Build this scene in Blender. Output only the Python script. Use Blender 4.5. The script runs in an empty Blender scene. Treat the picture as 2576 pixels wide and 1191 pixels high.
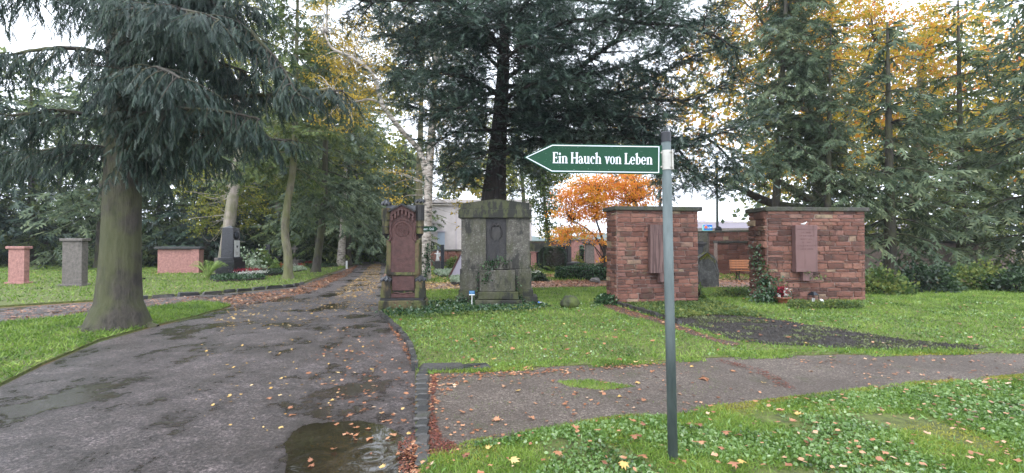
import bpy, math, random
import numpy as np
from mathutils import Vector, Matrix, noise as mnoise
from mathutils.geometry import tessellate_polygon
R = math.radians
rng = np.random.default_rng(7)
random.seed(7)
S = bpy.context.scene
COL = S.collection

# ------------------------------------------------------------------ camera, sky, sun, exposure
F = 1193.0; CX, CY = 1288.0, 595.5; EYE = 1.55; PITCH = math.atan(19.5 / F)
cam = bpy.data.cameras.new('camera'); cam_o = bpy.data.objects.new('camera', cam); COL.objects.link(cam_o)
cam.sensor_width = 36; cam.lens = 36 * F / 2576; cam.clip_start = 0.05; cam.clip_end = 2000
cam_o.location = (0, 0, EYE); cam_o.rotation_euler = (math.pi / 2 + PITCH, 0, 0)
S.camera = cam_o
SUN_EL, SUN_AZ = R(52), R(200)
W = bpy.data.worlds.new('World'); S.world = W; W.use_nodes = True
nt = W.node_tree; nt.nodes.clear()
wo = nt.nodes.new('ShaderNodeOutputWorld'); bg = nt.nodes.new('ShaderNodeBackground')
sky = nt.nodes.new('ShaderNodeTexSky'); sky.sky_type = 'NISHITA'; sky.sun_disc = False
sky.sun_elevation = SUN_EL; sky.sun_rotation = SUN_AZ; sky.air_density = 1.0; sky.dust_density = 3.0
hs = nt.nodes.new('ShaderNodeHueSaturation'); hs.inputs['Saturation'].default_value = 0.12
nt.links.new(sky.outputs[0], hs.inputs['Color'])
mxw = nt.nodes.new('ShaderNodeMix'); mxw.data_type = 'RGBA'; mxw.inputs[0].default_value = 0.85   # cloud deck over the clear sky
nt.links.new(hs.outputs[0], mxw.inputs[6]); mxw.inputs[7].default_value = (8.3, 9.0, 10.2, 1)
nt.links.new(mxw.outputs[2], bg.inputs[0]); bg.inputs[1].default_value = 0.15
nt.links.new(bg.outputs[0], wo.inputs[0])
sun = bpy.data.lights.new('sun', 'SUN'); sun.energy = 0.9; sun.angle = R(30); sun.color = (1, 0.97, 0.92)
sun_o = bpy.data.objects.new('sun', sun); COL.objects.link(sun_o)
sun_o.rotation_euler = (math.pi / 2 - SUN_EL, 0, R(-20))
S.view_settings.view_transform = 'Standard'; S.view_settings.look = 'None'; S.view_settings.gamma = 1
S.view_settings.exposure = 1.08
S.render.engine = 'CYCLES'
S.cycles.max_bounces = 6; S.cycles.diffuse_bounces = 4; S.cycles.glossy_bounces = 3; S.cycles.transparent_max_bounces = 8
S.cycles.use_denoising = True

# ------------------------------------------------------------------ mapping from the photo to the place
_cp, _sp = math.cos(PITCH), math.sin(PITCH)
def ray(x, y):
    a, b = (x - CX) / F, (CY - y) / F
    return Vector((a, _cp - b * _sp, _sp + b * _cp))
def P(x, y, D):
    r = ray(x, y); k = D / r.y
    return Vector((r.x * k, D, EYE + r.z * k))
def G(x, y, z=0.0):
    r = ray(x, y); k = (z - EYE) / r.z
    return Vector((r.x * k, r.y * k, z))

# ------------------------------------------------------------------ materials
def mat(name):
    m = bpy.data.materials.new(name); m.use_nodes = True
    n = m.node_tree; n.nodes.clear()
    o = n.nodes.new('ShaderNodeOutputMaterial'); b = n.nodes.new('ShaderNodeBsdfPrincipled')
    n.links.new(b.outputs[0], o.inputs[0])
    return m, n, b, o
def N(n, t, **kw):
    x = n.nodes.new(t)
    for k, v in kw.items():
        if k in x.inputs: x.inputs[k].default_value = v
        else: setattr(x, k, v)
    return x
def coords(n, kind='Object', scale=(1, 1, 1)):
    tc = n.nodes.new('ShaderNodeNewGeometry') if kind == 'World' else n.nodes.new('ShaderNodeTexCoord')
    mp = N(n, 'ShaderNodeMapping'); mp.inputs['Scale'].default_value = scale
    n.links.new(tc.outputs['Position' if kind == 'World' else kind], mp.inputs['Vector'])
    return mp.outputs[0]
def noise(n, vec, scale, detail=4, rough=0.6):
    x = N(n, 'ShaderNodeTexNoise', Scale=scale, Detail=detail, Roughness=rough); n.links.new(vec, x.inputs['Vector'])
    return x.outputs['Fac']
def ramp(n, fac, stops):
    r = n.nodes.new('ShaderNodeValToRGB'); e = r.color_ramp.elements
    while len(e) < len(stops): e.new(0.5)
    for i, (p, c) in enumerate(stops):
        e[i].position = p; e[i].color = (c, c, c, 1) if isinstance(c, (int, float)) else (*c, 1)
    n.links.new(fac, r.inputs[0]); return r.outputs[0]
def mix(n, f, a, b, mode='MIX'):
    m = n.nodes.new('ShaderNodeMix'); m.data_type = 'RGBA'; m.blend_type = mode
    for sock, v in ((m.inputs[0], f), (m.inputs[6], a), (m.inputs[7], b)):
        if hasattr(v, 'is_linked') or hasattr(v, 'links'): n.links.new(v, sock)
        elif isinstance(v, tuple): sock.default_value = (*v, 1)
        else: sock.default_value = v
    return m.outputs[2]
def math_(n, op, a, b=0.0):
    m = n.nodes.new('ShaderNodeMath'); m.operation = op
    for i, v in enumerate((a, b)):
        if hasattr(v, 'links'): n.links.new(v, m.inputs[i])
        else: m.inputs[i].default_value = v
    return m.outputs[0]
def bump(n, b, h, strength=0.4, dist=0.02):
    x = N(n, 'ShaderNodeBump', Strength=strength, Distance=dist); n.links.new(h, x.inputs['Height']); n.links.new(x.outputs[0], b.inputs['Normal'])
def simple(name, c, rough=0.6, metal=0.0, var=0.25, scale=8, bmp=0.2, dist=0.01):
    m, n, b, o = mat(name); v = coords(n)
    f = noise(n, v, scale)
    lo = tuple(k * (1 - var) for k in c); hi = tuple(min(1, k * (1 + var)) for k in c)
    n.links.new(ramp(n, f, [(0.3, lo), (0.7, hi)]), b.inputs['Base Color'])
    b.inputs['Roughness'].default_value = rough; b.inputs['Metallic'].default_value = metal
    if bmp: bump(n, b, noise(n, v, scale * 5), bmp, dist)
    return m
def leaf(name, stops, clump=None, trans=0.35, rough=0.45, cs=0.7, spec=0.3):
    m, n, b, o = mat(name)
    g = n.nodes.new('ShaderNodeNewGeometry')
    f = g.outputs['Random Per Island']
    f2 = noise(n, coords(n, 'World'), cs, 2)
    mm = math_(n, 'ADD', math_(n, 'MULTIPLY', f, 0.6), math_(n, 'MULTIPLY', math_(n, 'SUBTRACT', f2, 0.34), 1.35))
    c = ramp(n, mm, stops)
    n.links.new(c, b.inputs['Base Color']); b.inputs['Roughness'].default_value = rough; b.inputs['Specular IOR Level'].default_value = spec
    t = n.nodes.new('ShaderNodeBsdfTranslucent'); n.links.new(c, t.inputs[0])
    ms = n.nodes.new('ShaderNodeMixShader'); ms.inputs[0].default_value = trans
    n.links.new(b.outputs[0], ms.inputs[1]); n.links.new(t.outputs[0], ms.inputs[2]); n.links.new(ms.outputs[0], o.inputs[0])
    return m
def stone(name, base, moss=(0.055, 0.085, 0.015), moss_lo=0.45, moss_hi=0.62, dark=(0.012, 0.013, 0.014), dark_lo=0.58, dark_hi=0.68, light=None, rough=0.75, lichen=0.0, sc=1.0, objrand=None, streak=0.35):
    m, n, b, o = mat(name); v = coords(n); vs = coords(n, 'Object', (1, 1, streak)); vw = coords(n, 'World')
    light = light or tuple(min(1, k * 1.45) for k in base)
    c = ramp(n, noise(n, v, 9 * sc, 7, 0.8), [(0.33, tuple(k * 0.55 for k in base)), (0.5, base), (0.66, light)])
    if objrand:
        oi = n.nodes.new('ShaderNodeObjectInfo'); c0 = ramp(n, oi.outputs['Random'], objrand)
        c = mix(n, 0.55, c0, mix(n, 1.0, c0, ramp(n, noise(n, vw, 14 * sc, 5, 0.7), [(0.3, 0.45), (0.7, 1.5)]), 'MULTIPLY'))
    if lichen:
        c = mix(n, ramp(n, noise(n, v, 26, 5, 0.75), [(0.58, 0.0), (0.66, lichen)]), c, (0.42, 0.43, 0.38))
    c = mix(n, ramp(n, noise(n, vs if not objrand else vw, 2.3 * sc, 5, 0.65), [(moss_lo, 0.0), (moss_hi, 0.85)]), c, moss)
    vd = n.nodes.new('ShaderNodeMapping'); vd.inputs['Location'].default_value = (7, 3, 1)
    n.links.new(vs if not objrand else vw, vd.inputs['Vector'])
    c = mix(n, ramp(n, noise(n, vd.outputs[0], 3.1 * sc, 6, 0.7), [(dark_lo, 0.0), (dark_hi, 0.9)]), c, dark)
    n.links.new(c, b.inputs['Base Color']); b.inputs['Roughness'].default_value = rough
    bump(n, b, math_(n, 'ADD', noise(n, v if not objrand else vw, 14 * sc, 6, 0.7), math_(n, 'MULTIPLY', noise(n, v if not objrand else vw, 70, 3), 0.4)), 0.6, 0.02)
    return m

M = {}
M['yew'] = leaf('yew_needles', [(0.0, (0.008, 0.018, 0.018)), (0.42, (0.026, 0.050, 0.042)), (0.75, (0.11, 0.165, 0.12)), (1, (0.20, 0.27, 0.20))], rough=0.3, trans=0.3, spec=0.5)
M['spruce'] = leaf('spruce_needles', [(0.0, (0.013, 0.028, 0.024)), (0.5, (0.030, 0.058, 0.044)), (0.85, (0.07, 0.11, 0.07)), (1, (0.11, 0.15, 0.09))], trans=0.25, spec=0.5)
M['fir'] = leaf('fir_needles', [(0.0, (0.04, 0.065, 0.03)), (0.4, (0.09, 0.135, 0.055)), (0.8, (0.19, 0.24, 0.08)), (1, (0.28, 0.30, 0.10))], trans=0.4)
M['hemlock'] = leaf('hemlock_needles', [(0.0, (0.045, 0.075, 0.045)), (0.4, (0.10, 0.145, 0.085)), (0.8, (0.19, 0.24, 0.13)), (1, (0.26, 0.29, 0.15))], trans=0.4)
M['darkbush'] = leaf('dark_bush_leaves', [(0.0, (0.010, 0.022, 0.012)), (0.5, (0.022, 0.045, 0.02)), (1, (0.06, 0.11, 0.04))], trans=0.15, spec=0.5)
M['birch_leaf'] = leaf('birch_leaves', [(0.0, (0.16, 0.15, 0.04)), (0.4, (0.40, 0.30, 0.05)), (0.8, (0.62, 0.42, 0.06)), (1, (0.66, 0.5, 0.12))], trans=0.45)
M['maple_orange'] = leaf('maple_orange_leaves', [(0.0, (0.55, 0.40, 0.04)), (0.3, (0.78, 0.44, 0.04)), (0.6, (0.85, 0.36, 0.07)), (1, (0.85, 0.28, 0.13))], trans=0.45, cs=0.45)
M['maple_yellow'] = leaf('plane_tree_leaves', [(0.0, (0.16, 0.20, 0.03)), (0.35, (0.42, 0.36, 0.04)), (0.6, (0.66, 0.42, 0.04)), (0.85, (0.62, 0.25, 0.05)), (1, (0.45, 0.13, 0.03))], trans=0.5, cs=0.5)
M['yellowgreen'] = leaf('yellow_green_leaves', [(0.0, (0.07, 0.10, 0.025)), (0.5, (0.20, 0.23, 0.045)), (1, (0.42, 0.36, 0.06))], trans=0.4)
M['midgreen'] = leaf('mid_green_leaves', [(0.0, (0.04, 0.08, 0.03)), (0.5, (0.10, 0.16, 0.05)), (1, (0.26, 0.28, 0.07))], trans=0.4)
M['grass'] = leaf('grass_blades', [(0.0, (0.04, 0.075, 0.015)), (0.35, (0.12, 0.22, 0.035)), (0.7, (0.22, 0.34, 0.055)), (1, (0.38, 0.45, 0.12))], trans=0.35, cs=1.1, rough=0.35, spec=0.4)
M['clover'] = leaf('clover_leaves', [(0.0, (0.030, 0.065, 0.015)), (0.4, (0.12, 0.22, 0.055)), (0.8, (0.20, 0.32, 0.09)), (1, (0.32, 0.43, 0.20))], trans=0.3, cs=2.2, rough=0.22, spec=0.8)
M['moss'] = leaf('moss_tufts', [(0.0, (0.13, 0.15, 0.015)), (0.5, (0.28, 0.29, 0.035)), (1, (0.40, 0.38, 0.08))], trans=0.2, cs=1.4)
M['fern2'] = leaf('dandelion_leaves', [(0.0, (0.12, 0.24, 0.06)), (0.5, (0.20, 0.36, 0.10)), (1, (0.34, 0.48, 0.20))], trans=0.35, cs=2, spec=0.6)
M['moss2'] = leaf('seedling_leaves', [(0.0, (0.06, 0.07, 0.03)), (0.5, (0.12, 0.14, 0.06)), (1, (0.22, 0.25, 0.12))], trans=0.2, cs=2)
M['ivy'] = leaf('ivy_leaves', [(0.0, (0.012, 0.035, 0.015)), (0.5, (0.03, 0.075, 0.03)), (1, (0.10, 0.17, 0.07))], trans=0.15, rough=0.25, spec=0.6, cs=3)
M['paleleaf'] = leaf('pale_variegated_leaves', [(0.0, (0.10, 0.16, 0.08)), (0.5, (0.28, 0.36, 0.24)), (1, (0.55, 0.6, 0.48))], trans=0.2, cs=4)
M['fern'] = leaf('fern_fronds', [(0.0, (0.18, 0.28, 0.06)), (0.5, (0.34, 0.48, 0.14)), (1, (0.52, 0.62, 0.25))], trans=0.4, cs=2)
M['dead'] = leaf('fallen_leaf_brown', [(0.0, (0.07, 0.028, 0.014)), (0.35, (0.22, 0.085, 0.04)), (0.65, (0.44, 0.20, 0.10)), (0.85, (0.54, 0.31, 0.18)), (1, (0.62, 0.46, 0.32))], trans=0.15, cs=3, rough=0.35, spec=0.5)
M['redbits'] = leaf('red_brown_crumbs', [(0.0, (0.05, 0.018, 0.012)), (0.6, (0.16, 0.05, 0.035)), (1, (0.30, 0.12, 0.07))], trans=0.1, cs=3)
M['deadyellow'] = leaf('fallen_leaf_yellow', [(0.0, (0.34, 0.17, 0.04)), (0.5, (0.60, 0.38, 0.12)), (1, (0.74, 0.56, 0.30))], trans=0.15, cs=3, rough=0.4)
M['redflower'] = leaf('dark_red_blooms', [(0.0, (0.16, 0.008, 0.02)), (0.6, (0.36, 0.02, 0.05)), (1, (0.5, 0.06, 0.1))], cs=6)
M['whiteflower'] = leaf('white_blooms', [(0.0, (0.55, 0.55, 0.5)), (1, (0.85, 0.85, 0.8))], cs=6)
M['heather'] = leaf('heather_mound', [(0.0, (0.10, 0.02, 0.03)), (0.5, (0.2, 0.05, 0.06)), (1, (0.28, 0.09, 0.1))], cs=6)

def bark(name, a, bcol, sc=10, moss=0.5, mossc=(0.10, 0.12, 0.03), st=1.0):
    m, n, b, o = mat(name); v = coords(n, 'World', (1, 1, 0.22))
    f = noise(n, v, sc, 6, 0.7)
    c = ramp(n, f, [(0.32, a), (0.62, bcol)])
    if moss: c = mix(n, ramp(n, noise(n, coords(n, 'World'), 1.6, 4), [(0.42, 0.0), (0.6, moss)]), c, mossc)
    n.links.new(c, b.inputs['Base Color']); b.inputs['Roughness'].default_value = 0.8
    bump(n, b, f, st, 0.05); return m
M['bark_yew'] = bark('yew_bark', (0.010, 0.008, 0.008), (0.042, 0.030, 0.026), 12, 0.35, (0.03, 0.035, 0.02))
M['bark_dark'] = bark('dark_bark', (0.02, 0.017, 0.014), (0.07, 0.06, 0.048), 12, 0.4)
M['bark_moss'] = bark('mossy_bark', (0.07, 0.065, 0.045), (0.20, 0.18, 0.125), 10, 0.75, (0.13, 0.14, 0.045))
M['bark_pale'] = bark('pale_smooth_bark', (0.16, 0.14, 0.12), (0.34, 0.29, 0.25), 5, 0.6, (0.13, 0.14, 0.05), 0.4)
def birch():
    m, n, b, o = mat('birch_bark')
    v = coords(n, 'World', (1, 1, 4.5))
    c = ramp(n, noise(n, v, 3.2, 6, 0.75), [(0.38, (0.03, 0.028, 0.024)), (0.46, (0.34, 0.30, 0.26)), (0.64, (0.60, 0.54, 0.49))])
    c = mix(n, ramp(n, noise(n, coords(n, 'World'), 2.6, 4), [(0.55, 0.0), (0.72, 0.6)]), c, (0.16, 0.17, 0.10))
    n.links.new(c, b.inputs['Base Color']); b.inputs['Roughness'].default_value = 0.6
    bump(n, b, noise(n, v, 6), 0.4, 0.02); return m
M['birch'] = birch()

M['red_stone'] = stone('red_sandstone_rubble', (0.3, 0.12, 0.09), moss=(0.10, 0.09, 0.05), moss_lo=0.58, moss_hi=0.75, dark=(0.04, 0.024, 0.020), dark_lo=0.52, dark_hi=0.72,
    objrand=[(0.0, (0.065, 0.028, 0.021)), (0.3, (0.120, 0.048, 0.034)), (0.6, (0.165, 0.068, 0.048)), (0.85, (0.225, 0.105, 0.074)), (0.94, (0.19, 0.09, 0.075)), (0.98, (0.28, 0.20, 0.13))], rough=0.8)
M['mortar'] = simple('lime_mortar', (0.26, 0.20, 0.175), 0.9, var=0.35, scale=6, bmp=0.6)
M['cap'] = stone('weathered_coping', (0.055, 0.052, 0.046), moss=(0.05, 0.062, 0.02), dark=(0.012, 0.012, 0.011), dark_lo=0.5, dark_hi=0.7, lichen=0.4)
M['grey_stone'] = stone('grey_limestone', (0.078, 0.072, 0.060), light=(0.15, 0.14, 0.12), moss=(0.040, 0.045, 0.013), moss_lo=0.44, moss_hi=0.66, dark=(0.014, 0.014, 0.012), dark_lo=0.51, dark_hi=0.60, lichen=0.6, sc=1.1)
M['grey_mossy'] = stone('mossy_entablature', (0.058, 0.055, 0.038), light=(0.10, 0.095, 0.07), moss=(0.046, 0.055, 0.014), moss_lo=0.33, moss_hi=0.6, dark=(0.010, 0.011, 0.010), dark_lo=0.47, dark_hi=0.53, lichen=0.25, streak=0.4)
M['bronze'] = stone('dark_stone_niche', (0.020, 0.017, 0.018), moss=(0.03, 0.028, 0.024), dark=(0.008, 0.008, 0.011), dark_lo=0.5, dark_hi=0.65, lichen=0.12, rough=0.5)
M['stele_red'] = stone('stele_red_sandstone', (0.080, 0.034, 0.030), light=(0.108, 0.048, 0.042), moss=(0.07, 0.04, 0.03), moss_lo=0.6, moss_hi=0.85, dark=(0.04, 0.018, 0.018), dark_lo=0.6, dark_hi=0.85, rough=0.65)
M['stele_moss'] = stone('stele_mossy_edge', (0.12, 0.075, 0.045), moss=(0.085, 0.105, 0.025), moss_lo=0.34, moss_hi=0.56, dark=(0.010, 0.010, 0.009), dark_lo=0.47, dark_hi=0.57, rough=0.8, sc=1.3)
M['stele_dark'] = stone('stele_blackened', (0.016, 0.015, 0.015), moss=(0.05, 0.06, 0.02), moss_lo=0.6, moss_hi=0.8, dark=(0.008, 0.008, 0.009), rough=0.6)
M['wet_slate'] = simple('wet_slate_cap', (0.05, 0.052, 0.058), 0.18, var=0.4, scale=12)
M['plaque1'] = None
def streaked(name, base, dark, lo, hi, hs_=28):
    m, n, b, o = mat(name); v = coords(n, 'Object', (1, 1, 0.06))
    c = ramp(n, noise(n, v, hs_, 4, 0.6), [(lo, dark), (hi, base)])
    c = mix(n, ramp(n, noise(n, coords(n), 3, 4), [(0.4, 0.0), (0.7, 0.35)]), c, tuple(k * 0.6 for k in base))
    n.links.new(c, b.inputs['Base Color']); b.inputs['Roughness'].default_value = 0.7
    bump(n, b, noise(n, coords(n), 60, 3), 0.2, 0.005); return m
M['plaque1'] = streaked('streaked_plaque', (0.15, 0.088, 0.08), (0.055, 0.027, 0.025), 0.40, 0.58)
M['plaque2'] = streaked('pink_plaque', (0.165, 0.092, 0.088), (0.09, 0.047, 0.045), 0.30, 0.45, 16)
M['engrave'] = simple('engraved_letters', (0.10, 0.05, 0.05), 0.8, var=0.2)
M['granite'] = simple('black_granite', (0.016, 0.017, 0.021), 0.22, var=0.5, scale=30, bmp=0.05)
M['dark_stone'] = stone('dark_stone', (0.035, 0.034, 0.036), moss_lo=0.6, moss_hi=0.8, rough=0.55)
M['pink_stone'] = stone('pink_sandstone', (0.34, 0.17, 0.15), moss_lo=0.7, moss_hi=0.9, dark=(0.1, 0.06, 0.05), dark_lo=0.65, dark_hi=0.85)
M['mid_stone'] = stone('weathered_grey_pillar', (0.13, 0.115, 0.105), moss_lo=0.6, moss_hi=0.85, dark_lo=0.6, dark_hi=0.8)
M['pale_stone'] = simple('pale_marble', (0.62, 0.62, 0.62), 0.5, var=0.15)
M['boulder'] = stone('dark_boulder', (0.045, 0.045, 0.042), light=(0.12, 0.12, 0.11), moss=(0.16, 0.18, 0.03), moss_lo=0.60, moss_hi=0.7, dark=(0.018, 0.018, 0.018), dark_lo=0.5, dark_hi=0.65, rough=0.6, sc=1.2)
M['moss_stone'] = stone('moss_ball', (0.03, 0.035, 0.02), moss=(0.09, 0.12, 0.02), moss_lo=0.45, moss_hi=0.65, dark_lo=0.5, dark_hi=0.7)
M['kerb'] = stone('wet_basalt', (0.055, 0.055, 0.056), light=(0.13, 0.125, 0.12), moss=(0.05, 0.06, 0.02), moss_lo=0.62, moss_hi=0.8, dark=(0.02, 0.02, 0.02), rough=0.38, objrand=[(0.0, (0.020, 0.020, 0.021)), (0.5, (0.038, 0.038, 0.037)), (0.85, (0.065, 0.06, 0.056)), (1, (0.10, 0.095, 0.085))])
M['steel'] = None
def steel():
    m, n, b, o = mat('galvanised_steel'); v = coords(n, 'Object', (1, 1, 0.25))
    c = ramp(n, noise(n, v, 9, 5), [(0.3, (0.06, 0.078, 0.08)), (0.55, (0.105, 0.13, 0.132)), (0.8, (0.15, 0.178, 0.178))])
    c = mix(n, ramp(n, noise(n, coords(n, 'Object', (1, 1, 0.1)), 40, 3), [(0.60, 0.0), (0.72, 0.5)]), c, (0.05, 0.06, 0.055))
    n.links.new(c, b.inputs['Base Color']); b.inputs['Roughness'].default_value = 0.6; b.inputs['Metallic'].default_value = 0.0; b.inputs['Specular IOR Level'].default_value = 0.25
    bump(n, b, noise(n, v, 60, 3), 0.15, 0.003); return m
M['steel'] = steel()
M['bracket'] = simple('dull_aluminium', (0.42, 0.41, 0.37), 0.4, 0.5, var=0.15)
M['blackplastic'] = simple('black_plastic', (0.012, 0.013, 0.018), 0.4, bmp=0)
def signgreen():
    m, n, b, o = mat('green_sign_face'); v = coords(n)
    c = mix(n, ramp(n, noise(n, v, 130, 1, 0.3), [(0.755, 0.0), (0.77, 0.6)]), (0.003, 0.048, 0.021), (0.25, 0.38, 0.32))
    c = mix(n, ramp(n, noise(n, v, 4, 4), [(0.3, 0.0), (0.8, 0.25)]), c, (0.010, 0.040, 0.018))
    n.links.new(c, b.inputs['Base Color']); b.inputs['Roughness'].default_value = 0.45; b.inputs['Specular IOR Level'].default_value = 0.25; return m
M['signgreen'] = signgreen()
M['signwhite'] = simple('reflective_white', (0.62, 0.66, 0.72), 0.4, var=0.06, bmp=0)
M['signdark'] = simple('sign_back_green', (0.008, 0.05, 0.022), 0.5, bmp=0)
M['blue'] = simple('blue_plate', (0.01, 0.12, 0.30), 0.4, var=0.1, bmp=0)
M['palelight'] = simple('pale_blue_print', (0.3, 0.48, 0.66), 0.4, var=0.05, bmp=0)
M['white'] = simple('white_paint', (0.78, 0.78, 0.78), 0.5, var=0.06, bmp=0)
M['render'] = simple('white_rendered_wall', (0.56, 0.52, 0.53), 0.8, var=0.14, scale=1.2, bmp=0.05)
M['bluedoor'] = simple('pale_blue_door', (0.42, 0.50, 0.62), 0.5, var=0.05, bmp=0)
M['mauve'] = simple('mauve_cladding', (0.40, 0.37, 0.46), 0.5, var=0.05, bmp=0)
M['signblue'] = simple('bright_blue_sign', (0.03, 0.20, 0.72), 0.4, var=0.05, bmp=0)
M['signred'] = simple('orange_red_disc', (0.8, 0.14, 0.06), 0.4, var=0.05, bmp=0)
M['teal'] = simple('teal_print', (0.25, 0.7, 0.62), 0.4, var=0.05, bmp=0)
M['orange'] = simple('orange_panel', (0.8, 0.33, 0.02), 0.5, var=0.05, bmp=0)
M['wood'] = simple('orange_brown_bench_wood', (0.26, 0.085, 0.018), 0.45, var=0.3, scale=6)
M['oldwood'] = simple('weathered_fence_wood', (0.33, 0.23, 0.15), 0.8, var=0.25)
M['iron'] = simple('dark_cast_iron', (0.018, 0.022, 0.03), 0.4, 0.4)
M['terracotta'] = simple('glazed_terracotta', (0.24, 0.085, 0.05), 0.3, var=0.25)
M['twig'] = simple('dark_twig', (0.03, 0.022, 0.018), 0.8)
def soilm(name, a, b2, sc=25, rough=0.8, s=0.9):
    m, n, b, o = mat(name); v = coords(n, 'World')
    c = ramp(n, noise(n, v, sc, 8, 0.75), [(0.3, a), (0.7, b2)])
    n.links.new(c, b.inputs['Base Color']); b.inputs['Roughness'].default_value = rough
    bump(n, b, noise(n, v, sc, 8, 0.8), s, 0.05); return m
M['soil'] = soilm('dark_soil', (0.006, 0.005, 0.005), (0.06, 0.05, 0.042), 14)
M['bare'] = soilm('bare_brown_earth', (0.045, 0.03, 0.024), (0.16, 0.105, 0.08), 40)
M['turf'] = soilm('turf_base', (0.035, 0.042, 0.014), (0.19, 0.23, 0.045), 13)
def groundmat():
    m, n, b, o = mat('cemetery_ground'); v = coords(n, 'World')
    g = ramp(n, noise(n, v, 12, 6, 0.75), [(0.3, (0.05, 0.07, 0.018)), (0.7, (0.13, 0.16, 0.04))])
    d = ramp(n, noise(n, v, 16, 6, 0.8), [(0.3, (0.07, 0.04, 0.022)), (0.55, (0.22, 0.12, 0.06)), (0.7, (0.45, 0.24, 0.12))])
    c = mix(n, ramp(n, noise(n, v, 0.55, 5, 0.65), [(0.42, 0.0), (0.58, 0.9)]), g, d)
    n.links.new(c, b.inputs['Base Color']); b.inputs['Roughness'].default_value = 0.85; bump(n, b, noise(n, v, 30, 6, 0.8), 0.8, 0.05); return m
M['ground'] = groundmat()
def roadmat(name, lo, mid, hi, wet=(0.54, 0.575)):
    m, n, b, o = mat(name); v = coords(n, 'World'); vv = coords(n, 'World', (1, 0.75, 1))
    c = ramp(n, noise(n, v, 34, 6, 0.92), [(0.42, lo), (0.5, mid), (0.56, hi), (0.62, tuple(min(1, k * 2.0) for k in hi))])
    mott = noise(n, v, 6, 7, 0.8)
    c = mix(n, 1.0, c, ramp(n, mott, [(0.34, 0.45), (0.66, 1.55)]), 'MULTIPLY')
    c = mix(n, ramp(n, noise(n, v, 0.9, 6, 0.65), [(0.42, 0.0), (0.62, 0.65)]), c, (0.045, 0.033, 0.022))
    damp = ramp(n, noise(n, vv, 0.95, 9, 0.70), [(wet[0] - 0.10, 0.0), (wet[0], 1.0)])
    pool = ramp(n, noise(n, vv, 0.95, 9, 0.70), [(wet[0], 0.0), (wet[1], 1.0)])
    c = mix(n, math_(n, 'MULTIPLY', damp, 0.45), c, (0.018, 0.014, 0.011)); c = mix(n, math_(n, 'MULTIPLY', pool, 0.8), c, (0.022, 0.018, 0.012))
    n.links.new(c, b.inputs['Base Color'])
    r = math_(n, 'SUBTRACT', 0.50, math_(n, 'MULTIPLY', damp, 0.15)); r = math_(n, 'SUBTRACT', r, math_(n, 'MULTIPLY', pool, 0.28)); n.links.new(r, b.inputs['Roughness'])
    h = math_(n, 'MULTIPLY', math_(n, 'ADD', noise(n, v, 42, 5, 0.85), math_(n, 'MULTIPLY', mott, 1.2)), math_(n, 'SUBTRACT', 1.03, pool))
    bump(n, b, h, 1.0, 0.05)
    b.inputs['Specular IOR Level'].default_value = 0.75
    return m
M['road'] = roadmat('wet_asphalt', (0.030, 0.023, 0.023), (0.112, 0.087, 0.083), (0.25, 0.20, 0.192))
def gravelmat():
    m, n, b, o = mat('compacted_gravel'); v = coords(n, 'World')
    c = ramp(n, noise(n, v, 50, 6, 0.88), [(0.38, (0.035, 0.027, 0.022)), (0.49, (0.135, 0.104, 0.084)), (0.56, (0.25, 0.20, 0.165)), (0.62, (0.50, 0.42, 0.35))])
    c = mix(n, ramp(n, noise(n, v, 0.9, 5, 0.6), [(0.4, 0.0), (0.65, 0.6)]), c, (0.075, 0.055, 0.042))
    c = mix(n, ramp(n, noise(n, v, 2.3, 5, 0.7), [(0.56, 0.0), (0.72, 0.55)]), c, (0.07, 0.085, 0.025))
    n.links.new(c, b.inputs['Base Color']); b.inputs['Roughness'].default_value = 0.62
    bump(n, b, noise(n, v, 34, 6, 0.88), 1.0, 0.04); return m
M['gravel'] = gravelmat()
M['redgravel'] = roadmat('reddish_gravel', (0.10, 0.06, 0.05), (0.22, 0.14, 0.125), (0.36, 0.25, 0.22), wet=(0.7, 0.9))
M['redsand'] = soilm('red_grit', (0.06, 0.025, 0.018), (0.17, 0.065, 0.042), 60, 0.7, 0.5)
def puddlemat():
    m, n, b, o = mat('puddle_water'); v = coords(n, 'World')
    c = ramp(n, noise(n, v, 3, 4), [(0.3, (0.014, 0.011, 0.007)), (0.7, (0.030, 0.024, 0.016))])
    n.links.new(c, b.inputs['Base Color']); b.inputs['Roughness'].default_value = 0.03; b.inputs['IOR'].default_value = 1.5
    b.inputs['Specular IOR Level'].default_value = 0.75
    rr = None
    for cx, cy, k in ((-1.02, 3.45, 22), (-0.55, 3.28, 30), (-1.4, 3.35, 26)):
        mp = N(n, 'ShaderNodeMapping'); mp.inputs['Location'].default_value = (-cx, -cy, 0)
        g = n.nodes.new('ShaderNodeNewGeometry'); n.links.new(g.outputs['Position'], mp.inputs['Vector'])
        w = N(n, 'ShaderNodeTexWave', Scale=k / 12, Distortion=3.0); w.wave_type = 'RINGS'; w.rings_direction = 'SPHERICAL'; w.inputs['Detail'].default_value = 2; w.inputs['Detail Scale'].default_value = 1.4
        n.links.new(mp.outputs[0], w.inputs['Vector'])
        ln = n.nodes.new('ShaderNodeVectorMath'); ln.operation = 'LENGTH'; n.links.new(mp.outputs[0], ln.inputs[0])
        fall = ramp(n, ln.outputs['Value'], [(0.02, 1.0), (0.42, 0.0)])
        a = math_(n, 'MULTIPLY', w.outputs['Fac'], fall)
        rr = a if rr is None else math_(n, 'ADD', rr, a)
    rr = math_(n, 'ADD', rr, math_(n, 'MULTIPLY', noise(n, v, 7, 2), 0.5)); bump(n, b, rr, 0.10, 0.02); return m
M['puddle'] = puddlemat()
M['glass'] = simple('lantern_glass', (0.25, 0.27, 0.27), 0.1, bmp=0)

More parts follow.
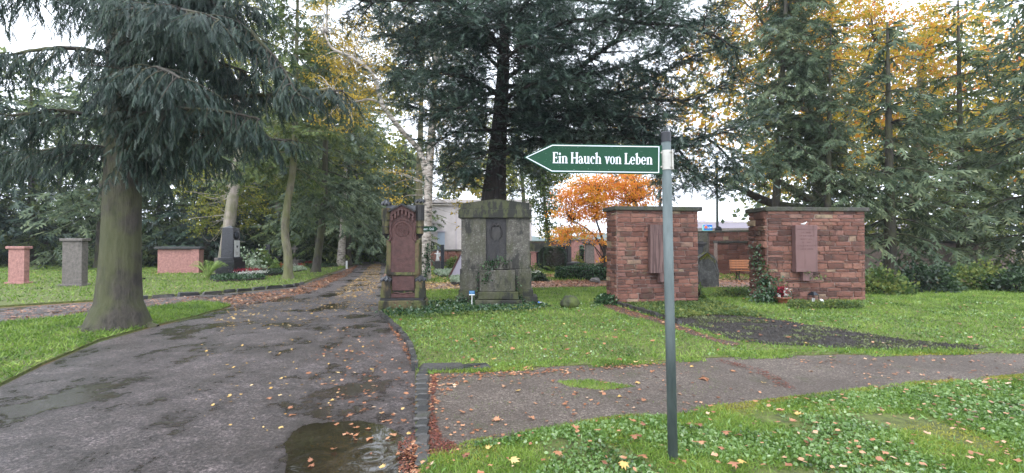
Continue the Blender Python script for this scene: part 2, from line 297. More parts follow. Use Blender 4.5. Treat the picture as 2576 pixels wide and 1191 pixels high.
# ------------------------------------------------------------------ object helpers
def tag(o, label=None, cat=None, group=None, kind=None):
    if label: o['label'] = label
    if cat: o['category'] = cat
    if group: o['group'] = group
    if kind: o['kind'] = kind
    return o
def empty(name, loc, rz=0, label=None, cat=None, group=None, ry=0):
    o = bpy.data.objects.new(name, None); COL.objects.link(o); o.location = loc; o.rotation_euler = (0, ry, rz)
    o.empty_display_size = 0.1
    return tag(o, label, cat, group)
def link(name, me, m=None, parent=None, smooth=False):
    if m and not me.materials: me.materials.append(m)
    o = bpy.data.objects.new(name, me); COL.objects.link(o)
    if parent: o.parent = parent
    if smooth: me.shade_smooth()
    return o
def npmesh(name, V, T):
    """V (n,3), T (m,k) faces of k corners"""
    me = bpy.data.meshes.new(name); V = np.asarray(V, np.float32); T = np.asarray(T, np.int32); k = T.shape[1]
    me.vertices.add(len(V)); me.vertices.foreach_set('co', V.ravel())
    me.loops.add(T.size); me.loops.foreach_set('vertex_index', T.ravel())
    me.polygons.add(len(T)); me.polygons.foreach_set('loop_start', np.arange(0, T.size, k, dtype=np.int32))
    me.update(calc_edges=True); return me
class MB:
    def __init__(s): s.v = []; s.f = []
    def add(s, vs, fs):
        b = len(s.v); s.v += [tuple(v) for v in vs]; s.f += [tuple(i + b for i in f) for f in fs]; return s
    def box(s, x0, x1, y0, y1, z0, z1, bev=0.0, top=None):
        """box; top=(dx,dy) insets the upper face"""
        if bev <= 0:
            dx, dy = top or (0, 0)
            v = [(x0, y0, z0), (x1, y0, z0), (x1, y1, z0), (x0, y1, z0), (x0 + dx, y0 + dy, z1), (x1 - dx, y0 + dy, z1), (x1 - dx, y1 - dy, z1), (x0 + dx, y1 - dy, z1)]
            return s.add(v, [(3, 2, 1, 0), (4, 5, 6, 7), (0, 1, 5, 4), (1, 2, 6, 5), (2, 3, 7, 6), (3, 0, 4, 7)])
        def rect(z, i): return [(x0 + i, y0 + i, z), (x1 - i, y0 + i, z), (x1 - i, y1 - i, z), (x0 + i, y1 - i, z)]
        rings = [rect(z0, bev), rect(z0 + bev, 0), rect(z1 - bev, 0), rect(z1, bev)]
        return s.loft(rings)
    def loft(s, rings, cap=True):
        b = len(s.v); n = len(rings[0])
        for r in rings: s.v += [tuple(p) for p in r]
        for i in range(len(rings) - 1):
            for j in range(n):
                k = (j + 1) % n; s.f.append((b + i * n + j, b + i * n + k, b + (i + 1) * n + k, b + (i + 1) * n + j))
        if cap:
            s.f.append(tuple(b + j for j in reversed(range(n)))); s.f.append(tuple(b + (len(rings) - 1) * n + j for j in range(n)))
        return s
    def lathe(s, prof, n=20, c=(0, 0), ph=0.0, cap=True):
        return s.loft([[(c[0] + r * math.cos(ph + 2 * math.pi * j / n), c[1] + r * math.sin(ph + 2 * math.pi * j / n), z) for j in range(n)] for r, z in prof], cap)
    def prism(s, pts, y0, y1):
        """outline in XZ extruded along Y, front at y0 (counter-clockwise seen from -Y)"""
        n = len(pts); b = len(s.v)
        s.v += [(x, y0, z) for x, z in pts] + [(x, y1, z) for x, z in pts]
        tri = tessellate_polygon([[Vector((x, z, 0)) for x, z in pts]])
        area = sum(pts[i][0] * pts[(i + 1) % n][1] - pts[(i + 1) % n][0] * pts[i][1] for i in range(n))
        for t in tri:
            a = [pts[i] for i in t]; ar = (a[1][0] - a[0][0]) * (a[2][1] - a[0][1]) - (a[2][0] - a[0][0]) * (a[1][1] - a[0][1])
            t = t if ar > 0 else t[::-1]
            s.f.append(tuple(b + i for i in t)); s.f.append(tuple(b + n + i for i in t[::-1]))
        for i in range(n):
            k = (i + 1) % n
            s.f.append((b + i, b + n + i, b + n + k, b + k) if area > 0 else (b + i, b + k, b + n + k, b + n + i))
        return s
    def tube(s, pts, rad, n=6):
        V, T = tubes([(pts, rad)], n); b = len(s.v); s.v += [tuple(map(float, v)) for v in V]; s.f += [tuple(int(i) + b for i in t) for t in T]; return s
    def mesh(s, name):
        me = bpy.data.meshes.new(name); me.from_pydata(s.v, [], s.f); me.update(); return me
    def build(s, name, m, parent=None, smooth=False):
        return link(name, s.mesh(name), m, parent, smooth)
def tubes(lines, n=5):
    """lines: [(pts (k,3), radii)] -> quads"""
    Vs, Ts, b = [], [], 0
    ang = np.arange(n) * 2 * np.pi / n
    for pts, rad in lines:
        p = np.asarray([tuple(q) for q in pts], float); k = len(p); rad = np.broadcast_to(np.asarray(rad, float), (k,))
        d = np.gradient(p, axis=0); d /= np.linalg.norm(d, axis=1)[:, None] + 1e-9
        up = np.where(np.abs(d[:, 2:3]) > 0.9, np.array([[1., 0, 0]]), np.array([[0, 0, 1.]]))
        u = np.cross(d, up); u /= np.linalg.norm(u, axis=1)[:, None]; w = np.cross(d, u)
        ring = p[:, None] + rad[:, None, None] * (np.cos(ang)[None, :, None] * u[:, None] + np.sin(ang)[None, :, None] * w[:, None])
        Vs.append(ring.reshape(-1, 3))
        i = np.arange(k - 1)[:, None] * n; j = np.arange(n)[None]; jj = (j + 1) % n
        q = np.stack([i + j, i + n + j, i + n + jj, i + jj], -1).reshape(-1, 4) + b
        Ts.append(q); b += k * n
    return np.concatenate(Vs), np.concatenate(Ts)
def spline(pts, per=5):
    p = [np.array(tuple(q), float) for q in pts]
    p = [2 * p[0] - p[1]] + p + [2 * p[-1] - p[-2]]; out = []
    for i in range(1, len(p) - 2):
        for t in np.linspace(0, 1, per, endpoint=False):
            a, b, c, d = p[i - 1], p[i], p[i + 1], p[i + 2]
            out.append(0.5 * (2 * b + (c - a) * t + (2 * a - 5 * b + 4 * c - d) * t * t + (3 * b - a - 3 * c + d) * t ** 3))
    out.append(p[-2]); return np.array(out)
def scatter(tmpl, pos, dirs, size, roll=None, up=(0, 0, 1), sx=None):
    """template points +X; dirs (N,3); size (N,)"""
    V, T = tmpl; pos = np.asarray(pos, float); d = np.asarray(dirs, float); d = d / (np.linalg.norm(d, axis=1)[:, None] + 1e-9)
    upv = np.broadcast_to(np.asarray(up, float), d.shape).copy()
    bad = np.abs((d * upv).sum(1)) > 0.97; upv[bad] = (1, 0.1, 0)
    y = np.cross(upv, d); y /= np.linalg.norm(y, axis=1)[:, None] + 1e-9; z = np.cross(d, y)
    if roll is not None:
        c, s_ = np.cos(roll)[:, None], np.sin(roll)[:, None]; y, z = y * c + z * s_, z * c - y * s_
    s = np.asarray(size, float)[:, None, None]
    out = pos[:, None] + s * (V[None, :, 0:1] * d[:, None] + V[None, :, 1:2] * y[:, None] + V[None, :, 2:3] * z[:, None])
    k = len(V)
    F_ = (T[None] + (np.arange(len(pos)) * k)[:, None, None]).reshape(-1, T.shape[1])
    return out.reshape(-1, 3), F_
def joinm(parts):
    Vs, Ts, b = [], [], 0
    for V, T in parts:
        Vs.append(V); Ts.append(T + b); b += len(V)
    return np.concatenate(Vs), np.concatenate(Ts)
# foliage templates
def spray_t(k=5, w=0.075, ang=52, L=0.42, droop=0.0):
    V = [(0, -w * .5, 0), (0, w * .5, 0), (1, 0, -0.12 - droop)]; T = [(0, 1, 2)]
    for i in range(k):
        t = 0.08 + 0.8 * i / k; l = L * (1 - 0.6 * t)
        for sgn in (1, -1):
            a = R(ang) * sgn; b = len(V); tt = t + (0.05 if sgn < 0 else 0); zz = -(0.12 + droop) * tt
            V += [(tt - w * .7, 0, zz), (tt + w * .7, 0, zz), (tt + l * math.cos(a), l * math.sin(a), zz - 0.10 - droop * .6)]; T.append((b, b + 1, b + 2))
    return np.array(V, float), np.array(T)
SPRAY = spray_t(5, 0.085, 50, 0.44); SPRAY_S = spray_t(3, 0.17, 48, 0.46); SPRAY_D = spray_t(4, 0.11, 36, 0.40, 0.1)
SPRAY_L = spray_t(2, 0.18)
LEAF = (np.array([(0, 0, 0), (0.5, 0.36, 0.08), (1, 0, -0.06), (0.5, -0.36, 0.08)], float), np.array([(0, 1, 2), (0, 2, 3)]))
BLADE = (np.array([(0, -0.06, 0), (0, 0.06, 0), (1, 0, 0.0)], float), np.array([(0, 1, 2)]))
def maple_t():
    pts = []
    for a, r in ((180, 0.10), (205, .45), (222, .30), (248, .68), (262, .40), (285, .62), (303, .40), (330, .88), (344, .55), (0, 1.05), (16, .55), (30, .88), (57, .40), (75, .62), (98, .40), (112, .68), (138, .30), (155, .45)):
        pts.append((r * math.cos(R(a)) * .55, r * math.sin(R(a)) * .55, 0.10 * r * r + 0.05 * math.sin(R(a * 2.0))))
    V = [(0, 0, -0.02)] + pts; n = len(pts)
    return np.array(V, float), np.array([(0, i + 1, (i + 1) % n + 1) for i in range(n)])
MAPLE = maple_t()
def maple_s():
    pts = [(r * math.cos(R(a)) * .5, r * math.sin(R(a)) * .5, 0.1 * r) for a, r in ((180, .3), (250, .75), (300, .45), (330, 1), (0, 1.1), (40, .95), (75, .5), (110, .8))]
    V = [(0, 0, -0.02)] + pts; n = len(pts)
    return np.array(V, float), np.array([(0, i + 1, (i + 1) % n + 1) for i in range(n)])
MAPLE_S = maple_s()
def unit(v):
    v = np.asarray(v, float); return v / (np.linalg.norm(v) + 1e-9)
def foliage_obj(name, parts, m, parent=None, kind=None):
    V, T = joinm(parts); o = link(name, npmesh(name, V, T), m, parent)
    if kind: o['kind'] = kind
    return o

# ------------------------------------------------------------------ trees
def limb_subs(line, r0, first=0.25, every=0.32, L=(1.6, 0.5), gap=0.075, droop=0.15, ang=55, tmpl=SPRAY, ssize=0.30, hang=0.0, up=0.0, third=True, zj=0.24, p3=0.33):
    """side branches along a limb, with sprays; returns (tube lines, spray pos, dir, size)"""
    line = np.asarray(line); seg = np.linalg.norm(np.diff(line, axis=0), axis=1); cum = np.concatenate([[0], np.cumsum(seg)]); tot = cum[-1]
    at = lambda s: np.array([np.interp(s, cum, line[:, k]) for k in range(3)])
    tl, ps, ds, ss = [], [], [], []
    s = tot * first; side = 1
    while s < tot:
        t = s / tot; p = at(s); d = unit(at(min(tot, s + 0.1)) - at(max(0, s - 0.1)))
        h = unit(np.cross((0, 0, 1), d)) if abs(d[2]) < 0.95 else np.array([rng.normal(), rng.normal(), 0])
        a = R(ang + rng.normal() * 14) * side; side = -side
        dd = unit(d * math.cos(a) + h * math.sin(a) + np.array([0, 0, rng.normal() * zj - droop * 0.3 + up]))
        l = (L[0] * (1 - t) + L[1] * t) * rng.uniform(0.65, 1.25)
        k = max(4, int(l / 0.28)); q = [p]; cur = dd.copy()
        for i in range(k):
            cur = unit(cur + rng.normal(size=3) * 0.10 + np.array([0, 0, -droop * 0.35])); q.append(q[-1] + cur * l / k)
        q = np.array(q); tl.append((q, np.linspace(max(0.006, r0 * 0.22), 0.003, len(q))))
        n = int(l / gap); u = np.linspace(0.06, 1, n) * k; side2 = 1
        for uu in u:
            i = min(int(uu), k - 1); f = uu - i; pp = q[i] * (1 - f) + q[i + 1] * f; dc = unit(q[i + 1] - q[i])
            hh = unit(np.cross((0, 0, 1), dc)); aa = R(48 + rng.normal() * 15) * side2; side2 = -side2
            d2 = unit(dc * math.cos(aa) + hh * math.sin(aa) + np.array([0, 0, rng.normal() * 0.20 - hang]))
            ps.append(pp); ds.append(d2); ss.append(ssize * rng.uniform(0.6, 1.25) * (1.15 - 0.5 * uu / k))
            if third and rng.random() < p3 and uu / k < 0.8:
                l3 = l * 0.3 * rng.uniform(0.6, 1.3); m3 = max(2, int(l3 / (gap * 1.4)))
                for g in range(m3):
                    ps.append(pp + d2 * l3 * (g + 1) / m3 + np.array([0, 0, -0.04 * g])); ds.append(unit(d2 + rng.normal(size=3) * 0.35 + np.array([0, 0, -hang]))); ss.append(ssize * rng.uniform(0.6, 1.1))
        ps.append(q[-1]); ds.append(cur); ss.append(ssize)
        s += every * rng.uniform(0.6, 1.4)
    ps.append(at(tot)); ds.append(unit(line[-1] - line[-2])); ss.append(ssize)
    return tl, ps, ds, ss
def finish_tree(root, trunk_lines, twig_lines, sp, m_bark, m_leaf, tmpl, nt_=10, crown='crown'):
    V, T = tubes(trunk_lines, nt_); link('trunk', npmesh('trunk', V, T), m_bark, root, True)
    if twig_lines:
        V, T = tubes(twig_lines, 4); tag(link('branches', npmesh('branches', V, T), m_bark, root), kind='stuff')
    if sp[0]:
        ps, ds, ss = (np.array(a) for a in sp)
        roll = rng.normal(size=len(ps)) * 0.5
        foliage_obj(crown, [scatter(tmpl, ps, ds, ss, roll)], m_leaf, root)
def conifer(name, base, top, r0, crown_base, rad, label, m_bark, m_leaf, group=None, levels=26, per=5, gap=0.16, ssize=0.5, droop=0.25, tmpl=SPRAY_S, bend=(0, 0), every=0.5, apex=0.12, hang=0.1, sides=None, knots=None, cat='tree', shape=0.8):
    base = np.array(tuple(base), float); top = np.array(tuple(top), float)
    root = empty(name, (0, 0, 0), 0, label, cat, group)
    H = top[2] - base[2]
    mids = [base, base + (top - base) * 0.12 + np.array([bend[0] * .6, 0, 0]), base + (top - base) * 0.3 + np.array([bend[0], bend[1], 0]), base + (top - base) * 0.6 + np.array([-bend[0] * .3, 0, 0]), top]
    if knots: mids = [np.array(tuple(k)) for k in knots]
    tr = spline(mids, 6); hz = tr[:, 2]
    rr = np.interp(hz, [hz[0], hz[0] + 0.35, hz[0] + 1.2, hz[-1]], [r0 * 1.6, r0 * 1.12, r0, r0 * 0.18])
    lines = [(tr, rr)]; tw, ps, ds, ss = [], [], [], []
    for i in range(levels):
        t = i / (levels - 1); z = crown_base + (top[2] - crown_base - 0.3) * t
        c = np.array([np.interp(z, hz, tr[:, k]) for k in range(3)])
        for j in range(per):
            a = rng.uniform(0, 2 * math.pi) if not sides else rng.uniform(*sides)
            l = rad * ((1 - t) ** shape * 0.95 + apex) * rng.uniform(0.7, 1.15)
            d = np.array([math.cos(a), math.sin(a), rng.uniform(-0.05, 0.25) + 0.3 * t]); cur = unit(d); q = [c]
            kk = 6
            for g in range(kk):
                cur = unit(cur + np.array([0, 0, -droop * (1 - g / kk * 1.5)]) * 0.5 + rng.normal(size=3) * 0.05); q.append(q[-1] + cur * l / kk)
            q = np.array(q); tw.append((q, np.linspace(max(0.012, r0 * 0.16), 0.006, len(q))))
            a1, b1, c1, d1 = limb_subs(q, 0.03, 0.12, every, (l * 0.50, l * 0.16), gap * .78, 0.2, 60, ssize=ssize * 1.15, hang=hang, third=False, zj=.3)
            tw += a1[::2]; ps += b1; ds += c1; ss += d1
    finish_tree(root, lines, tw, (ps, ds, ss), m_bark, m_leaf, tmpl, 12)
    return root
def deciduous(name, trunk_pts, radii, blobs, nleaf, label, m_bark, m_leaf, lsize=0.09, group=None, limbs=(), cat='tree', tmpl=LEAF, twigs=True, extra=None):
    """blobs: [(cx,cy,cz,rx,ry,rz)]; leaf clusters sit on twigs that fan out in each blob"""
    root = empty(name, (0, 0, 0), 0, label, cat, group)
    tr = spline(trunk_pts, 5); lines = [(tr, np.interp(np.linspace(0, 1, len(tr)), np.linspace(0, 1, len(radii)), radii))]
    for lp, lr in limbs:
        l = spline(lp, 5); lines.append((l, np.interp(np.linspace(0, 1, len(l)), np.linspace(0, 1, len(lr)), lr)))
    allp = np.concatenate([l[0][len(l[0]) // 3:] for l in lines])
    tw, ps, ds, ss = [], [], [], []; vol = [b[3] * b[4] * b[5] for b in blobs]; vt = sum(vol)
    for b, v in zip(blobs, vol):
        n = int(nleaf * v / vt); ncl = max(4, n // 26); c = np.array(b[:3]); rad = np.array(b[3:6])
        for i in range(ncl):
            u = rng.normal(size=3); u /= np.linalg.norm(u); p = c + u * rad * rng.uniform(0.35, 1.0) ** 0.7
            if twigs and rng.random() < 0.5:
                o_ = allp[np.argmin(((allp - (c + p) / 2) ** 2).sum(1))]; mid = (o_ + p) / 2 + rng.normal(size=3) * 0.12 * np.linalg.norm(p - o_)
                tw.append((spline([o_, mid, p], 4), np.linspace(0.02, 0.005, 9)))
            flat = rng.normal(size=(26, 3)) * np.array([1, 1, 0.35]) * 0.17 * (lsize / 0.09) ** 0.5 * 1.2
            ps += list(p + flat); ds += list(rng.normal(size=(26, 3)) + np.array([0, 0, -0.3])); ss += list(lsize * rng.uniform(0.6, 1.3, 26))
    V, T = tubes(lines, 10); link('trunk', npmesh('trunk', V, T), m_bark, root, True)
    if tw:
        V, T = tubes(tw, 3); tag(link('branches', npmesh('branches', V, T), m_bark, root), kind='stuff')
    foliage_obj('crown', [scatter(tmpl, np.array(ps), np.array(ds), np.array(ss), rng.uniform(0, 6, len(ps)))], m_leaf, root)
    return root
def bush(name, c, r, n, m_leaf, label, cat='shrub', lsize=0.12, group=None, tmpl=LEAF, stem=True, fill=0.55):
    root = empty(name, (c[0], c[1], c[2]), 0, label, cat, group)
    u = rng.normal(size=(n, 3)); u /= np.linalg.norm(u, axis=1)[:, None]; u[:, 2] = np.abs(u[:, 2])
    lump = 1 + 0.22 * np.sin(u[:, 0:1] * 5 + c[0]) * np.cos(u[:, 1:2] * 4 + c[1]) + 0.12 * np.sin(u[:, 2:3] * 9 + c[0])
    p = u * np.array(r) * lump * rng.uniform(fill, 1.02, (n, 1))
    d = u + rng.normal(size=(n, 3)) * 0.8
    foliage_obj('foliage', [scatter(tmpl, p, d, lsize * rng.uniform(0.6, 1.3, n), rng.uniform(0, 6, n))], m_leaf, root)
    if stem:
        ls = [(np.array([(0, 0, 0), (math.cos(a) * r[0] * .3, math.sin(a) * r[1] * .3, r[2] * .5), (math.cos(a) * r[0] * .6, math.sin(a) * r[1] * .6, r[2] * .8)]), (0.02, 0.012, 0.006)) for a in np.arange(5) * 1.25]
        V, T = tubes(ls, 4); link('stem', npmesh('stem', V, T), M['twig'], root)
    return root

# ------------------------------------------------------------------ the setting
def sheet(name, pts, z, m, kind='structure', skirt=0.0, **kw):
    p = [G(x, y) for x, y in pts]; P2 = [(q.x, q.y) for q in p]
    return sheet_w(name, P2, z, m, kind, skirt)
def sheet_w(name, P2, z, m, kind='structure', skirt=0.0):
    ar = sum(P2[i][0] * P2[(i + 1) % len(P2)][1] - P2[(i + 1) % len(P2)][0] * P2[i][1] for i in range(len(P2)))
    if ar < 0: P2 = P2[::-1]
    mb = MB(); n = len(P2); mb.v = [(x, y, z) for x, y in P2]
    for t in tessellate_polygon([[Vector((x, y, 0)) for x, y in P2]]):
        a = [P2[i] for i in t]; s_ = (a[1][0] - a[0][0]) * (a[2][1] - a[0][1]) - (a[2][0] - a[0][0]) * (a[1][1] - a[0][1])
        mb.f.append(tuple(t) if s_ > 0 else tuple(t[::-1]))
    if skirt:
        mb.v += [(x, y, z - skirt) for x, y in P2]
        for i in range(n): k = (i + 1) % n; mb.f.append((i, i + n, k + n, k))
    o = mb.build(name, m)
    if kind: o['kind'] = kind
    return o
def spline_px(pts):
    p = [(x, y, 0) for x, y in pts] + [(pts[0][0], pts[0][1], 0)]; return [(a, b) for a, b, _ in spline(p, 3)][:-1]
def inside(pts, poly):
    x, y = pts[:, 0], pts[:, 1]; c = np.zeros(len(pts), bool); n = len(poly)
    for i in range(n):
        x1, y1 = poly[i]; x2, y2 = poly[(i + 1) % n]
        cond = ((y1 > y) != (y2 > y)) & (x < (x2 - x1) * (y - y1) / (y2 - y1 + 1e-12) + x1); c ^= cond
    return c
def gpoly(pts, z=0.0): return [(G(x, y, z).x, G(x, y, z).y) for x, y in pts]
def rand_in(poly, n):
    P_ = np.array(poly); lo, hi = P_.min(0), P_.max(0); out = []
    tot = 0
    while tot < n:
        q = rng.uniform(lo, hi, (int(n * 2) + 16, 2)); q = q[inside(q, poly)]; out.append(q); tot += len(q)
        if len(out) > 60: break
    return np.concatenate(out)[:n]
def wob(pts, amp, per=6):
    """smooth a pixel polyline and make it uneven"""
    s = spline([(x, y, 0) for x, y in pts], per)
    return [(x + rng.normal() * amp, y + rng.normal() * amp * 0.35) for x, y, _ in s]

g = sheet_w('ground', [(-400, -5), (400, -5), (400, 400), (-400, 400)], 0.0, M['ground'])
kerb_px = [(955, 790), (968, 800), (990, 822), (1012, 845), (1030, 872), (1040, 900), (1044, 932)]
road_px = [(1050, 1700), (1048, 1300), (1045, 1170), (1044, 932)] + kerb_px[::-1][1:] + [(957, 755), (962, 715), (967, 685), (972, 662), (978, 643), (990, 637), (900, 637), (930, 643), (922, 652), (905, 662), (860, 680), (800, 701), (760, 716), (735, 724),
    (620, 735), (494, 744), (300, 757), (0, 777), (-500, 815), (-500, 850), (0, 812), (300, 784), (494, 760), (545, 762), (585, 771), (560, 781), (530, 788), (494, 800), (380, 826), (250, 862), (100, 925), (-150, 1050), (-700, 1400), (-900, 1700)]
road = sheet('road', road_px, 0.004, M['road'])
cross_top = [(1078, 938), (1180, 932), (1300, 925), (1500, 917), (1700, 905), (1900, 895), (2082, 892), (2300, 888), (2700, 884)]
cross_bot = [(2700, 945), (2300, 975), (2082, 1002), (1900, 1025), (1700, 1045), (1500, 1066), (1350, 1090), (1200, 1122), (1083, 1150)]
path_poly = gpoly(wob(cross_top, 2.0) + wob(cross_bot, 2.0))
path = sheet_w('gravel_path', path_poly, 0.008, M['gravel'])
mid_px = [(957, 792)] + kerb_px[1:] + [(1046, 940)] + wob([(1080, 941), (1180, 935), (1300, 928), (1500, 920), (1700, 908), (1900, 898), (2082, 895), (2300, 891), (2700, 887)], 2.2) + [(2800, 720), (2300, 722), (1890, 726), (1755, 727), (1530, 724), (1350, 727), (1060, 731), (958, 738)]
mid_poly = gpoly(mid_px)
mid_lawn = sheet_w('lawn', mid_poly, 0.020, M['turf'], skirt=0.03)
fore_px = [(1058, 1180), (1085, 1154)] + wob([(1200, 1126), (1350, 1094), (1500, 1070), (1700, 1049), (1900, 1029), (2082, 1006), (2300, 979), (2700, 950)], 3) + [(3300, 1700), (1056, 1700)]
fore_poly = gpoly(fore_px); fore = sheet_w('lawn', fore_poly, 0.018, M['turf'], skirt=0.02)
left_px = [(-500, 812), (0, 774), (300, 755), (494, 741), (620, 731), (735, 721), (762, 713), (800, 699), (860, 678), (905, 660), (922, 651), (600, 655), (0, 655), (-500, 665)]
left_poly = gpoly(left_px); left_lawn = sheet_w('lawn', left_poly, 0.05, M['turf'], skirt=0.07)
isl_px = [(-500, 853), (0, 815), (300, 787), (494, 762), (545, 764), (580, 771), (556, 780), (528, 786), (494, 797), (380, 823), (250, 858), (100, 921), (-150, 1046), (-700, 1400), (-900, 1400)]
isl_poly = gpoly(isl_px); isl = sheet_w('lawn', isl_poly, 0.03, M['turf'], skirt=0.05)
far_px = [(1062, 728), (1350, 724), (1530, 721), (1755, 724), (1900, 722), (2300, 718), (2300, 704), (1900, 706), (1755, 708), (1530, 708), (1350, 711), (1150, 714), (1062, 716), (968, 690), (962, 722), (958, 737)]
far_poly = gpoly(far_px); far_path = sheet_w('path', far_poly, 0.010, M['redgravel'])
soil_px = wob([(1690, 806), (1720, 799), (1800, 796), (1930, 806), (2082, 828), (2300, 862), (2500, 880), (2350, 886), (2200, 884), (2082, 878), (1950, 872), (1850, 858), (1760, 832), (1700, 815)], 2)
soil_poly = gpoly(soil_px); soil = sheet_w('soil_bed', soil_poly, 0.026, M['soil'])
tag(soil, 'bare patch of black soil beside the gravel path', None, None, 'structure')
bed_px = [(1552, 771), (1600, 783), (1670, 803), (1700, 806), (1800, 797), (1870, 800), (1930, 803), (1880, 785), (1800, 765), (1756, 760), (1552, 764)]
bed_poly = gpoly(bed_px)
bare_px = wob([(1508, 771), (1545, 768), (1560, 776), (1660, 806), (1720, 826), (1790, 852), (1860, 868), (1830, 872), (1720, 838), (1640, 812), (1560, 792)], 2)
bare_poly = gpoly(bare_px); sheet_w('earth_strip', bare_poly, 0.0235, M['bare'])
grit_px = wob([(1082, 945), (1100, 943), (1092, 1000), (1097, 1060), (1110, 1100), (1160, 1135), (1085, 1149), (1080, 1050)], 3)

veins = wob([(1800, 905), (1850, 915), (1890, 925), (1950, 948), (2000, 978), (1975, 980), (1935, 957), (1890, 935), (1850, 925), (1800, 910)], 3)

far_road = sheet('road', [(700, 643), (1010, 643), (1020, 636), (600, 634)], 0.012, M['redgravel'])
pud_px = wob([(722, 1150), (716, 1120), (735, 1092), (770, 1072), (830, 1064), (900, 1062), (960, 1072), (1000, 1090), (1030, 1112), (1040, 1140), (1046, 1170), (1040, 1250), (1000, 1400), (760, 1400), (720, 1200)], 2.5)
sheet('puddle', pud_px, 0.008, M['puddle'])


hz = MB().box(-420, 420, -6, 420, -3, 40).mesh('haze'); hzm = bpy.data.materials.new('damp_air'); hzm.use_nodes = True
hn = hzm.node_tree; hn.nodes.clear(); ho = hn.nodes.new('ShaderNodeOutputMaterial'); hv = hn.nodes.new('ShaderNodeVolumePrincipled')
hv.inputs['Color'].default_value = (0.86, 0.90, 1.0, 1); hv.inputs['Density'].default_value = 0.0005; hn.links.new(hv.outputs[0], ho.inputs['Volume'])
tag(link('haze', hz, hzm), None, None, None, 'stuff')
# ------------------------------------------------------------------ kerbs
def rough_stone(seed):
    r = random.Random(seed); mb = MB()
    nx, nz = 4, 3
    def rect(y, ins, jit):
        pts = []
        per = [(-.5, -.5), (-.17, -.5), (.17, -.5), (.5, -.5), (.5, 0), (.5, .5), (.17, .5), (-.17, .5), (-.5, .5), (-.5, 0)]
        for x, z in per: pts.append((x * (1 - ins) + r.uniform(-jit, jit), y + r.uniform(-.12, .12) * (jit > .03), z * (1 - ins) + r.uniform(-jit, jit) * 1.5))
        return pts
    a, b, c = rect(0.3, 0.0, 0.02), rect(-0.55, 0.02, 0.045), rect(-1.0, 0.14, 0.06)
    n = len(a); mb.v = a + b + c + [(r.uniform(-.15, .15), -1.15, r.uniform(-.12, .12))]
    for L in (0, 1):
        for j in range(n): k = (j + 1) % n; mb.f.append((L * n + k, L * n + j, (L + 1) * n + j, (L + 1) * n + k)[::-1])
    for j in range(n): k = (j + 1) % n; mb.f.append((2 * n + j, 2 * n + k, 3 * n))
    me = mb.mesh('stone'); me.flip_normals() if False else None
    return me
ROCK = [rough_stone(i) for i in range(14)]
def place_rock(name, m, parent, pts4):
    pass
def kerb_line(name, px, w, h, seg, z0, label, side=1, mm='kerb', gap=0.10):
    pw = [np.array(tuple(G(x, y))[:2]) for x, y in px]
    cum = [0]
    for a, b in zip(pw, pw[1:]): cum.append(cum[-1] + np.linalg.norm(b - a))
    root = empty(name, (0, 0, 0)); tag(root, label, None, None, 'structure'); s = 0; i = 0
    variants = []
    for v in range(6):
        r = random.Random(v + 50); mb = MB(); mb.box(-.5, .5, -.5, .5, 0, 1, 0.0, (0.06, 0.08)); mb.v = [(x + r.uniform(-.05, .05), y + r.uniform(-.1, .1), z + r.uniform(-.12, .12) * (z > .5)) for x, y, z in mb.v]
        me = mb.mesh('kerb_stone'); me.materials.append(M[mm]); variants.append(me)
    while s < cum[-1]:
        l = seg * random.uniform(0.7, 1.3); sm = min(cum[-1], s + l / 2)
        x = np.interp(sm, cum, [p[0] for p in pw]); y = np.interp(sm, cum, [p[1] for p in pw])
        x2 = np.interp(min(cum[-1], sm + .05), cum, [p[0] for p in pw]); y2 = np.interp(min(cum[-1], sm + .05), cum, [p[1] for p in pw])
        x1 = np.interp(sm - .05, cum, [p[0] for p in pw]); y1 = np.interp(sm - .05, cum, [p[1] for p in pw])
        a = math.atan2(y2 - y1, x2 - x1)
        o = bpy.data.objects.new('kerb_stone', variants[i % 6]); COL.objects.link(o); o.parent = root
        o.location = (x, y, z0); o.rotation_euler = (0, random.uniform(-.03, .03), a + random.uniform(-.06, .06)); o.scale = (l * (1 - gap), w * random.uniform(.85, 1.15), h * random.uniform(.85, 1.1))
        s += l; i += 1
    return root
kerb_line('kerb', kerb_px, 0.085, 0.095, 0.17, -0.02, 'wet dark kerb stones curving between road and lawn')
kerb_line('kerb', [(300, 757), (494, 743.5), (620, 733), (735, 723), (760, 716)], 0.12, 0.12, 0.55, -0.02, 'dark kerb along the left lawn edge')
kerb_line('kerb', [(1552, 770), (1600, 784), (1672, 806), (1705, 818)], 0.09, 0.09, 0.22, 0.02, 'short row of pale edged stones below the sandstone wall')
kerb_line('kerb', [(1046, 937), (1100, 933), (1180, 929)], 0.14, 0.07, 0.5, -0.005, 'flat edging slabs at the lawn corner')
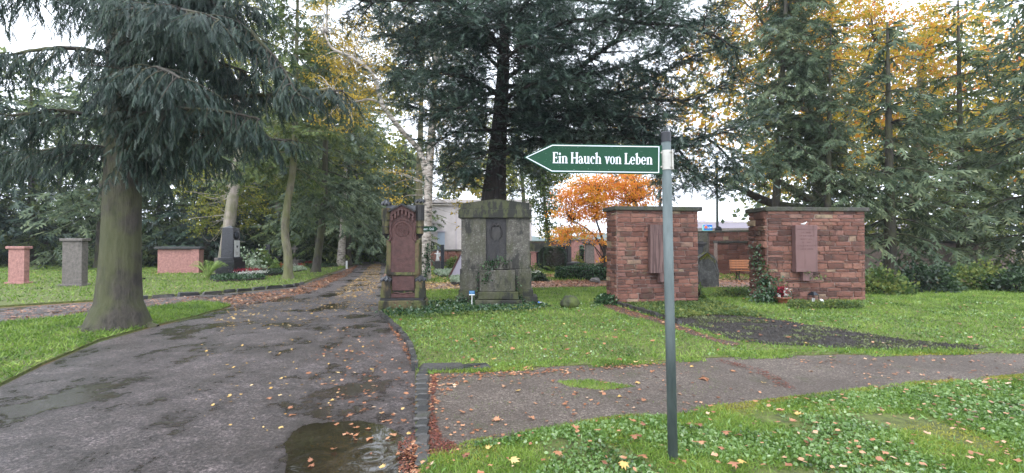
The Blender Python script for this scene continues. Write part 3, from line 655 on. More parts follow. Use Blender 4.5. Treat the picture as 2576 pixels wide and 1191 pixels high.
# cobble strip between road and gravel path
cob = empty('cobble_strip', (0, 0, 0)); tag(cob, 'single column of wet dark cobbles between road and gravel path', None, None, 'structure')
cvar = []
for v in range(6):
    r = random.Random(v + 90); mb = MB()
    def rr(z, i): return [(x * (1 - i) + r.uniform(-.03, .03), y * (1 - i) + r.uniform(-.03, .03), z + r.uniform(-.06, .06) * (z > .5)) for x, y in ((-.5, -.5), (0, -.5), (.5, -.5), (.5, .5), (0, .5), (-.5, .5))]
    mb.loft([rr(0, 0), rr(.75, 0.0), rr(1, .14)]); me = mb.mesh('cobble'); me.materials.append(M['kerb']); cvar.append(me)
y = 944; i = 0
while y < 1188:
    a, b = G(1046, y), G(1080, y); st = 0.20
    c = (a + b) / 2; wd = (b - a).length
    o = bpy.data.objects.new('cobble', cvar[i % 6]); COL.objects.link(o); o.parent = cob
    o.location = (c.x, c.y, -0.03); o.scale = (min(wd, 0.14) * random.uniform(.9, 1.02), st * random.uniform(.80, .93), 0.05 + random.uniform(0, .012)); o.rotation_euler = (0, 0, random.uniform(-.06, .06))
    nd = c.y - st; y = 615 + F * EYE / nd; i += 1

# ------------------------------------------------------------------ grass, weeds, litter (uncountable)
def tufts(name, poly, n, size, z, m, tilt=0.75, near=None, tmpl=BLADE, mask=None, label=None, patch=None, wide=1.0):
    q = rand_in(poly, n)
    if near: q = q[(q[:, 1] > near[0]) & (q[:, 1] < near[1]) & (np.abs(q[:, 0]) < q[:, 1] * 1.25 + 0.5)]
    if mask is not None: q = q[mask(q)]
    if patch:
        keep = np.array([mnoise.noise(Vector((x * patch[0] + patch[2], y * patch[0], 3.3))) for x, y in q]) > patch[1] + rng.normal(size=len(q)) * 0.08; q = q[keep]
    if not len(q): return None
    d = np.stack([rng.normal(size=len(q)), rng.normal(size=len(q)), np.abs(rng.normal(size=len(q))) * 0.4 + tilt], 1)
    p = np.concatenate([q, np.full((len(q), 1), z)], 1)
    sc = size * rng.uniform(0.5, 1.4, len(q)) * np.clip(q[:, 1] / 4.5, 0.75, 3.0) ** 0.35
    V, T = scatter((tmpl[0] * np.array([1, wide, 1]), tmpl[1]), p, d, sc, rng.uniform(0, 6, len(q)))
    o = link(name, npmesh(name, V, T), m); tag(o, label, None, None, 'stuff'); return o
not_bed = lambda q: ~(inside(q, soil_poly) | inside(q, bed_poly) | inside(q, bare_poly))
tufts('grass', fore_poly, 150000, 0.045, 0.016, M['grass'], near=(2.2, 7.5), patch=(1.6, -0.10, 0), label='short mixed grass in the near right verge', wide=1.3)
CLOVER = (np.array([(0, 0, 0), (0.35, 0.42, 0.1), (0.8, 0.34, 0.16), (1, 0, 0.1), (0.8, -0.34, 0.16), (0.35, -0.42, 0.1)], float), np.array([(0, 1, 2), (0, 2, 3), (0, 3, 4), (0, 4, 5)]))
tufts('weeds', fore_poly, 62000, 0.026, 0.032, M['clover'], tilt=0.15, near=(2.2, 7), patch=(1.3, -0.10, 5), tmpl=CLOVER, label='low clover and broad leaved weeds in the near verge')
tufts('moss', fore_poly, 60000, 0.016, 0.027, M['moss'], tilt=0.8, near=(2.2, 7), tmpl=BLADE, wide=3.5, patch=(1.1, 0.08, 9), label='yellow green moss along the path edge')
edge1 = gpoly([(1080, 1140), (1200, 1108), (1350, 1082), (1500, 1056), (1700, 1034), (1900, 1012), (2082, 990), (2300, 964), (2700, 935), (2700, 965), (2300, 1000), (2082, 1030), (1900, 1054), (1700, 1074), (1500, 1100), (1350, 1122), (1200, 1160), (1100, 1185)])
edge2 = gpoly([(1062, 925), (1300, 915), (1500, 908), (1700, 895), (1900, 886), (2082, 882), (2700, 878), (2700, 890), (2082, 903), (1900, 906), (1700, 916), (1500, 928), (1300, 937), (1080, 946)])
tufts('moss', edge1, 34000, 0.014, 0.014, M['moss'], tilt=0.8, wide=4, patch=(2.3, -0.08, 9), label='moss creeping onto the gravel from the near verge')
tufts('grass', edge1, 16000, 0.032, 0.012, M['grass'], wide=1.6, patch=(2.6, -0.02, 2), label='grass creeping onto the gravel from the near verge')
tufts('moss', edge2, 9000, 0.02, 0.016, M['moss'], tilt=0.8, wide=4, patch=(1.6, 0.0, 5), label='moss along the upper path edge')
tufts('grass', edge2, 15000, 0.045, 0.012, M['grass'], wide=1.6, patch=(2.2, -0.08, 6), label='ragged grass along the upper path edge')
ROS = (np.array([(0, 0, 0), (.45, .11, .16), (1, 0, .05), (.45, -.11, .16)], float), np.array([(0, 1, 2), (0, 2, 3)]))
tufts('weeds', fore_poly, 3000, 0.055, 0.020, M['fern2'], tilt=0.55, near=(2.2, 6), patch=(1.7, 0.16, 12), tmpl=ROS, label='tall pale dandelion leaves in the near verge')
tufts('grass', mid_poly, 125000, 0.050, 0.018, M['grass'], near=(5.0, 20), mask=not_bed, label='short green grass around the monuments', wide=1.7)
tufts('weeds', mid_poly, 34000, 0.026, 0.032, M['clover'], tilt=0.2, near=(5.0, 12.5), mask=not_bed, patch=(0.9, -0.06, 2), tmpl=CLOVER, label='patches of low weeds in the middle lawn')
tufts('grass', left_poly, 70000, 0.07, 0.045, M['grass'], near=(12, 46), label='bright green grass on the left lawn', wide=2.6)
tufts('grass', isl_poly, 26000, 0.06, 0.027, M['grass'], near=(4, 16), label='rough grass on the verge between the two roads', wide=1.8)
isl2 = gpoly([(1600, 975), (1480, 958), (1400, 962), (1430, 975), (1520, 985)])
tufts('grass', isl2, 2600, 0.028, 0.008, M['grass'], label='thin grass patch growing in the gravel path', wide=1.4)
tufts('grass', gpoly([(1100, 948), (1600, 930), (2000, 915), (2000, 985), (1500, 1040), (1250, 1090), (1100, 1110)]), 2600, 0.018, 0.008, M['grass'], patch=(1.8, 0.12, 1), label='sparse grass blades in the gravel')
tufts('grass', gpoly([(1062, 712), (1530, 706), (1530, 672), (1062, 672)]), 26000, 0.10, 0.0, M['grass'], patch=(0.35, -0.05, 4), label='thin grass behind the far path', wide=2.5)
tufts('grass', gpoly([(1700, 706), (2700, 700), (2700, 668), (1700, 672)]), 16000, 0.10, 0.0, M['grass'], label='grass around the bench', wide=2.5)
tufts('ground_cover', bed_poly, 9000, 0.05, 0.05, M['midgreen'], tilt=0.3, tmpl=LEAF, label='low green ground cover below the sandstone wall')
tufts('ground_cover', soil_poly, 9000, 0.024, 0.029, M['moss2'], tilt=0.5, patch=(2.6, 0.06, 8), tmpl=LEAF, label='seedlings sprouting in black soil')
tufts('ivy', gpoly([(958, 786), (1075, 765), (1160, 760), (1345, 762), (1385, 776), (1340, 785), (1200, 790), (1075, 795), (975, 803)]), 4200, 0.05, 0.04, M['ivy'], tilt=0.5, tmpl=LEAF, label='ivy creeping at the foot of the monuments')
tufts('ground_cover', gpoly([(958, 786), (1075, 765), (1160, 760), (1345, 762), (1385, 776), (1340, 788), (1200, 796), (1075, 803), (975, 808)]), 6000, 0.045, 0.03, M['midgreen'], tilt=0.4, tmpl=LEAF, label='green weeds mixed with ivy at the foot of the monuments')

def litter(name, poly, n, size, z, m, tmpl=MAPLE_S, near=None, label=None, patch=None, kind='stuff', tilt=0.14):
    q = rand_in(poly, n)
    if near: q = q[(q[:, 1] > near[0]) & (q[:, 1] < near[1])]
    if patch:
        keep = np.array([mnoise.noise(Vector((x * patch[0] + patch[2], y * patch[0], 1.1))) for x, y in q]) > patch[1] + rng.normal(size=len(q)) * 0.15; q = q[keep]
    a = rng.uniform(0, 6.28, len(q)); d = np.stack([np.cos(a), np.sin(a), rng.normal(size=len(q)) * tilt], 1)
    p = np.concatenate([q, z + rng.uniform(0.003, 0.012, (len(q), 1))], 1)
    V, T = scatter(tmpl, p, d, size * rng.uniform(0.45, 1.25, len(q)), rng.normal(size=len(q)) * 0.25 + np.pi * (rng.random(len(q)) < .4))
    o = link(name, npmesh(name, V, T), m); return tag(o, label, None, None, kind)
litter('fallen_leaves', gpoly([(940, 800), (1046, 935), (1046, 1150), (900, 1150), (780, 1000), (800, 850)]), 300, 0.05, 0.006, M['dead'], patch=(1.0, 0.0, 3), label='scattered small brown leaves on the wet road')
litter('fallen_leaves', gpoly([(975, 815), (1040, 930), (1040, 880), (1015, 842), (985, 812)]), 300, 0.052, 0.006, M['dead'], label='brown leaves drifted against the kerb')
litter('fallen_leaves', gpoly([(1046, 1110), (1100, 1150), (1060, 1220), (1000, 1200), (1020, 1130)]), 280, 0.033, 0.010, M['dead'], label='brown leaves gathered at the puddle rim')
litter('fallen_leaves', gpoly([(640, 860), (950, 800), (950, 960), (700, 1100), (494, 1100), (494, 860)]), 130, 0.045, 0.006, M['deadyellow'], label='pale leaves on the open road')
litter('fallen_leaves', gpoly([(860, 755), (952, 735), (958, 665), (935, 665), (900, 700), (840, 735)]), 1700, 0.07, 0.006, M['deadyellow'], tmpl=LEAF, label='yellow leaves littering the road beside the red stele')
litter('fallen_leaves', gpoly([(590, 775), (520, 752), (740, 727), (850, 688), (900, 668), (880, 690), (800, 730), (700, 755)]), 3200, 0.075, 0.006, M['dead'], tmpl=LEAF, label='orange brown leaves along the left road edge')
litter('fallen_leaves', gpoly([(520, 800), (620, 765), (700, 757), (950, 740), (940, 790), (700, 830), (560, 835)]), 480, 0.06, 0.006, M['deadyellow'], label='pale leaves on the road in front of the side path')
litter('fallen_leaves', gpoly([(0, 812), (0, 780), (500, 745), (580, 760), (494, 762)]), 900, 0.07, 0.006, M['dead'], label='leaves on the side path')
litter('fallen_leaves', path_poly, 900, 0.045, 0.012, M['dead'], patch=(0.8, 0.0, 3), label='small brown leaves on the gravel path')
litter('fallen_leaves', gpoly([(1070, 948), (1400, 930), (1700, 912), (1700, 922), (1400, 942), (1180, 955), (1120, 1000), (1080, 1100)]), 430, 0.045, 0.012, M['dead'], label='brown leaves along the path edge')
litter('fallen_leaves', mid_poly, 700, 0.07, 0.062, M['dead'], near=(5, 14), label='brown leaves scattered in the middle lawn')
litter('fallen_leaves', fore_poly, 520, 0.055, 0.058, M['dead'], near=(2.2, 7), label='brown leaves scattered in the near verge')
litter('fallen_leaves', far_poly, 7500, 0.085, 0.012, M['dead'], tmpl=LEAF, label='leaf litter covering the far path')
litter('fallen_leaves', gpoly([(1060, 735), (1160, 730), (1160, 680), (1080, 670), (1060, 690)]), 3200, 0.09, 0.03, M['deadyellow'], tmpl=LEAF, label='yellow litter under the birch')
litter('fallen_leaves', gpoly([(1335, 726), (1530, 722), (1420, 690), (1380, 665), (1340, 665)]), 7000, 0.11, 0.02, M['dead'], tmpl=LEAF, label='orange leaf litter below the orange maple')
litter('fallen_leaves', gpoly([(1755, 712), (1900, 710), (1900, 675), (1755, 680)]), 2600, 0.11, 0.02, M['dead'], tmpl=LEAF, label='leaf litter around the bench')
litter('fallen_leaves', left_poly, 2600, 0.09, 0.075, M['deadyellow'], near=(16, 45), patch=(0.3, 0.0, 3), tmpl=LEAF, label='leaf litter on the left lawn')

litter('fallen_leaves', gpoly(grit_px), 1500, 0.020, 0.011, M['redbits'], tmpl=LEAF, label='reddish crumbs of leaf along the cobbles')
litter('fallen_leaves', gpoly(veins), 420, 0.022, 0.010, M['redbits'], tmpl=LEAF, label='trail of dark red crumbs across the gravel path')
litter('fallen_leaves', gpoly([(1000, 1120), (1046, 1090), (1046, 1300), (1010, 1280)]), 700, 0.018, 0.010, M['redbits'], tmpl=LEAF, label='reddish crumbs at the puddle rim')
litter('fallen_leaves', bare_poly, 900, 0.035, 0.026, M['dead'], tmpl=LEAF, label='leaf crumbs on the bare earth strip')
n_ = 2600; q = rand_in(soil_poly, n_); CL = (np.array([(0, -.5, 0), (.4, .4, 0), (-.45, .35, 0), (.05, 0, .6)], float), np.array([(0, 1, 3), (1, 2, 3), (2, 0, 3)]))
a_ = rng.uniform(0, 6.28, n_); V, T = scatter(CL, np.concatenate([q, np.full((n_, 1), .024)], 1), np.stack([np.cos(a_), np.sin(a_), 0 * a_], 1), rng.uniform(.015, .06, n_)); tag(link('soil_clods', npmesh('soil_clods', V, T), M['soil']), 'dark clods in the soil bed', None, None, 'stuff')
# single large leaves
lm = []
for v in range(5):
    r = np.random.default_rng(v + 3); V, T = MAPLE; V = V.copy(); V[:, 2] += 0.22 * (V[:, 0] ** 2) * r.uniform(0, 1) + 0.5 * V[:, 1] ** 2 * r.uniform(0, 1.2) + r.normal(size=len(V)) * 0.02
    V[:, :2] *= 1 + r.normal(size=(len(V), 1)) * 0.06
    mm_ = npmesh('maple_leaf', V, T); mm_.materials.append(M['dead'] if v < 4 else M['deadyellow']); lm.append(mm_)
def big_leaves(px, size, z, label, group):
    for i, (x, y) in enumerate(px):
        p = G(x, y, z); o = bpy.data.objects.new('maple_leaf', lm[(i * 3 + int(x)) % 5]); COL.objects.link(o)
        o.location = (p.x, p.y, z + 0.01); o.rotation_euler = (random.uniform(-.2, .2) + (math.pi if random.random() < .3 else 0), random.uniform(-.2, .2), random.uniform(0, 6.28)); s_ = size * random.uniform(.75, 1.25); o.scale = (s_, s_, s_)
        tag(o, label, 'leaf', group)
big_leaves([(1690, 0)], 0.01, -1, 'x', 'x') if False else None
big_leaves([(1773, 955)], 0.20, 0.012, 'largest orange brown maple leaf, flat on the gravel path just right of the sign post', None)
big_leaves([(895, 1078), (893, 1100), (930, 1106), (782, 1163), (786, 1172), (840, 1132), (992, 1098), (1005, 1145), (960, 1180)], 0.085, 0.014, 'brown leaf floating on the large puddle', 'leaves on the large puddle')
big_leaves([(773, 940), (730, 1030), (735, 1046), (575, 1000), (680, 1003), (880, 930), (875, 925), (838, 1010), (1010, 1032), (1000, 958), (1018, 940), (1015, 1060), (1028, 1095), (960, 1042), (975, 1062), (850, 900), (1035, 975), (1020, 990)], 0.08, 0.008, 'brown maple leaf lying on the wet asphalt road', 'leaves on the wet road')
big_leaves([(1130, 968), (1172, 962), (1205, 958), (1268, 975), (1183, 1000), (1165, 1040), (1250, 1060), (1340, 1055), (1300, 985), (1390, 960), (1420, 1020), (1450, 990), (1520, 965), (1560, 1000), (1602, 965), (1620, 1010), (1840, 935), (1890, 940), (1920, 965), (2040, 935), (1100, 1010), (1125, 1080), (1190, 1090), (1740, 925), (1640, 938)], 0.085, 0.012, 'small curled brown maple leaf on the gravel path', 'leaves on the gravel path')
big_leaves([(1388, 883), (1425, 882), (1325, 925), (1420, 815), (1470, 838), (1505, 855), (1545, 850), (1560, 905), (1600, 912), (1480, 890), (1290, 880), (1330, 838), (1515, 812), (1240, 905), (1190, 905), (1150, 860), (1640, 860), (1200, 925)], 0.11, 0.075, 'orange brown leaf lying in the middle lawn grass', 'leaves in the middle lawn')
big_leaves([(1768, 1115), (1830, 1090), (1760, 1070), (1870, 1165), (1850, 1170), (1990, 1060), (1960, 1035), (1935, 1025), (2010, 1045), (1590, 1060), (1500, 1085), (1450, 1080), (1288, 1160), (1230, 1130), (1310, 1100), (1400, 1140), (1620, 1150), (1720, 1165), (1570, 1168), (2040, 1110), (1900, 1010), (1600, 1100)], 0.095, 0.07, 'brown maple leaf lying in the near grass verge', 'leaves in the near verge')
big_leaves([(2000, 822), (1915, 845), (1980, 850), (2030, 866), (1880, 860), (1690, 790), (1930, 808)], 0.12, 0.033, 'pale orange leaf on the black soil bed', 'leaves on the soil bed')

# ------------------------------------------------------------------ lettering
def arc(cx, cy, rx, ry, a0, a1, w0, w1=None, n=16):
    """ribbon along an ellipse, thick (w0) at the sides and thin (w1) at top and bottom"""
    w1 = w1 if w1 is not None else w0 * 0.45; o_, i_ = [], []
    for k in range(n + 1):
        a = R(a0 + (a1 - a0) * k / n); c, s = math.cos(a), math.sin(a); w = w1 + (w0 - w1) * abs(c) ** 1.5
        o_.append((cx + rx * c, cy + ry * s)); i_.append((cx + (rx - w) * c, cy + (ry - w1 - (w - w1) * .15) * s))
    return o_ + i_[::-1]
def rc(x0, y0, x1, y1): return [(x0, y0), (x1, y0), (x1, y1), (x0, y1)]
ST = 0.19; sf = 0.07
def nstem(x): return [rc(x, 0, x + ST, .62), rc(x - .05, 0, x + ST + .05, sf), [(x - .07, .60), (x + ST, .66), (x + ST, .50), (x - .05, .53)]]
def hump(x): return [arc(x + ST + .10, .42, .27, .245, 0, 150, ST, .07), rc(x + ST + .37 - ST, 0, x + ST + .37, .43), rc(x + ST + .13, 0, x + ST + .42, sf)]
def bowl(x): return [arc(x + ST + .08, .33, .29, .34, -110, 110, ST, .07)]
GL = {
 'E': ([rc(.04, 0, .24, 1), rc(0, 0, .28, sf), rc(0, .93, .28, 1), rc(.2, 0, .56, .08), rc(.2, .92, .54, 1), rc(.2, .47, .46, .55), [(.50, 0), (.60, 0), (.58, .26), (.52, .26)], [(.47, 1), (.56, 1), (.57, .76), (.51, .76)], rc(.42, .38, .48, .63)], .64),
 'H': ([rc(.04, 0, .24, 1), rc(.56, 0, .76, 1), rc(0, 0, .29, sf), rc(.51, 0, .80, sf), rc(0, .93, .29, 1), rc(.51, .93, .80, 1), rc(.2, .46, .6, .55)], .84),
 'L': ([rc(.04, 0, .24, 1), rc(0, 0, .28, sf), rc(0, .93, .30, 1), rc(.2, 0, .56, .08), [(.48, 0), (.60, 0), (.58, .30), (.53, .30)]], .62),
 'i': ([*nstem(.05), arc(.145, .85, .105, .11, 0, 360, .10, .10)], .36),
 'n': (nstem(.05) + hump(.05), .72),
 'm': (nstem(.05) + hump(.05) + hump(.42), 1.09),
 'r': (nstem(.05) + [arc(.36, .50, .13, .13, -10, 360, .12, .11), [(.2, .42), (.28, .40), (.40, .56), (.34, .63)]], .52),
 'h': ([rc(.05, 0, .24, .98), rc(0, 0, .29, sf), [(-.04, .93), (.24, 1.05), (.24, .88), (-.02, .87)]] + hump(.05), .72),
 'a': ([arc(.22, .46, .21, .22, 20, 175, .16, .07), rc(.30, .05, .48, .50), [(.42, 0), (.58, .02), (.58, .10), (.42, .14)], arc(.24, .19, .23, .21, 60, 320, .16, .07)], .60),
 'u': ([rc(.05, .2, .24, .66), rc(0, .59, .24, .66), rc(.42, 0, .61, .66), rc(.36, .59, .61, .66), rc(.55, 0, .68, sf), arc(.28, .24, .23, .25, 180, 330, ST, .07)], .72),
 'c': ([arc(.28, .33, .28, .35, 55, 305, ST, .07), arc(.42, .52, .10, .10, 0, 360, .09, .09)], .56),
 'o': ([arc(.29, .33, .29, .35, 0, 360, .18, .07)], .62),
 'e': ([arc(.28, .33, .28, .35, -2, 180, .17, .07), arc(.28, .33, .28, .35, 180, 318, .18, .07), rc(.13, .31, .54, .38)], .60),
 'v': ([[(.08, .66), (.28, .66), (.38, .10), (.30, -.02), (.26, -.02)], [(.26, 0), (.34, 0), (.56, .60), (.46, .66)], rc(0, .60, .30, .66), [(.38, .60), (.50, .72), (.60, .62), (.52, .52)]], .60),
 'b': ([rc(.05, 0, .24, .98), [(-.04, .93), (.24, 1.05), (.24, .88), (-.02, .87)], arc(.28, .33, .30, .35, -125, 125, .18, .07)], .62),
 'S': ([arc(.28, .74, .26, .27, 20, 270, .17, .08), arc(.28, .27, .28, .28, -160, 90, .17, .08), rc(.48, .72, .54, 1), rc(.0, .0, .06, .28)], .60),
 'p': (nstem(.05) + [rc(.05, -.32, .24, .1), rc(0, -.32, .30, -.25), arc(.28, .33, .30, .35, -125, 125, .18, .07)], .62),
 'G': ([arc(.38, .5, .38, .52, 45, 320, .20, .08), rc(.50, .02, .70, .44), rc(.40, .38, .78, .45), rc(.62, .72, .68, 1)], .80),
 '-': ([rc(.05, .27, .32, .39)], .38), ' ': ([], .30),
}
def lettering(name, text, h, x0, x1, z0, y, m, parent):
    adv = sum(GL[c][1] for c in text); k = (x1 - x0) / adv; x = x0; out = []
    for ch in text:
        if ch != ' ':
            mb = MB()
            for i, st in enumerate(GL[ch][0]):
                dd = 0.00012 * (i % 9)
                pts = [(x + px * k, z0 + pz * h) for px, pz in st]
                mb.prism(pts, y - 0.0012 - dd, y + 0.0005)
            out.append(mb.build(name, m, parent))
        x += GL[ch][1] * k
    return out

# ------------------------------------------------------------------ signposts
sp = empty('signpost', P(1693, 1158, 3.42), 0, 'galvanised post with large green arrow sign reading Ein Hauch von Leben', 'signpost')
sp.location.z = 0; px_m = 3.42 / F
sp.rotation_euler = (0, R(-0.95), 0)
H = P(1676, 332, 3.42).z
MB().lathe([(0.034, -0.1), (0.034, H - 0.075)], 24).build('post', M['steel'], sp, False).data.shade_smooth()
MB().lathe([(0.0365, H - 0.075), (0.0365, H - 0.008), (0.030, H)], 24).build('cap', M['blackplastic'], sp)
zc = P(1500, 403, 3.42).z; zt, zb = zc + 0.105, zc - 0.108
sg = empty('sign', (0, 0, zc)); sg.parent = sp; sg.rotation_euler = (0, R(1.75), 0)
x_r = -0.029; x_tip = (1315 - 1676) * px_m; x_sh = (1386 - 1676) * px_m; hh = 0.1045
out = [(x_tip, 0.004), (x_sh, -hh), (x_r, -hh), (x_r, hh), (x_sh, hh)]
MB().prism(out, -0.010, 0.010).build('panel', M['signgreen'], sg)
def inset(s_): return [(x_tip + s_ * 1.9, 0.004), (x_sh + s_ * .45, -hh + s_), (x_r - 0.027 - (s_ - .009), -hh + s_), (x_r - 0.027 - (s_ - .009), hh - s_), (x_sh + s_ * .45, hh - s_)]
a_, b_ = inset(0.008), inset(0.0145); mb = MB()
for i in range(5):
    k = (i + 1) % 5; v = [a_[i], a_[k], b_[k], b_[i]]; mb.prism(v, -0.0112, -0.0095)
mb.build('border', M['signwhite'], sg)
lettering('letter', 'Ein Hauch von Leben', 0.080, (1389 - 1676) * px_m, (1641 - 1676) * px_m, -0.036, -0.0105, M['signwhite'], sg)
for z_ in (-0.052, 0.05):
    o = MB().lathe([(0.0072, 0), (0.0072, 0.004), (0.004, 0.007)], 10).build('bolt', M['bracket'], sg); o.location = (x_r - 0.010, -0.0105, z_); o.rotation_euler = (math.pi / 2, 0, 0)
mb = MB()
n = 20; mb.loft([[(0.0375 * math.cos(2 * math.pi * j / n), 0.0375 * math.sin(2 * math.pi * j / n), z) for j in range(n)] for z in (zc - 0.072, zc + 0.068)])
mb.box(0.030, 0.043, -0.026, 0.010, zc - 0.071, zc + 0.067)
mb.box(-0.032, -0.026, -0.012, 0.012, zc - 0.070, zc + 0.066)
mb.build('clamp', M['bracket'], sp)
for z_ in (zc - 0.055, zc + 0.052):
    o = MB().lathe([(0.0062, 0), (0.0062, 0.010)], 8).build('bolt', M['bracket'], sp); o.location = (0.032, -0.030, z_); o.rotation_euler = (math.pi / 2, 0, 0)

s2 = empty('signpost', P(1036, 720, 17.8), 0, 'far green arrow sign pointing right behind the red stele, reading Grab', 'signpost'); s2.location.z = 0
MB().lathe([(0.034, -0.05), (0.034, 2.30)], 12).build('post', M['steel'], s2, True)
sg2 = empty('sign', (0, 0, P(1080, 576.5, 17.8).z)); sg2.parent = s2; k = 17.8 / F
xt = (1102 - 1036) * k; xs = (1094 - 1036) * k
MB().prism([(0.03, -.1), (xs, -.1), (xt, 0), (xs, .1), (0.03, .1)], -0.01, 0.01).build('panel', M['signgreen'], sg2)
lettering('letter', 'Schopenhauer - Grab', 0.10, 0.06, (1091.5 - 1036) * k, -0.045, -0.0105, M['signwhite'], sg2)
sp3 = empty('small_sign', P(1187, 768, 11.7), 0, 'small blue information plate on a white stake before the grey monument', 'sign'); sp3.location.z = 0; k = 11.7 / F
zt = P(1187, 732, 11.7).z; zb = P(1187, 743, 11.7).z
MB().box(-7 * k, 7 * k, -0.006, 0.006, zb, zt, 0.001).build('plate', M['blue'], sp3)
MB().box(-7 * k, 7 * k, -0.0085, -0.004, zb, zb + 0.022).build('white_strip', M['white'], sp3)
for z_, w_ in ((zt - .028, 5.4), (zt - .055, 4.6), (zt - .072, 1.6)):
    x = -w_ * k
    mb = MB()
    while x < w_ * k - .006:
        l = random.uniform(.004, .009); mb.box(x, x + l, -0.0078, -0.005, z_, z_ + .012); x += l + .003
    mb.build('lettering', M['palelight'], sp3)
MB().box(-0.008, 0.008, 0.006, 0.02, -0.05, zb + 0.05).build('stake', M['white'], sp3)

# ------------------------------------------------------------------ grey monument
D0 = 12.2; k = D0 / F; MX = (1247 - CX) / F * D0
mo = empty('grave_monument', (MX, D0, 0.0), 0, 'large grey mossy gravestone with low pediment and dark niche', 'monument')
def mx(x): return (x - 1247) * k
def mz(y): return P(1247, y, D0).z
bx = lambda n, m, *a, **kw: MB().box(*a, **kw).build(n, M[m], mo)
bx('step', 'grey_mossy', mx(1147), mx(1352), -0.10, 0.62, -0.02, mz(746), bev=0.012)
bx('plinth', 'grey_mossy', mx(1154), mx(1341), -0.02, 0.55, mz(746) - .01, mz(729), bev=0.015)
bx('lower_body', 'grey_stone', mx(1157), mx(1337), 0.01, 0.52, mz(729) - .003, mz(677), bev=0.01)
ub = empty('body', (0, 0, 0)); ub.parent = mo
zz0, zz1 = mz(677) - .003, mz(549)
MB().box(mx(1160), mx(1222), 0.03, 0.50, zz0, zz1, 0.012).build('pilaster', M['grey_stone'], ub)
MB().box(mx(1274), mx(1333), 0.03, 0.50, zz0, zz1, 0.012).build('pilaster', M['grey_stone'], ub)
MB().box(mx(1222) + .001, mx(1274) - .001, 0.09, 0.48, zz0, zz1 - .001).build('niche', M['bronze'], ub)
bx('architrave', 'grey_mossy', mx(1153), mx(1337), -0.03, 0.55, zz1 + .001, mz(527), bev=0.012)
z0 = mz(527) + .001
MB().prism([(mx(1157), z0), (mx(1332), z0), (mx(1332), mz(512)), (mx(1290), mz(506)), (mx(1248), mz(501)), (mx(1205), mz(506)), (mx(1158), mz(513))], 0.0, 0.52).build('pediment', M['grey_mossy'], mo)
# niche relief: shield with wreath
sh = empty('relief', (mx(1248), 0.09, mz(585))); sh.parent = mo
pts = [(-.10, .14), (-.12, .02), (-.09, -.14), (-.05, -.20), (.05, -.20), (.09, -.14), (.12, .02), (.10, .14)]
MB().prism(pts, -0.03, 0.01).build('shield', M['bronze'], sh)
mb = MB()
for s_ in (-1, 1):
    cc = [(s_ * (.02 + .13 * math.sin(R(a))), -0.025, .03 + .20 * math.cos(R(a))) for a in range(0, 150, 12)]
    mb.tube(spline(cc, 3), 0.018, 6)
mb.tube(spline([(-.09, -.03, .15), (-.04, -.04, .20), (0, -.04, .17), (.05, -.04, .20), (.09, -.03, .14)], 4), 0.02, 6)
mb.build('wreath', M['bronze'], sh, True)
cb = empty('ledge', (0, 0, 0)); cb.parent = mo
MB().box(mx(1223), mx(1281), -0.16, 0.03, mz(678), mz(658), 0.012).build('block', M['grey_stone'], cb)
for x in (1252, 1270):
    mb = MB(); c = [(mx(x) + .052 * math.cos(a), -0.162, mz(668.5) + .052 * math.sin(a)) for a in np.linspace(0, 2 * math.pi, 19)]
    mb.tube(c, 0.008, 5); mb.tube([(mx(x) - .02, -.162, mz(668)), (mx(x) + .01, -.162, mz(669)), (mx(x) + .03, -.162, mz(666))], 0.006, 4); mb.build('ring', M['grey_mossy'], cb, True)
bx('front_block', 'grey_stone', mx(1209), mx(1296), -0.30, 0.008, mz(732), mz(679), bev=0.014)
bx('front_base', 'grey_mossy', mx(1206), mx(1303), -0.36, -0.022, mz(750), mz(732) + .002, bev=0.014)
bx('front_step', 'grey_mossy', mx(1199), mx(1312), -0.48, -0.102, -0.03, mz(751), bev=0.014)
# ivy on the monument
def ivy_patch(name, anchors, n, m='ivy', parent=None, label=None, size=0.055, spread=(0.12, 0.05, 0.10)):
    ps, ds = [], []
    A = np.array(anchors, float)
    lines = [(spline(A, 4) if len(A) > 2 else A, 0.006)]
    L = spline(A, 12) if len(A) > 2 else A
    idx = rng.integers(0, len(L), n); ps = L[idx] + rng.normal(size=(n, 3)) * np.array(spread)
    ps[:, 2] = np.maximum(ps[:, 2], 0.03)
    ds = rng.normal(size=(n, 3)) * 0.6 + np.array([0, -0.6, -0.5])
    return scatter(LEAF, ps, ds, size * rng.uniform(0.6, 1.4, n), rng.uniform(-.6, .6, n)), lines[0]
def ivy(label, strands, m='ivy', size=0.055, spread=(0.10, 0.04, 0.09)):
    root = empty('ivy', (0, 0, 0), 0, label, 'plant'); sc_, ln = [], []
    for a, n_ in strands:
        s_, l_ = ivy_patch('ivy', a, n_, size=size, spread=spread); sc_.append(s_); ln.append(l_)
    foliage_obj('foliage', sc_, M[m], root); V, T = tubes(ln, 4); link('stem', npmesh('stem', V, T), M['twig'], root)
    return root
wx = lambda x: MX + mx(x)
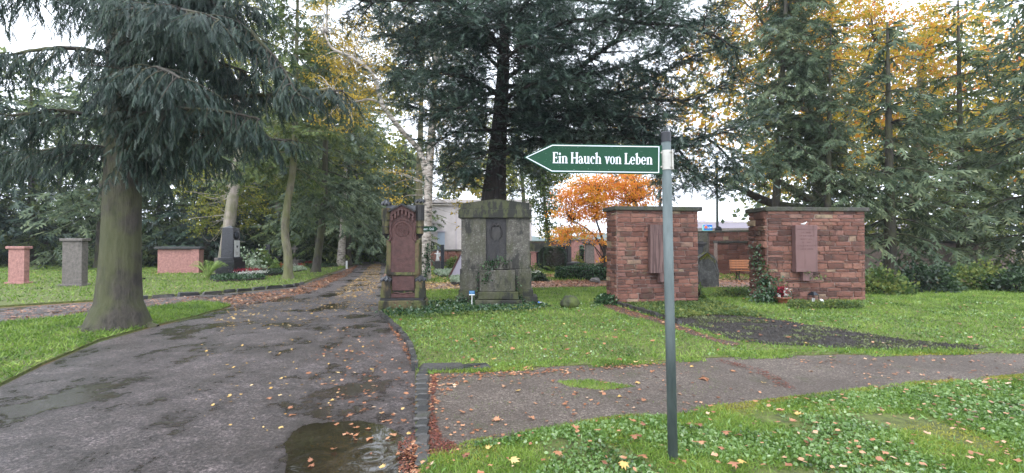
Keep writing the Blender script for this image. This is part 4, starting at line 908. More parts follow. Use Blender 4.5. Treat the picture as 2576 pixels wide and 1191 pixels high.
ivy('ivy climbing over the ledge of the grey monument', [
    ([(wx(1218), D0 - .18, mz(662)), (wx(1245), D0 - .18, mz(656)), (wx(1282), D0 - .18, mz(655))], 170),
    ([(wx(1240), D0 - .2, mz(660)), (wx(1236), D0 - .22, mz(672)), (wx(1228), D0 - .33, mz(690)), (wx(1220), D0 - .33, mz(705))], 170),
    ([(wx(1215), D0 - .05, mz(670)), (wx(1207), D0 - .08, mz(700)), (wx(1203), D0 - .12, mz(745)), (wx(1200), D0 - .2, 0.05)], 150),
    ([(wx(1297), D0 - .1, mz(700)), (wx(1299), D0 - .15, mz(735)), (wx(1310), D0 - .3, mz(750)), (wx(1335), D0 - .5, 0.05)], 240),
    ([(wx(1150), D0 - .25, 0.05), (wx(1165), D0 - .15, mz(750)), (wx(1195), D0 - .2, mz(752))], 240)], spread=(0.06, 0.03, 0.06), size=0.05)
bg_ = empty('litter_bag', G(1360, 769), 0, 'small pale bag with a blue strip on the ground right of the grey monument', 'bag')
mb = MB(); mb.loft([[(r * math.cos(a), r * .6 * math.sin(a), z) for a in np.arange(8) * .785] for r, z in ((.10, 0), (.13, .03), (.09, .07), (.03, .09))]); mb.build('sack', M['white'], bg_, True)
MB().box(-.07, -.035, -.11, -.07, 0.0, .11).build('blue_strip', M['signblue'], bg_)

# ------------------------------------------------------------------ red stele
D1 = 10.9; k1 = D1 / F; SX = (1010.5 - CX) / F * D1
stl = empty('grave_stele', (SX, D1, 0), R(3), 'tall red sandstone stele with gothic turrets and round medallion, green with moss', 'gravestone')
sx = lambda x: (x - 1010.5) * k1
sz = lambda y: P(1010, y, D1).z
MB().box(sx(953), sx(1069), 0, 0.62, -0.03, sz(757), 0.02).build('base', M['stele_moss'], stl)
MB().box(sx(957), sx(1065), 0.03, 0.59, sz(757) - .002, sz(751), 0.004).build('base_moulding', M['stele_dark'], stl)
def octo(c, r, z0, z1, y, n=8, r2=None): return MB().lathe([(r, z0), (r2 or r, z1)], n, (c, y), R(22.5))
def cap_folded(cx, y, r, zb, zt, name='roof'):
    """small ribbed turret roof with zigzag eave"""
    n = 16; mb = MB(); ring = []; 
    for j in range(n):
        a = 2 * math.pi * j / n; rr_ = r * (1.0 if j % 2 == 0 else 0.86); ring.append((cx + rr_ * math.cos(a), y + rr_ * math.sin(a), zb + (0.0 if j % 2 == 0 else 0.045)))
    b = [(cx + (p[0] - cx) * .97, y + (p[1] - y) * .97, p[2] - 0.035) for p in ring]
    mb.loft([b, ring, [(cx + (p[0] - cx) * .08, y + (p[1] - y) * .08, zt) for p in ring]])
    return mb.build(name, M['wet_slate'], stl)
for c in (970, 1055.5):
    po = empty('corner_post', (0, 0, 0)); po.parent = stl
    MB().box(sx(c - 12.5), sx(c + 12.5), 0.05, 0.28, sz(751), sz(727), 0.01).build('lower_block', M['stele_moss'], po)
    MB().box(sx(c - 10.5), sx(c + 10.5), 0.06, 0.26, sz(727) + .001, sz(708), 0.01).build('upper_block', M['stele_moss'], po)
    cap_folded(sx(c), 0.165, 0.150, sz(707), sz(694), 'post_roof')
# shaft with frame, panels
MB().box(sx(969), sx(1052), 0.17, 0.60, sz(751), sz(607), 0.012).build('shaft', M['stele_moss'], stl)
MB().prism([(sx(981), sz(686)), (sx(1042), sz(686)), (sx(1042), sz(606)), (sx(981), sz(606))], 0.135, 0.168).build('panel', M['stele_red'], stl)
fr = MB(); fr.box(sx(970), sx(981) - .001, 0.110, 0.169, sz(692), sz(612)); fr.box(sx(1042) + .001, sx(1051), 0.110, 0.169, sz(692), sz(612)); fr.box(sx(981), sx(1042), 0.115, 0.169, sz(693), sz(686) - .001, 0, (0, .01)); fr.build('frame', M['stele_moss'], stl)
MB().box(sx(984), sx(1040), 0.145, 0.169, sz(733), sz(696), 0.006).build('lower_panel', M['stele_red'], stl)
mb = MB(); mb.box(sx(980), sx(1044), 0.09, 0.169, sz(751), sz(742), 0.01); mb.tube(spline([(sx(983), .12, sz(742)), (sx(995), .11, sz(738)), (sx(1012), .10, sz(741)), (sx(1028), .11, sz(738)), (sx(1042), .12, sz(742))], 4), 0.016, 6); mb.build('scroll_base', M['stele_red'], stl)
# head
MB().box(sx(976), sx(1044), 0.155, 0.58, sz(607) + .001, sz(528)).build('head_block', M['stele_red'], stl)
MB().box(sx(969), sx(978), 0.13, 0.50, sz(614), sz(606) + .02, 0.01).build('shoulder', M['stele_moss'], stl)
MB().box(sx(1043), sx(1053), 0.13, 0.50, sz(614), sz(606) + .02, 0.01).build('shoulder', M['stele_moss'], stl)
zc_ = sz(577); xc_ = sx(1009.3)
md = empty('medallion', (xc_, 0.152, zc_)); md.parent = stl
def ringm(r, w, y, seg=36, a0=0, a1=360, name='ring', m='stele_red', par=None):
    c = [(r * math.cos(R(a)), y, r * math.sin(R(a))) for a in np.linspace(a0, a1, seg)]; mb = MB().tube(c, w, 6); return mb.build(name, M[m], par, True)
ringm(0.163, 0.012, 0, par=md); ringm(0.143, 0.006, 0, par=md)
mb = MB(); mb.box(-.14, .14, -.008, .004, -.007, .007); mb.box(-.0065, .0065, -.0095, .0035, -.14, .14)
for a in (45, 135, 225, 315):
    c = (.072 * math.cos(R(a)), .072 * math.sin(R(a)))
    for rr_ in (.05, .028): mb.tube([(c[0] + rr_ * math.cos(t), 0, c[1] + rr_ * math.sin(t)) for t in np.linspace(0, 6.28, 15)], 0.0055, 4)
mb.build('tracery', M['stele_red'], md)
oo = ringm(0.235, 0.017, 0.0, 30, 5, 175, 'arch_ring', 'stele_red', stl); oo.location = (xc_, 0.155, zc_ - 0.01)
mb = MB(); mb.tube(spline([(sx(981), .14, sz(560)), (sx(979), .12, sz(580)), (sx(982), .13, sz(598)), (sx(975), .12, sz(607))], 4), .022, 6); mb.tube(spline([(sx(1038), .14, sz(560)), (sx(1040), .12, sz(580)), (sx(1037), .13, sz(598)), (sx(1045), .12, sz(607))], 4), .022, 6); mb.build('side_moulding', M['stele_red'], stl, True)
# stepped corbel frieze below gable
for i, (x, y) in enumerate([(984, 556), (992, 549), (1000, 543), (1009.5, 540), (1019, 543), (1027, 549), (1036, 556)]):
    cbk = MB().box(sx(x - 2.3), sx(x + 2.3), 0.085, 0.156, sz(y), sz(y - 13 - (3 - abs(3 - i)) * 2.2), 0.006).build('corbel', M['stele_red'], stl)
MB().prism([(sx(979), sz(546)), (sx(982), sz(531)), (sx(1009), sz(515)), (sx(1038), sz(531)), (sx(1041), sz(546)), (sx(1034), sz(539)), (sx(1022), sz(531)), (sx(1009), sz(527)), (sx(997), sz(531)), (sx(986), sz(539))], 0.095, 0.152).build('gable_face', M['stele_red'], stl)
MB().prism([(sx(976), sz(534)), (sx(1009), sz(512) - .035), (sx(1043), sz(534)), (sx(1043), sz(530)), (sx(1009), sz(511)), (sx(975), sz(530))], 0.045, 0.20).build('gable_moulding', M['stele_dark'], stl)
MB().prism([(sx(964), sz(528)), (sx(1056), sz(528)), (sx(1052), sz(515)), (sx(968), sz(515))], 0.21, 0.60).build('roof_slab', M['wet_slate'], stl)
# turrets
for c, ytop, yb in ((967, 513, 589), (1053, 506, 589)):
    tu = empty('turret', (0, 0, 0)); tu.parent = stl; r = 0.098
    hb = sz(523 if c < 1000 else 514)
    octo(sx(c), r * 1.08, sz(553), hb, 0.20).build('upper_stage', M['stele_dark' if c > 1000 else 'stele_moss'], tu)
    octo(sx(c), r * .95, sz(570), sz(554), 0.20).build('middle_stage', M['stele_moss'], tu)
    octo(sx(c), r * .88, sz(588), sz(571), 0.20).build('lower_stage', M['stele_moss'], tu)
    octo(sx(c), r * 1.08, sz(571) - .003, sz(570) + .003, 0.20).build('band', M['stele_dark'], tu)
    octo(sx(c), r * 1.12, sz(554) - .003, sz(553) + .003, 0.20).build('band', M['stele_dark'], tu)
    MB().lathe([(.02, sz(600)), (r * .45, sz(594)), (r * .9, sz(588) - .001)], 8, (sx(c), .20), R(22.5)).build('pendant', M['stele_dark'], tu)
    cap_folded(sx(c), 0.20, 0.130, sz(ytop), sz(498 if c > 1000 else 501), 'turret_roof')
ivy('ivy and weeds around the base of the red stele', [([(SX - .5, D1 - .12, .03), (SX, D1 - .12, .06), (SX + .55, D1 - .1, .08), (SX + .75, D1 + .3, .08)], 420)], size=0.06, spread=(.06, .07, .05))

# ------------------------------------------------------------------ rubble walls
for me in ROCK: me.materials.append(M['red_stone'])
def face_stones(root, W_, Hh, origin, rz, rowh, lens, inv=None, name='stone', depth=0.03, quoin=None, holes=()):
    """stones on a vertical face. face runs along local +x from origin, outward normal -y"""
    z = 0.0; c, s_ = math.cos(rz), math.sin(rz); cnt = 0
    while z < Hh - 0.03:
        h = random.uniform(*rowh); h = min(h, Hh - z)
        if Hh - z - h < 0.05: h = Hh - z
        x = random.uniform(-0.06, 0.0)
        while x < W_ - 0.04:
            l = random.uniform(*lens)
            if W_ - x - l < 0.09: l = W_ - x
            l = min(l, W_ - x); x0 = max(x, 0.0); l0 = x + l - x0
            skip = any(a < x0 + l0 / 2 < b and d < z + h / 2 < e for a, b, d, e in holes)
            pieces = [(z, h)] if random.random() > 0.14 or h < 0.1 else [(z, h * .5), (z + h * .5, h * .5)]
            if not skip and l0 > 0.03:
                for z_, h_ in pieces:
                    o = bpy.data.objects.new(name, ROCK[random.randrange(14)]); COL.objects.link(o); o.parent = root
                    px_, pz_ = x0 + l0 / 2, z_ + h_ / 2
                    o.location = (origin[0] + px_ * c, origin[1] + px_ * s_, pz_); o.rotation_euler = (0, random.uniform(-.02, .02), rz)
                    o.scale = (max(.03, l0 - 0.014), depth * random.uniform(.55, 1.3), max(.02, h_ - 0.014)); cnt += 1
            x += l
        z += h
    return cnt
def coping(root, L_, T_, z, n, over=0.09):
    x = -over
    for i in range(n):
        l = (L_ + 2 * over) / n; a, b = x, x + l - 0.006
        mb = MB(); hgt = 0.105 + random.uniform(-.008, .008)
        mb.box(a, b, -over, T_ + over, z, z + hgt, 0.012); mb.v = [(p[0], p[1] + random.uniform(-.004, .004), p[2] + random.uniform(-.004, .004)) for p in mb.v]
        mb.build('coping_slab', M['cap'], root); x += l
w1 = empty('sandstone_wall', (2.64, 11.95, 0), math.atan2(.45, 2.22), 'red sandstone rubble wall with streaked plaque behind the sign post', 'wall')
L1, T1, H1 = 2.26, 0.62, P(1650, 531, 12.2).z
MB().box(0.0, L1, 0.0, T1, -0.05, H1).build('mortar_core', M['mortar'], w1)
n1 = face_stones(w1, L1, H1, (0, 0), 0, (.07, .155), (.13, .46), holes=())
# end face seen on the left: runs back along +y from the far corner
n1 += face_stones(w1, T1, H1, (0, T1), -math.pi / 2, (.09, .17), (.2, .4))
coping(w1, L1, T1, H1, 3)
w2 = empty('sandstone_wall', (6.94, 12.9, 0), math.atan2(.05, 1), 'red sandstone rubble wall with pink plaque, ivy on its left edge', 'wall')
L2, T2, H2 = 2.75, 0.85, P(2000, 532, 12.95).z
MB().box(0.0, L2, 0.0, T2, -0.05, H2).build('mortar_core', M['mortar'], w2)
n2 = face_stones(w2, L2, H2, (0, 0), 0, (.075, .165), (.14, .52))
n2 += face_stones(w2, T2, H2, (0, T2), -math.pi / 2, (.12, .22), (.25, .5), depth=.07)
coping(w2, L2, T2, H2, 4)
print('stones', n1, n2)
def plaque(loc, rz, w, h, t, m, label, rows, name='memorial_plaque', small=None):
    r = empty(name, loc, rz, label, 'plaque')
    MB().box(-w / 2, w / 2, -t, 0, 0, h, 0.006).build('slab', M[m], r)
    if small: MB().box(small[0], small[1], -small[4], 0, small[2], small[3], 0.005).build('bracket', M[m], r)
    for z_, x0, x1, lh in rows:
        x = x0; mb = MB()
        while x < x1:
            kf = random.random(); l = lh * random.uniform(.35, .75)
            if kf < .8:
                mb.box(x, x + lh * .14, -t - .0015, -t + .002, z_, z_ + lh)
                if random.random() < .7: mb.box(x, x + l, -t - .0018, -t + .002, z_ + lh * random.choice((0, .43, .86)), z_ + lh * random.choice((.14, .55, 1.0)) if False else z_ + lh * .14)
                if random.random() < .6: mb.box(x + l - lh * .12, x + l, -t - .0012, -t + .002, z_, z_ + lh)
                if random.random() < .6: mb.box(x, x + l, -t - .0009, -t + .002, z_ + lh * .86, z_ + lh)
            x += l + lh * .22
        if mb.v: mb.build('inscription', M['engrave'], r)
    return r
def on_wall(wall, px, dy=0.05):
    """world point on the wall's front face under pixel column px"""
    a = wall.rotation_euler.z; o = wall.location; r = ray(px, 600); # o + s*(cos,sin) = t*(r.x,r.y)
    dx, dyy = math.cos(a), math.sin(a); det = dx * (-r.y) + r.x * dyy
    s_ = (-o.x * (-r.y) + (-o.y) * r.x * -1 * -1) / det if False else ((-o.x) * (-r.y) - (-o.y) * (-r.x)) / det
    p = Vector((o.x + s_ * dx, o.y + s_ * dyy, 0)); return p + Vector((math.sin(a), -math.cos(a), 0)) * dy
p1 = on_wall(w1, 1654); kk = p1.y / F
p1.z = P(1654, 687, p1.y).z; hp = P(1654, 566, p1.y).z - p1.z
plaque(p1, w1.rotation_euler.z, 58 * kk, hp, .13, 'plaque1', 'brown sandstone plaque with dark streaks on the wall behind the post', [(hp - .15, -.20, .22, .03), (hp - .21, -.12, .22, .03), (hp - .265, -.14, .05, .03)], small=(-.05, .22, -.23, -.003, .16))
p2 = on_wall(w2, 2016); kk = p2.y / F
p2.z = P(2016, 684, p2.y).z; hp = P(2016, 567.5, p2.y).z - p2.z; wd = 56 * kk
plaque(p2, w2.rotation_euler.z, wd, hp, .16, 'plaque2', 'pink plaque with seven engraved lines on the right wall', [(hp - .13 - i * .088, -a, a, .034) for i, a in enumerate((.26, .13, .19, .18, .14, .25, .18))], small=(-.08, .19, -.24, -.003, .13))
dv = empty('dove_figure', p2 + Vector((0.0, -.08, hp)), 0, 'small pale bird figure on top of the pink plaque', 'figurine')
mb = MB(); mb.loft([[(x + .0, r * math.cos(a), .035 + z + r * math.sin(a)) for a in np.arange(8) * .785] for x, r, z in ((-.10, .004, .0), (-.06, .018, .0), (-.01, .032, .004), (.03, .022, .02), (.05, .016, .045), (.065, .015, .05), (.085, .003, .045))]); mb.build('body', M['pale_stone'], dv, True)
MB().prism([(-.09, .02), (.0, .03), (.02, .05), (-.04, .06), (-.13, .035)], -.045, -.03).build('wing', M['pale_stone'], dv)
# quoin mass of ivy, pot, lantern, hedge by wall two
W2o = w2.location
ivy('dark glossy ivy climbing the left edge of the right sandstone wall', [
    ([(W2o.x - .15, W2o.y - .25, .1), (W2o.x - .1, W2o.y + .1, .5), (W2o.x - .08, W2o.y + .25, 1.0), (W2o.x - .1, W2o.y + .3, 1.5)], 420),
    ([(W2o.x - .6, W2o.y - .5, .12), (W2o.x - .1, W2o.y - .5, .22), (W2o.x + .25, W2o.y - .3, .12)], 700),
    ([(W2o.x - .15, W2o.y - .3, .3), (W2o.x - .05, W2o.y - .12, .6)], 300), ([(W2o.x + .35, W2o.y - .1, .1), (W2o.x + .36, W2o.y - .1, .45)], 50)], size=.075, spread=(.13, .12, .12))
ivy('light green creeper sprigs on the left top of the right wall', [([(W2o.x - .12, W2o.y + .5, P(1900, 652, 13.2).z), (W2o.x - .05, W2o.y + .1, P(1905, 665, 13).z), (W2o.x + .03, W2o.y - .08, P(1920, 690, 13).z)], 90), ([(W2o.x + .9, W2o.y - .1, .85), (W2o.x + 1.2, W2o.y - .2, .68), (W2o.x + 1.5, W2o.y - .15, .62)], 40)], m='midgreen', size=.06, spread=(.06, .04, .06))
def lying_bush(): pass
bush('shrub', G(1850, 748), (.75, .4, .28), 1500, M['midgreen'], 'low green shrub left of the ivy at the right wall', lsize=.06, stem=True)
bush('shrub', G(1757, 758), (.18, .15, .55), 130, M['midgreen'], 'thin leafy plant at the right end of the first wall', lsize=.11, fill=.2)
bush('shrub', G(1530, 768), (.40, .30, .30), 650, M['ivy'], 'dark ivy clump at the left foot of the first sandstone wall', lsize=.08)
pot = empty('flower_bowl', G(1968, 766), 0, 'terracotta bowl with dark red and white flowers by the right wall', 'flower pot')
MB().lathe([(.10, 0), (.105, .03), (.09, .04), (.16, .10), (.20, .165), (.215, .17), (.215, .19), (.19, .19), (.17, .14)], 24).build('bowl', M['terracotta'], pot, True)
MB().lathe([(.185, .15), (.05, .165)], 16).build('soil', M['soil'], pot)
n = 150; a = rng.uniform(0, 6.28, n); rr_ = rng.uniform(0, .15, n); foliage_obj('dark_foliage', [scatter(LEAF, np.stack([rr_ * np.cos(a), rr_ * np.sin(a), rng.uniform(.18, .44, n)], 1), rng.normal(size=(n, 3)) + np.array([0, 0, .5]), .07 * rng.uniform(.6, 1.2, n))], M['redflower'], pot)
fp = np.array([(-.02, -.12, .32), (.03, -.14, .40), (.13, -.1, .38), (.05, -.12, .27), (-.02, -.14, .27), (-.16, -.1, .25), (-.12, -.12, .24)])
foliage_obj('white_flowers', [scatter(LEAF, np.repeat(fp, 7, 0) + rng.normal(size=(49, 3)) * .012, rng.normal(size=(49, 3)), .05 * np.ones(49))], M['whiteflower'], pot)
mb = MB()
for i in range(7): a = i * .9; mb.tube([(0, 0, .15), (.08 * math.cos(a), .06 * math.sin(a), .38), (.15 * math.cos(a), .08 * math.sin(a), .50 + .12 * math.sin(i * 2.))], .004, 4)
mb.build('stem', M['twig'], pot)
n = 70; foliage_obj('thin_foliage', [scatter(LEAF, np.stack([rng.uniform(-.2, .12, n), rng.uniform(-.08, .08, n), rng.uniform(.42, .72, n)], 1), rng.normal(size=(n, 3)), .04 * np.ones(n))], M['midgreen'], pot)
ln = empty('grave_lantern', G(2046, 762), R(20), 'small dark metal lantern with candle at the foot of the right wall', 'lantern')
mb = MB()
for x in (-.085, .085):
    for y_ in (-.085, .085): mb.box(x - .006, x + .006, y_ - .006, y_ + .006, 0, .20)
mb.box(-.10, .10, -.10, .10, 0.0, .015); mb.box(-.10, .10, -.10, .10, .20, .215); mb.build('frame', M['iron'], ln)
MB().box(-.085, .085, -.085, .085, .216, .29, 0, (.05, .05)).build('roof', M['iron'], ln)
MB().lathe([(.035, .016), (.035, .12), (.01, .125)], 12).build('candle', M['white'], ln)
gn = empty('white_ornament', G(2066, 764), 0, 'small white ball ornament right of the lantern', 'ornament'); MB().lathe([(.03, 0), (.055, .03), (.06, .06), (.045, .10), (.01, .12)], 12).build('ball', M['pale_stone'], gn, True); MB().lathe([(.07, -.01), (.055, .02)], 10).build('dark_base', M['ivy'], gn)
def hedge(name, c, size, n, m, label, rz=0, lsize=.06, cat='hedge', tmpl=LEAF):
    root = empty(name, c, rz, label, cat); L_, W_, H_ = size
    MB().box(-L_ / 2 + .08, L_ / 2 - .08, -W_ / 2 + .08, W_ / 2 - .08, 0, H_ - .07).build('inner_twigs', M['twig'], root)
    # leaves on top and sides
    f = rng.random(n); p = np.zeros((n, 3)); top = f < W_ / (W_ + 2 * H_) if True else None
    p[:, 0] = rng.uniform(-L_ / 2, L_ / 2, n); p[:, 1] = np.where(top, rng.uniform(-W_ / 2, W_ / 2, n), np.where(rng.random(n) < .6, -W_ / 2, W_ / 2)); p[:, 2] = np.where(top, H_, rng.uniform(0, H_, n))
    e = rng.random(n) < .1; p[e, 0] = np.where(rng.random(e.sum()) < .5, -L_ / 2, L_ / 2); p[e, 1] = rng.uniform(-W_ / 2, W_ / 2, e.sum()); p[e, 2] = rng.uniform(0, H_, e.sum())
    p += rng.normal(size=(n, 3)) * .025; p[:, 2] += .03 * np.sin(p[:, 0] * 7)
    d = rng.normal(size=(n, 3)) + np.array([0, -.4, .3]); foliage_obj('foliage', [scatter(tmpl, p, d, lsize * rng.uniform(.6, 1.3, n), rng.uniform(0, 6, n))], M[m], root)
    return root
hedge('low_hedge', G(2075, 778), (1.6, .3, .14), 2000, 'midgreen', 'low clipped edging plants in front of the right wall', lsize=.05)

# boulder, ball stones
def boulder(name, loc, sx_, sy_, sz_, m, label, seed=0, tip=0.0, cat='stone', flat=0.6):
    root = empty(name, loc, 0, label, cat)
    import bmesh
    bm = bmesh.new(); bmesh.ops.create_icosphere(bm, subdivisions=4, radius=1)
    for v in bm.verts:
        q = v.co.copy(); n_ = mnoise.noise(q * 1.3 + Vector((seed, 0, 0))) * .22 + mnoise.noise(q * 3.5 + Vector((seed, 5, 0))) * .07
        sgn = lambda t: math.copysign(abs(t) ** flat, t)
        v.co = Vector((sgn(q.x) * sx_, sgn(q.y) * sy_, sgn(q.z) * sz_)) * (1 + n_)
        if tip: v.co.x += (v.co.z / sz_) * tip; v.co.x *= 1 - .28 * max(0, v.co.z / sz_) ** 1.5
        v.co.z = max(v.co.z + sz_ * .9, -.05)
    me = bpy.data.meshes.new(name); bm.to_mesh(me); bm.free(); link('rock', me, M[m], root, True); return root
bo = empty('boulder', G(1781, 722), R(6), 'tall dark boulder with yellow lichen between the two sandstone walls', 'stone')
import bmesh
bm = bmesh.new(); ol = [(-.47, 0), (-.46, .70), (-.40, 1.02), (-.24, 1.14), (-.02, 1.30), (.10, 1.26), (.30, 1.05), (.38, .92), (.44, .5), (.46, 0)]
vs = []
for y_, k_, kz in ((-.10, .84, .93), (.0, 1, 1), (.28, 1.0, .99), (.5, .82, .9)): vs += [bm.verts.new((x * k_ + (.02 if y_ < 0 else 0), y_ + (.12 * z / 1.3 if y_ < 0 else 0), z * kz - .02)) for x, z in ol]
n_ = len(ol)
for a in range(3):
    for j_ in range(n_ - 1): bm.faces.new((vs[a * n_ + j_], vs[a * n_ + j_ + 1], vs[(a + 1) * n_ + j_ + 1], vs[(a + 1) * n_ + j_]))
bm.faces.new(vs[:n_][::-1]); bm.faces.new(vs[3 * n_:])
bmesh.ops.triangulate(bm, faces=bm.faces[:]); bmesh.ops.subdivide_edges(bm, edges=bm.edges[:], cuts=3, use_grid_fill=True)
for v in bm.verts: v.co += Vector((mnoise.noise(v.co * 3), mnoise.noise(v.co * 3 + Vector((4, 0, 0))), mnoise.noise(v.co * 3 + Vector((0, 7, 0))))) * .05 + Vector((mnoise.noise(v.co * 11), mnoise.noise(v.co * 11 + Vector((4, 0, 0))), 0)) * .018
bmesh.ops.recalc_face_normals(bm, faces=bm.faces[:])
me = bpy.data.meshes.new('rock'); bm.to_mesh(me); bm.free(); link('rock', me, M['boulder'], bo)
n_ = 900; q = np.array([(-.30, 1.09), (-.02, 1.27), (.30, 1.03)]); t_ = rng.random(n_) * 2; k_ = np.minimum(t_.astype(int), 1); f_ = (t_ - k_)[:, None]; b2 = q[k_] * (1 - f_) + q[k_ + 1] * f_
dn = np.abs(rng.normal(size=n_)) * .10 * np.clip(1 - np.abs(b2[:, 0]) * 1.5, .3, 1)
foliage_obj('moss_cap', [scatter(LEAF, np.stack([b2[:, 0], .03 - dn * .4 + rng.uniform(-.02, .25, n_) * (dn < .05), b2[:, 1] - dn], 1), rng.normal(size=(n_, 3)) + np.array([0, -.5, .5]), .03 * np.ones(n_))], M['moss'], bo)
boulder('moss_ball', G(1433, 776), .215, .2, .16, 'moss_stone', 'dark mossy half ball stone on the lawn left of the first wall', 8, flat=.95)
boulder('round_stone', G(1497, 712), .21, .2, .11, 'mid_stone', 'small grey round stone in front of the hedge', 5, flat=.95)
dp = empty('dark_pillar', P(1757, 672, 23.5), 0, 'dark capped grave pillar partly behind the boulder', 'gravestone'); dp.location.z = 0
zt_ = P(1757, 610, 23.5).z
MB().box(-.28, .22, 0, .4, 0, zt_ - .2, .02).build('shaft', M['dark_stone'], dp)
MB().box(-.36, .30, -.08, .48, zt_ - .199, zt_ - .13, .01).box(-.42, .36, -.14, .54, zt_ - .129, zt_, .02).build('cornice', M['dark_stone'], dp)

# ------------------------------------------------------------------ bench
bp = G(1868, 707); be = empty('park_bench', (bp.x + .55, bp.y, 0), R(-8), 'park bench with orange brown slats and dark iron legs behind the ivy', 'bench')
for i in range(4): MB().box(-.95, .95, -.20 + i * .115, -.105 + i * .115, .42 - .004 * i, .452 - .004 * i, .006).build('seat_slat', M['wood'], be)
for i in range(4):
    o = MB().box(-.95, .95, -.016, .016, -.042, .042, .006).build('back_slat', M['wood'], be); o.location = (0, .27 + .028 * i, .54 + i * .098); o.rotation_euler = (R(-14), 0, 0)
for x in (-.7, .7):
    lg = MB(); r_ = .022
    lg.tube(spline([(x, -.24, 0), (x, -.15, .12), (x, -.12, .26), (x, -.2, .41)], 4), r_, 6); lg.tube(spline([(x, .33, 0), (x, .22, .14), (x, .16, .28), (x, .24, .42), (x, .40, .90)], 4), r_, 6); lg.tube([(x, -.22, .40), (x, .25, .40)], r_, 6); lg.tube(spline([(x, -.13, .24), (x, .02, .30), (x, .17, .24)], 4), .016, 6)
    lg.build('leg', M['iron'], be, True)

# ------------------------------------------------------------------ left graves
ob = empty('obelisk', (*G(580, 698)[:2], 0), R(88), 'black granite obelisk grave with pale front plate and dark oval relief', 'monument')
kD = ob.location.y / F; oz = lambda y: P(580, y, ob.location.y).z
MB().box(-.58, .58, -.58, .58, -.02, oz(688), .01).build('foundation', M['grey_mossy'], ob)
MB().box(-.44, .44, -.44, .44, oz(688) + .001, oz(658), .01).build('base', M['granite'], ob)
MB().box(-.36, .36, -.36, .36, oz(658) + .001, oz(648), .01).build('plinth', M['granite'], ob)
h0, h1 = oz(648) + .001, oz(574)
MB().box(-.29, .29, -.29, .29, h0, h1, 0, (.035, .035)).build('shaft', M['granite'], ob)
MB().box(-.254, .254, -.254, .254, h1 + .001, oz(568), 0, (.24, .24)).build('tip', M['granite'], ob)
# plate on the right-hand front face (local +x? choose -y face turned by rz)
pl = MB(); pl.box(-.20, .20, -.305, -.29, h0 + .02, h0 + .80); o = pl.build('plate', M['pale_stone'], ob)
mb = MB(); mb.loft([[(.13 * s__ * math.cos(a), y_, h0 + 1.02 + .19 * s__ * math.sin(a)) for a in np.arange(16) * math.pi / 8] for y_, s__ in ((-.24, 1), (-.31, 1), (-.34, .6))][::-1]); mb.build('oval_relief', M['iron'], ob, True)
mb = MB().prism([(0, h0 + .42), (.07, h0 + .52), (.05, h0 + .57), (0, h0 + .54), (-.05, h0 + .57), (-.07, h0 + .52)], -.312, -.304); mb.build('ornament', M['iron'], ob)
mb = MB()
for i in range(3): mb.box(-.12 + .02 * i, .12 - .02 * i, -.3075, -.3045, h0 + .24 - i * .05, h0 + .255 - i * .05)
mb.build('inscription', M['engrave'], ob)
boulder('rough_stone', (ob.location.x + .75, ob.location.y - .35, 0), .35, .2, .09, 'dark_stone', 'low dark rock slab leaning at the foot of the obelisk', 2)
gr = empty('grey_headstone', (*G(546, 690)[:2], 0), R(20), 'small grey headstone left of the obelisk behind the fern', 'gravestone'); MB().box(-.14, .14, 0, .12, 0, .85, .04).build('slab', M['mid_stone'], gr)
def fern(loc, n, r, h, label, fr=22):
    root = empty('fern', loc, 0, label, 'plant'); ps, ds, ss = [], [], []
    lines = []
    for i in range(n):
        a = rng.uniform(0, 6.28); ll = r * rng.uniform(.8, 1.15); hh_ = h * rng.uniform(.7, 1.1)
        t = np.linspace(0, 1, fr); x = t * ll; z = hh_ * (1.9 * t - 1.25 * t * t)
        pp = np.stack([x * math.cos(a), x * math.sin(a), z], 1); lines.append((pp[::4], .006)); dr = np.gradient(pp, axis=0)
        for s_ in (1, -1):
            sd = np.array([-math.sin(a), math.cos(a), 0]) * s_
            for j in range(2, fr): ps.append(pp[j]); ds.append(unit(dr[j]) * .5 + sd); ss.append(.22 * r * math.sin(math.pi * min(1, (1.06 - t[j])) * .85) * .8)
    foliage_obj('fronds', [scatter((BLADE[0] * np.array([1, 2.2, .3]), BLADE[1]), np.array(ps), np.array(ds), np.array(ss))], M['fern'], root)
    V, T = tubes(lines, 3); link('stems', npmesh('stems', V, T), M['fern'], root)
fern((*G(523, 704)[:2], .03), 34, .80, 1.05, 'large pale green fern in front of the black obelisk')
fern((*P(1390, 690, 26)[:2], 0), 18, .6, .5, 'small green fern left of the hedge by the orange maple')
pk = empty('pink_tomb', (*G(450, 690)[:2], 0), R(10), 'pink sandstone tomb front with dark coping at the left lawn', 'tomb')
MB().box(-1.0, .95, 0, .5, 0, 1.28, .02).build('wall', M['pink_stone'], pk); MB().box(.62, .97, -.08, -.002, 0, 1.30, .01).build('pilaster', M['pink_stone'], pk); MB().box(-1.1, 1.05, -.15, .6, 1.301, 1.42, .02).build('coping', M['dark_stone'], pk)
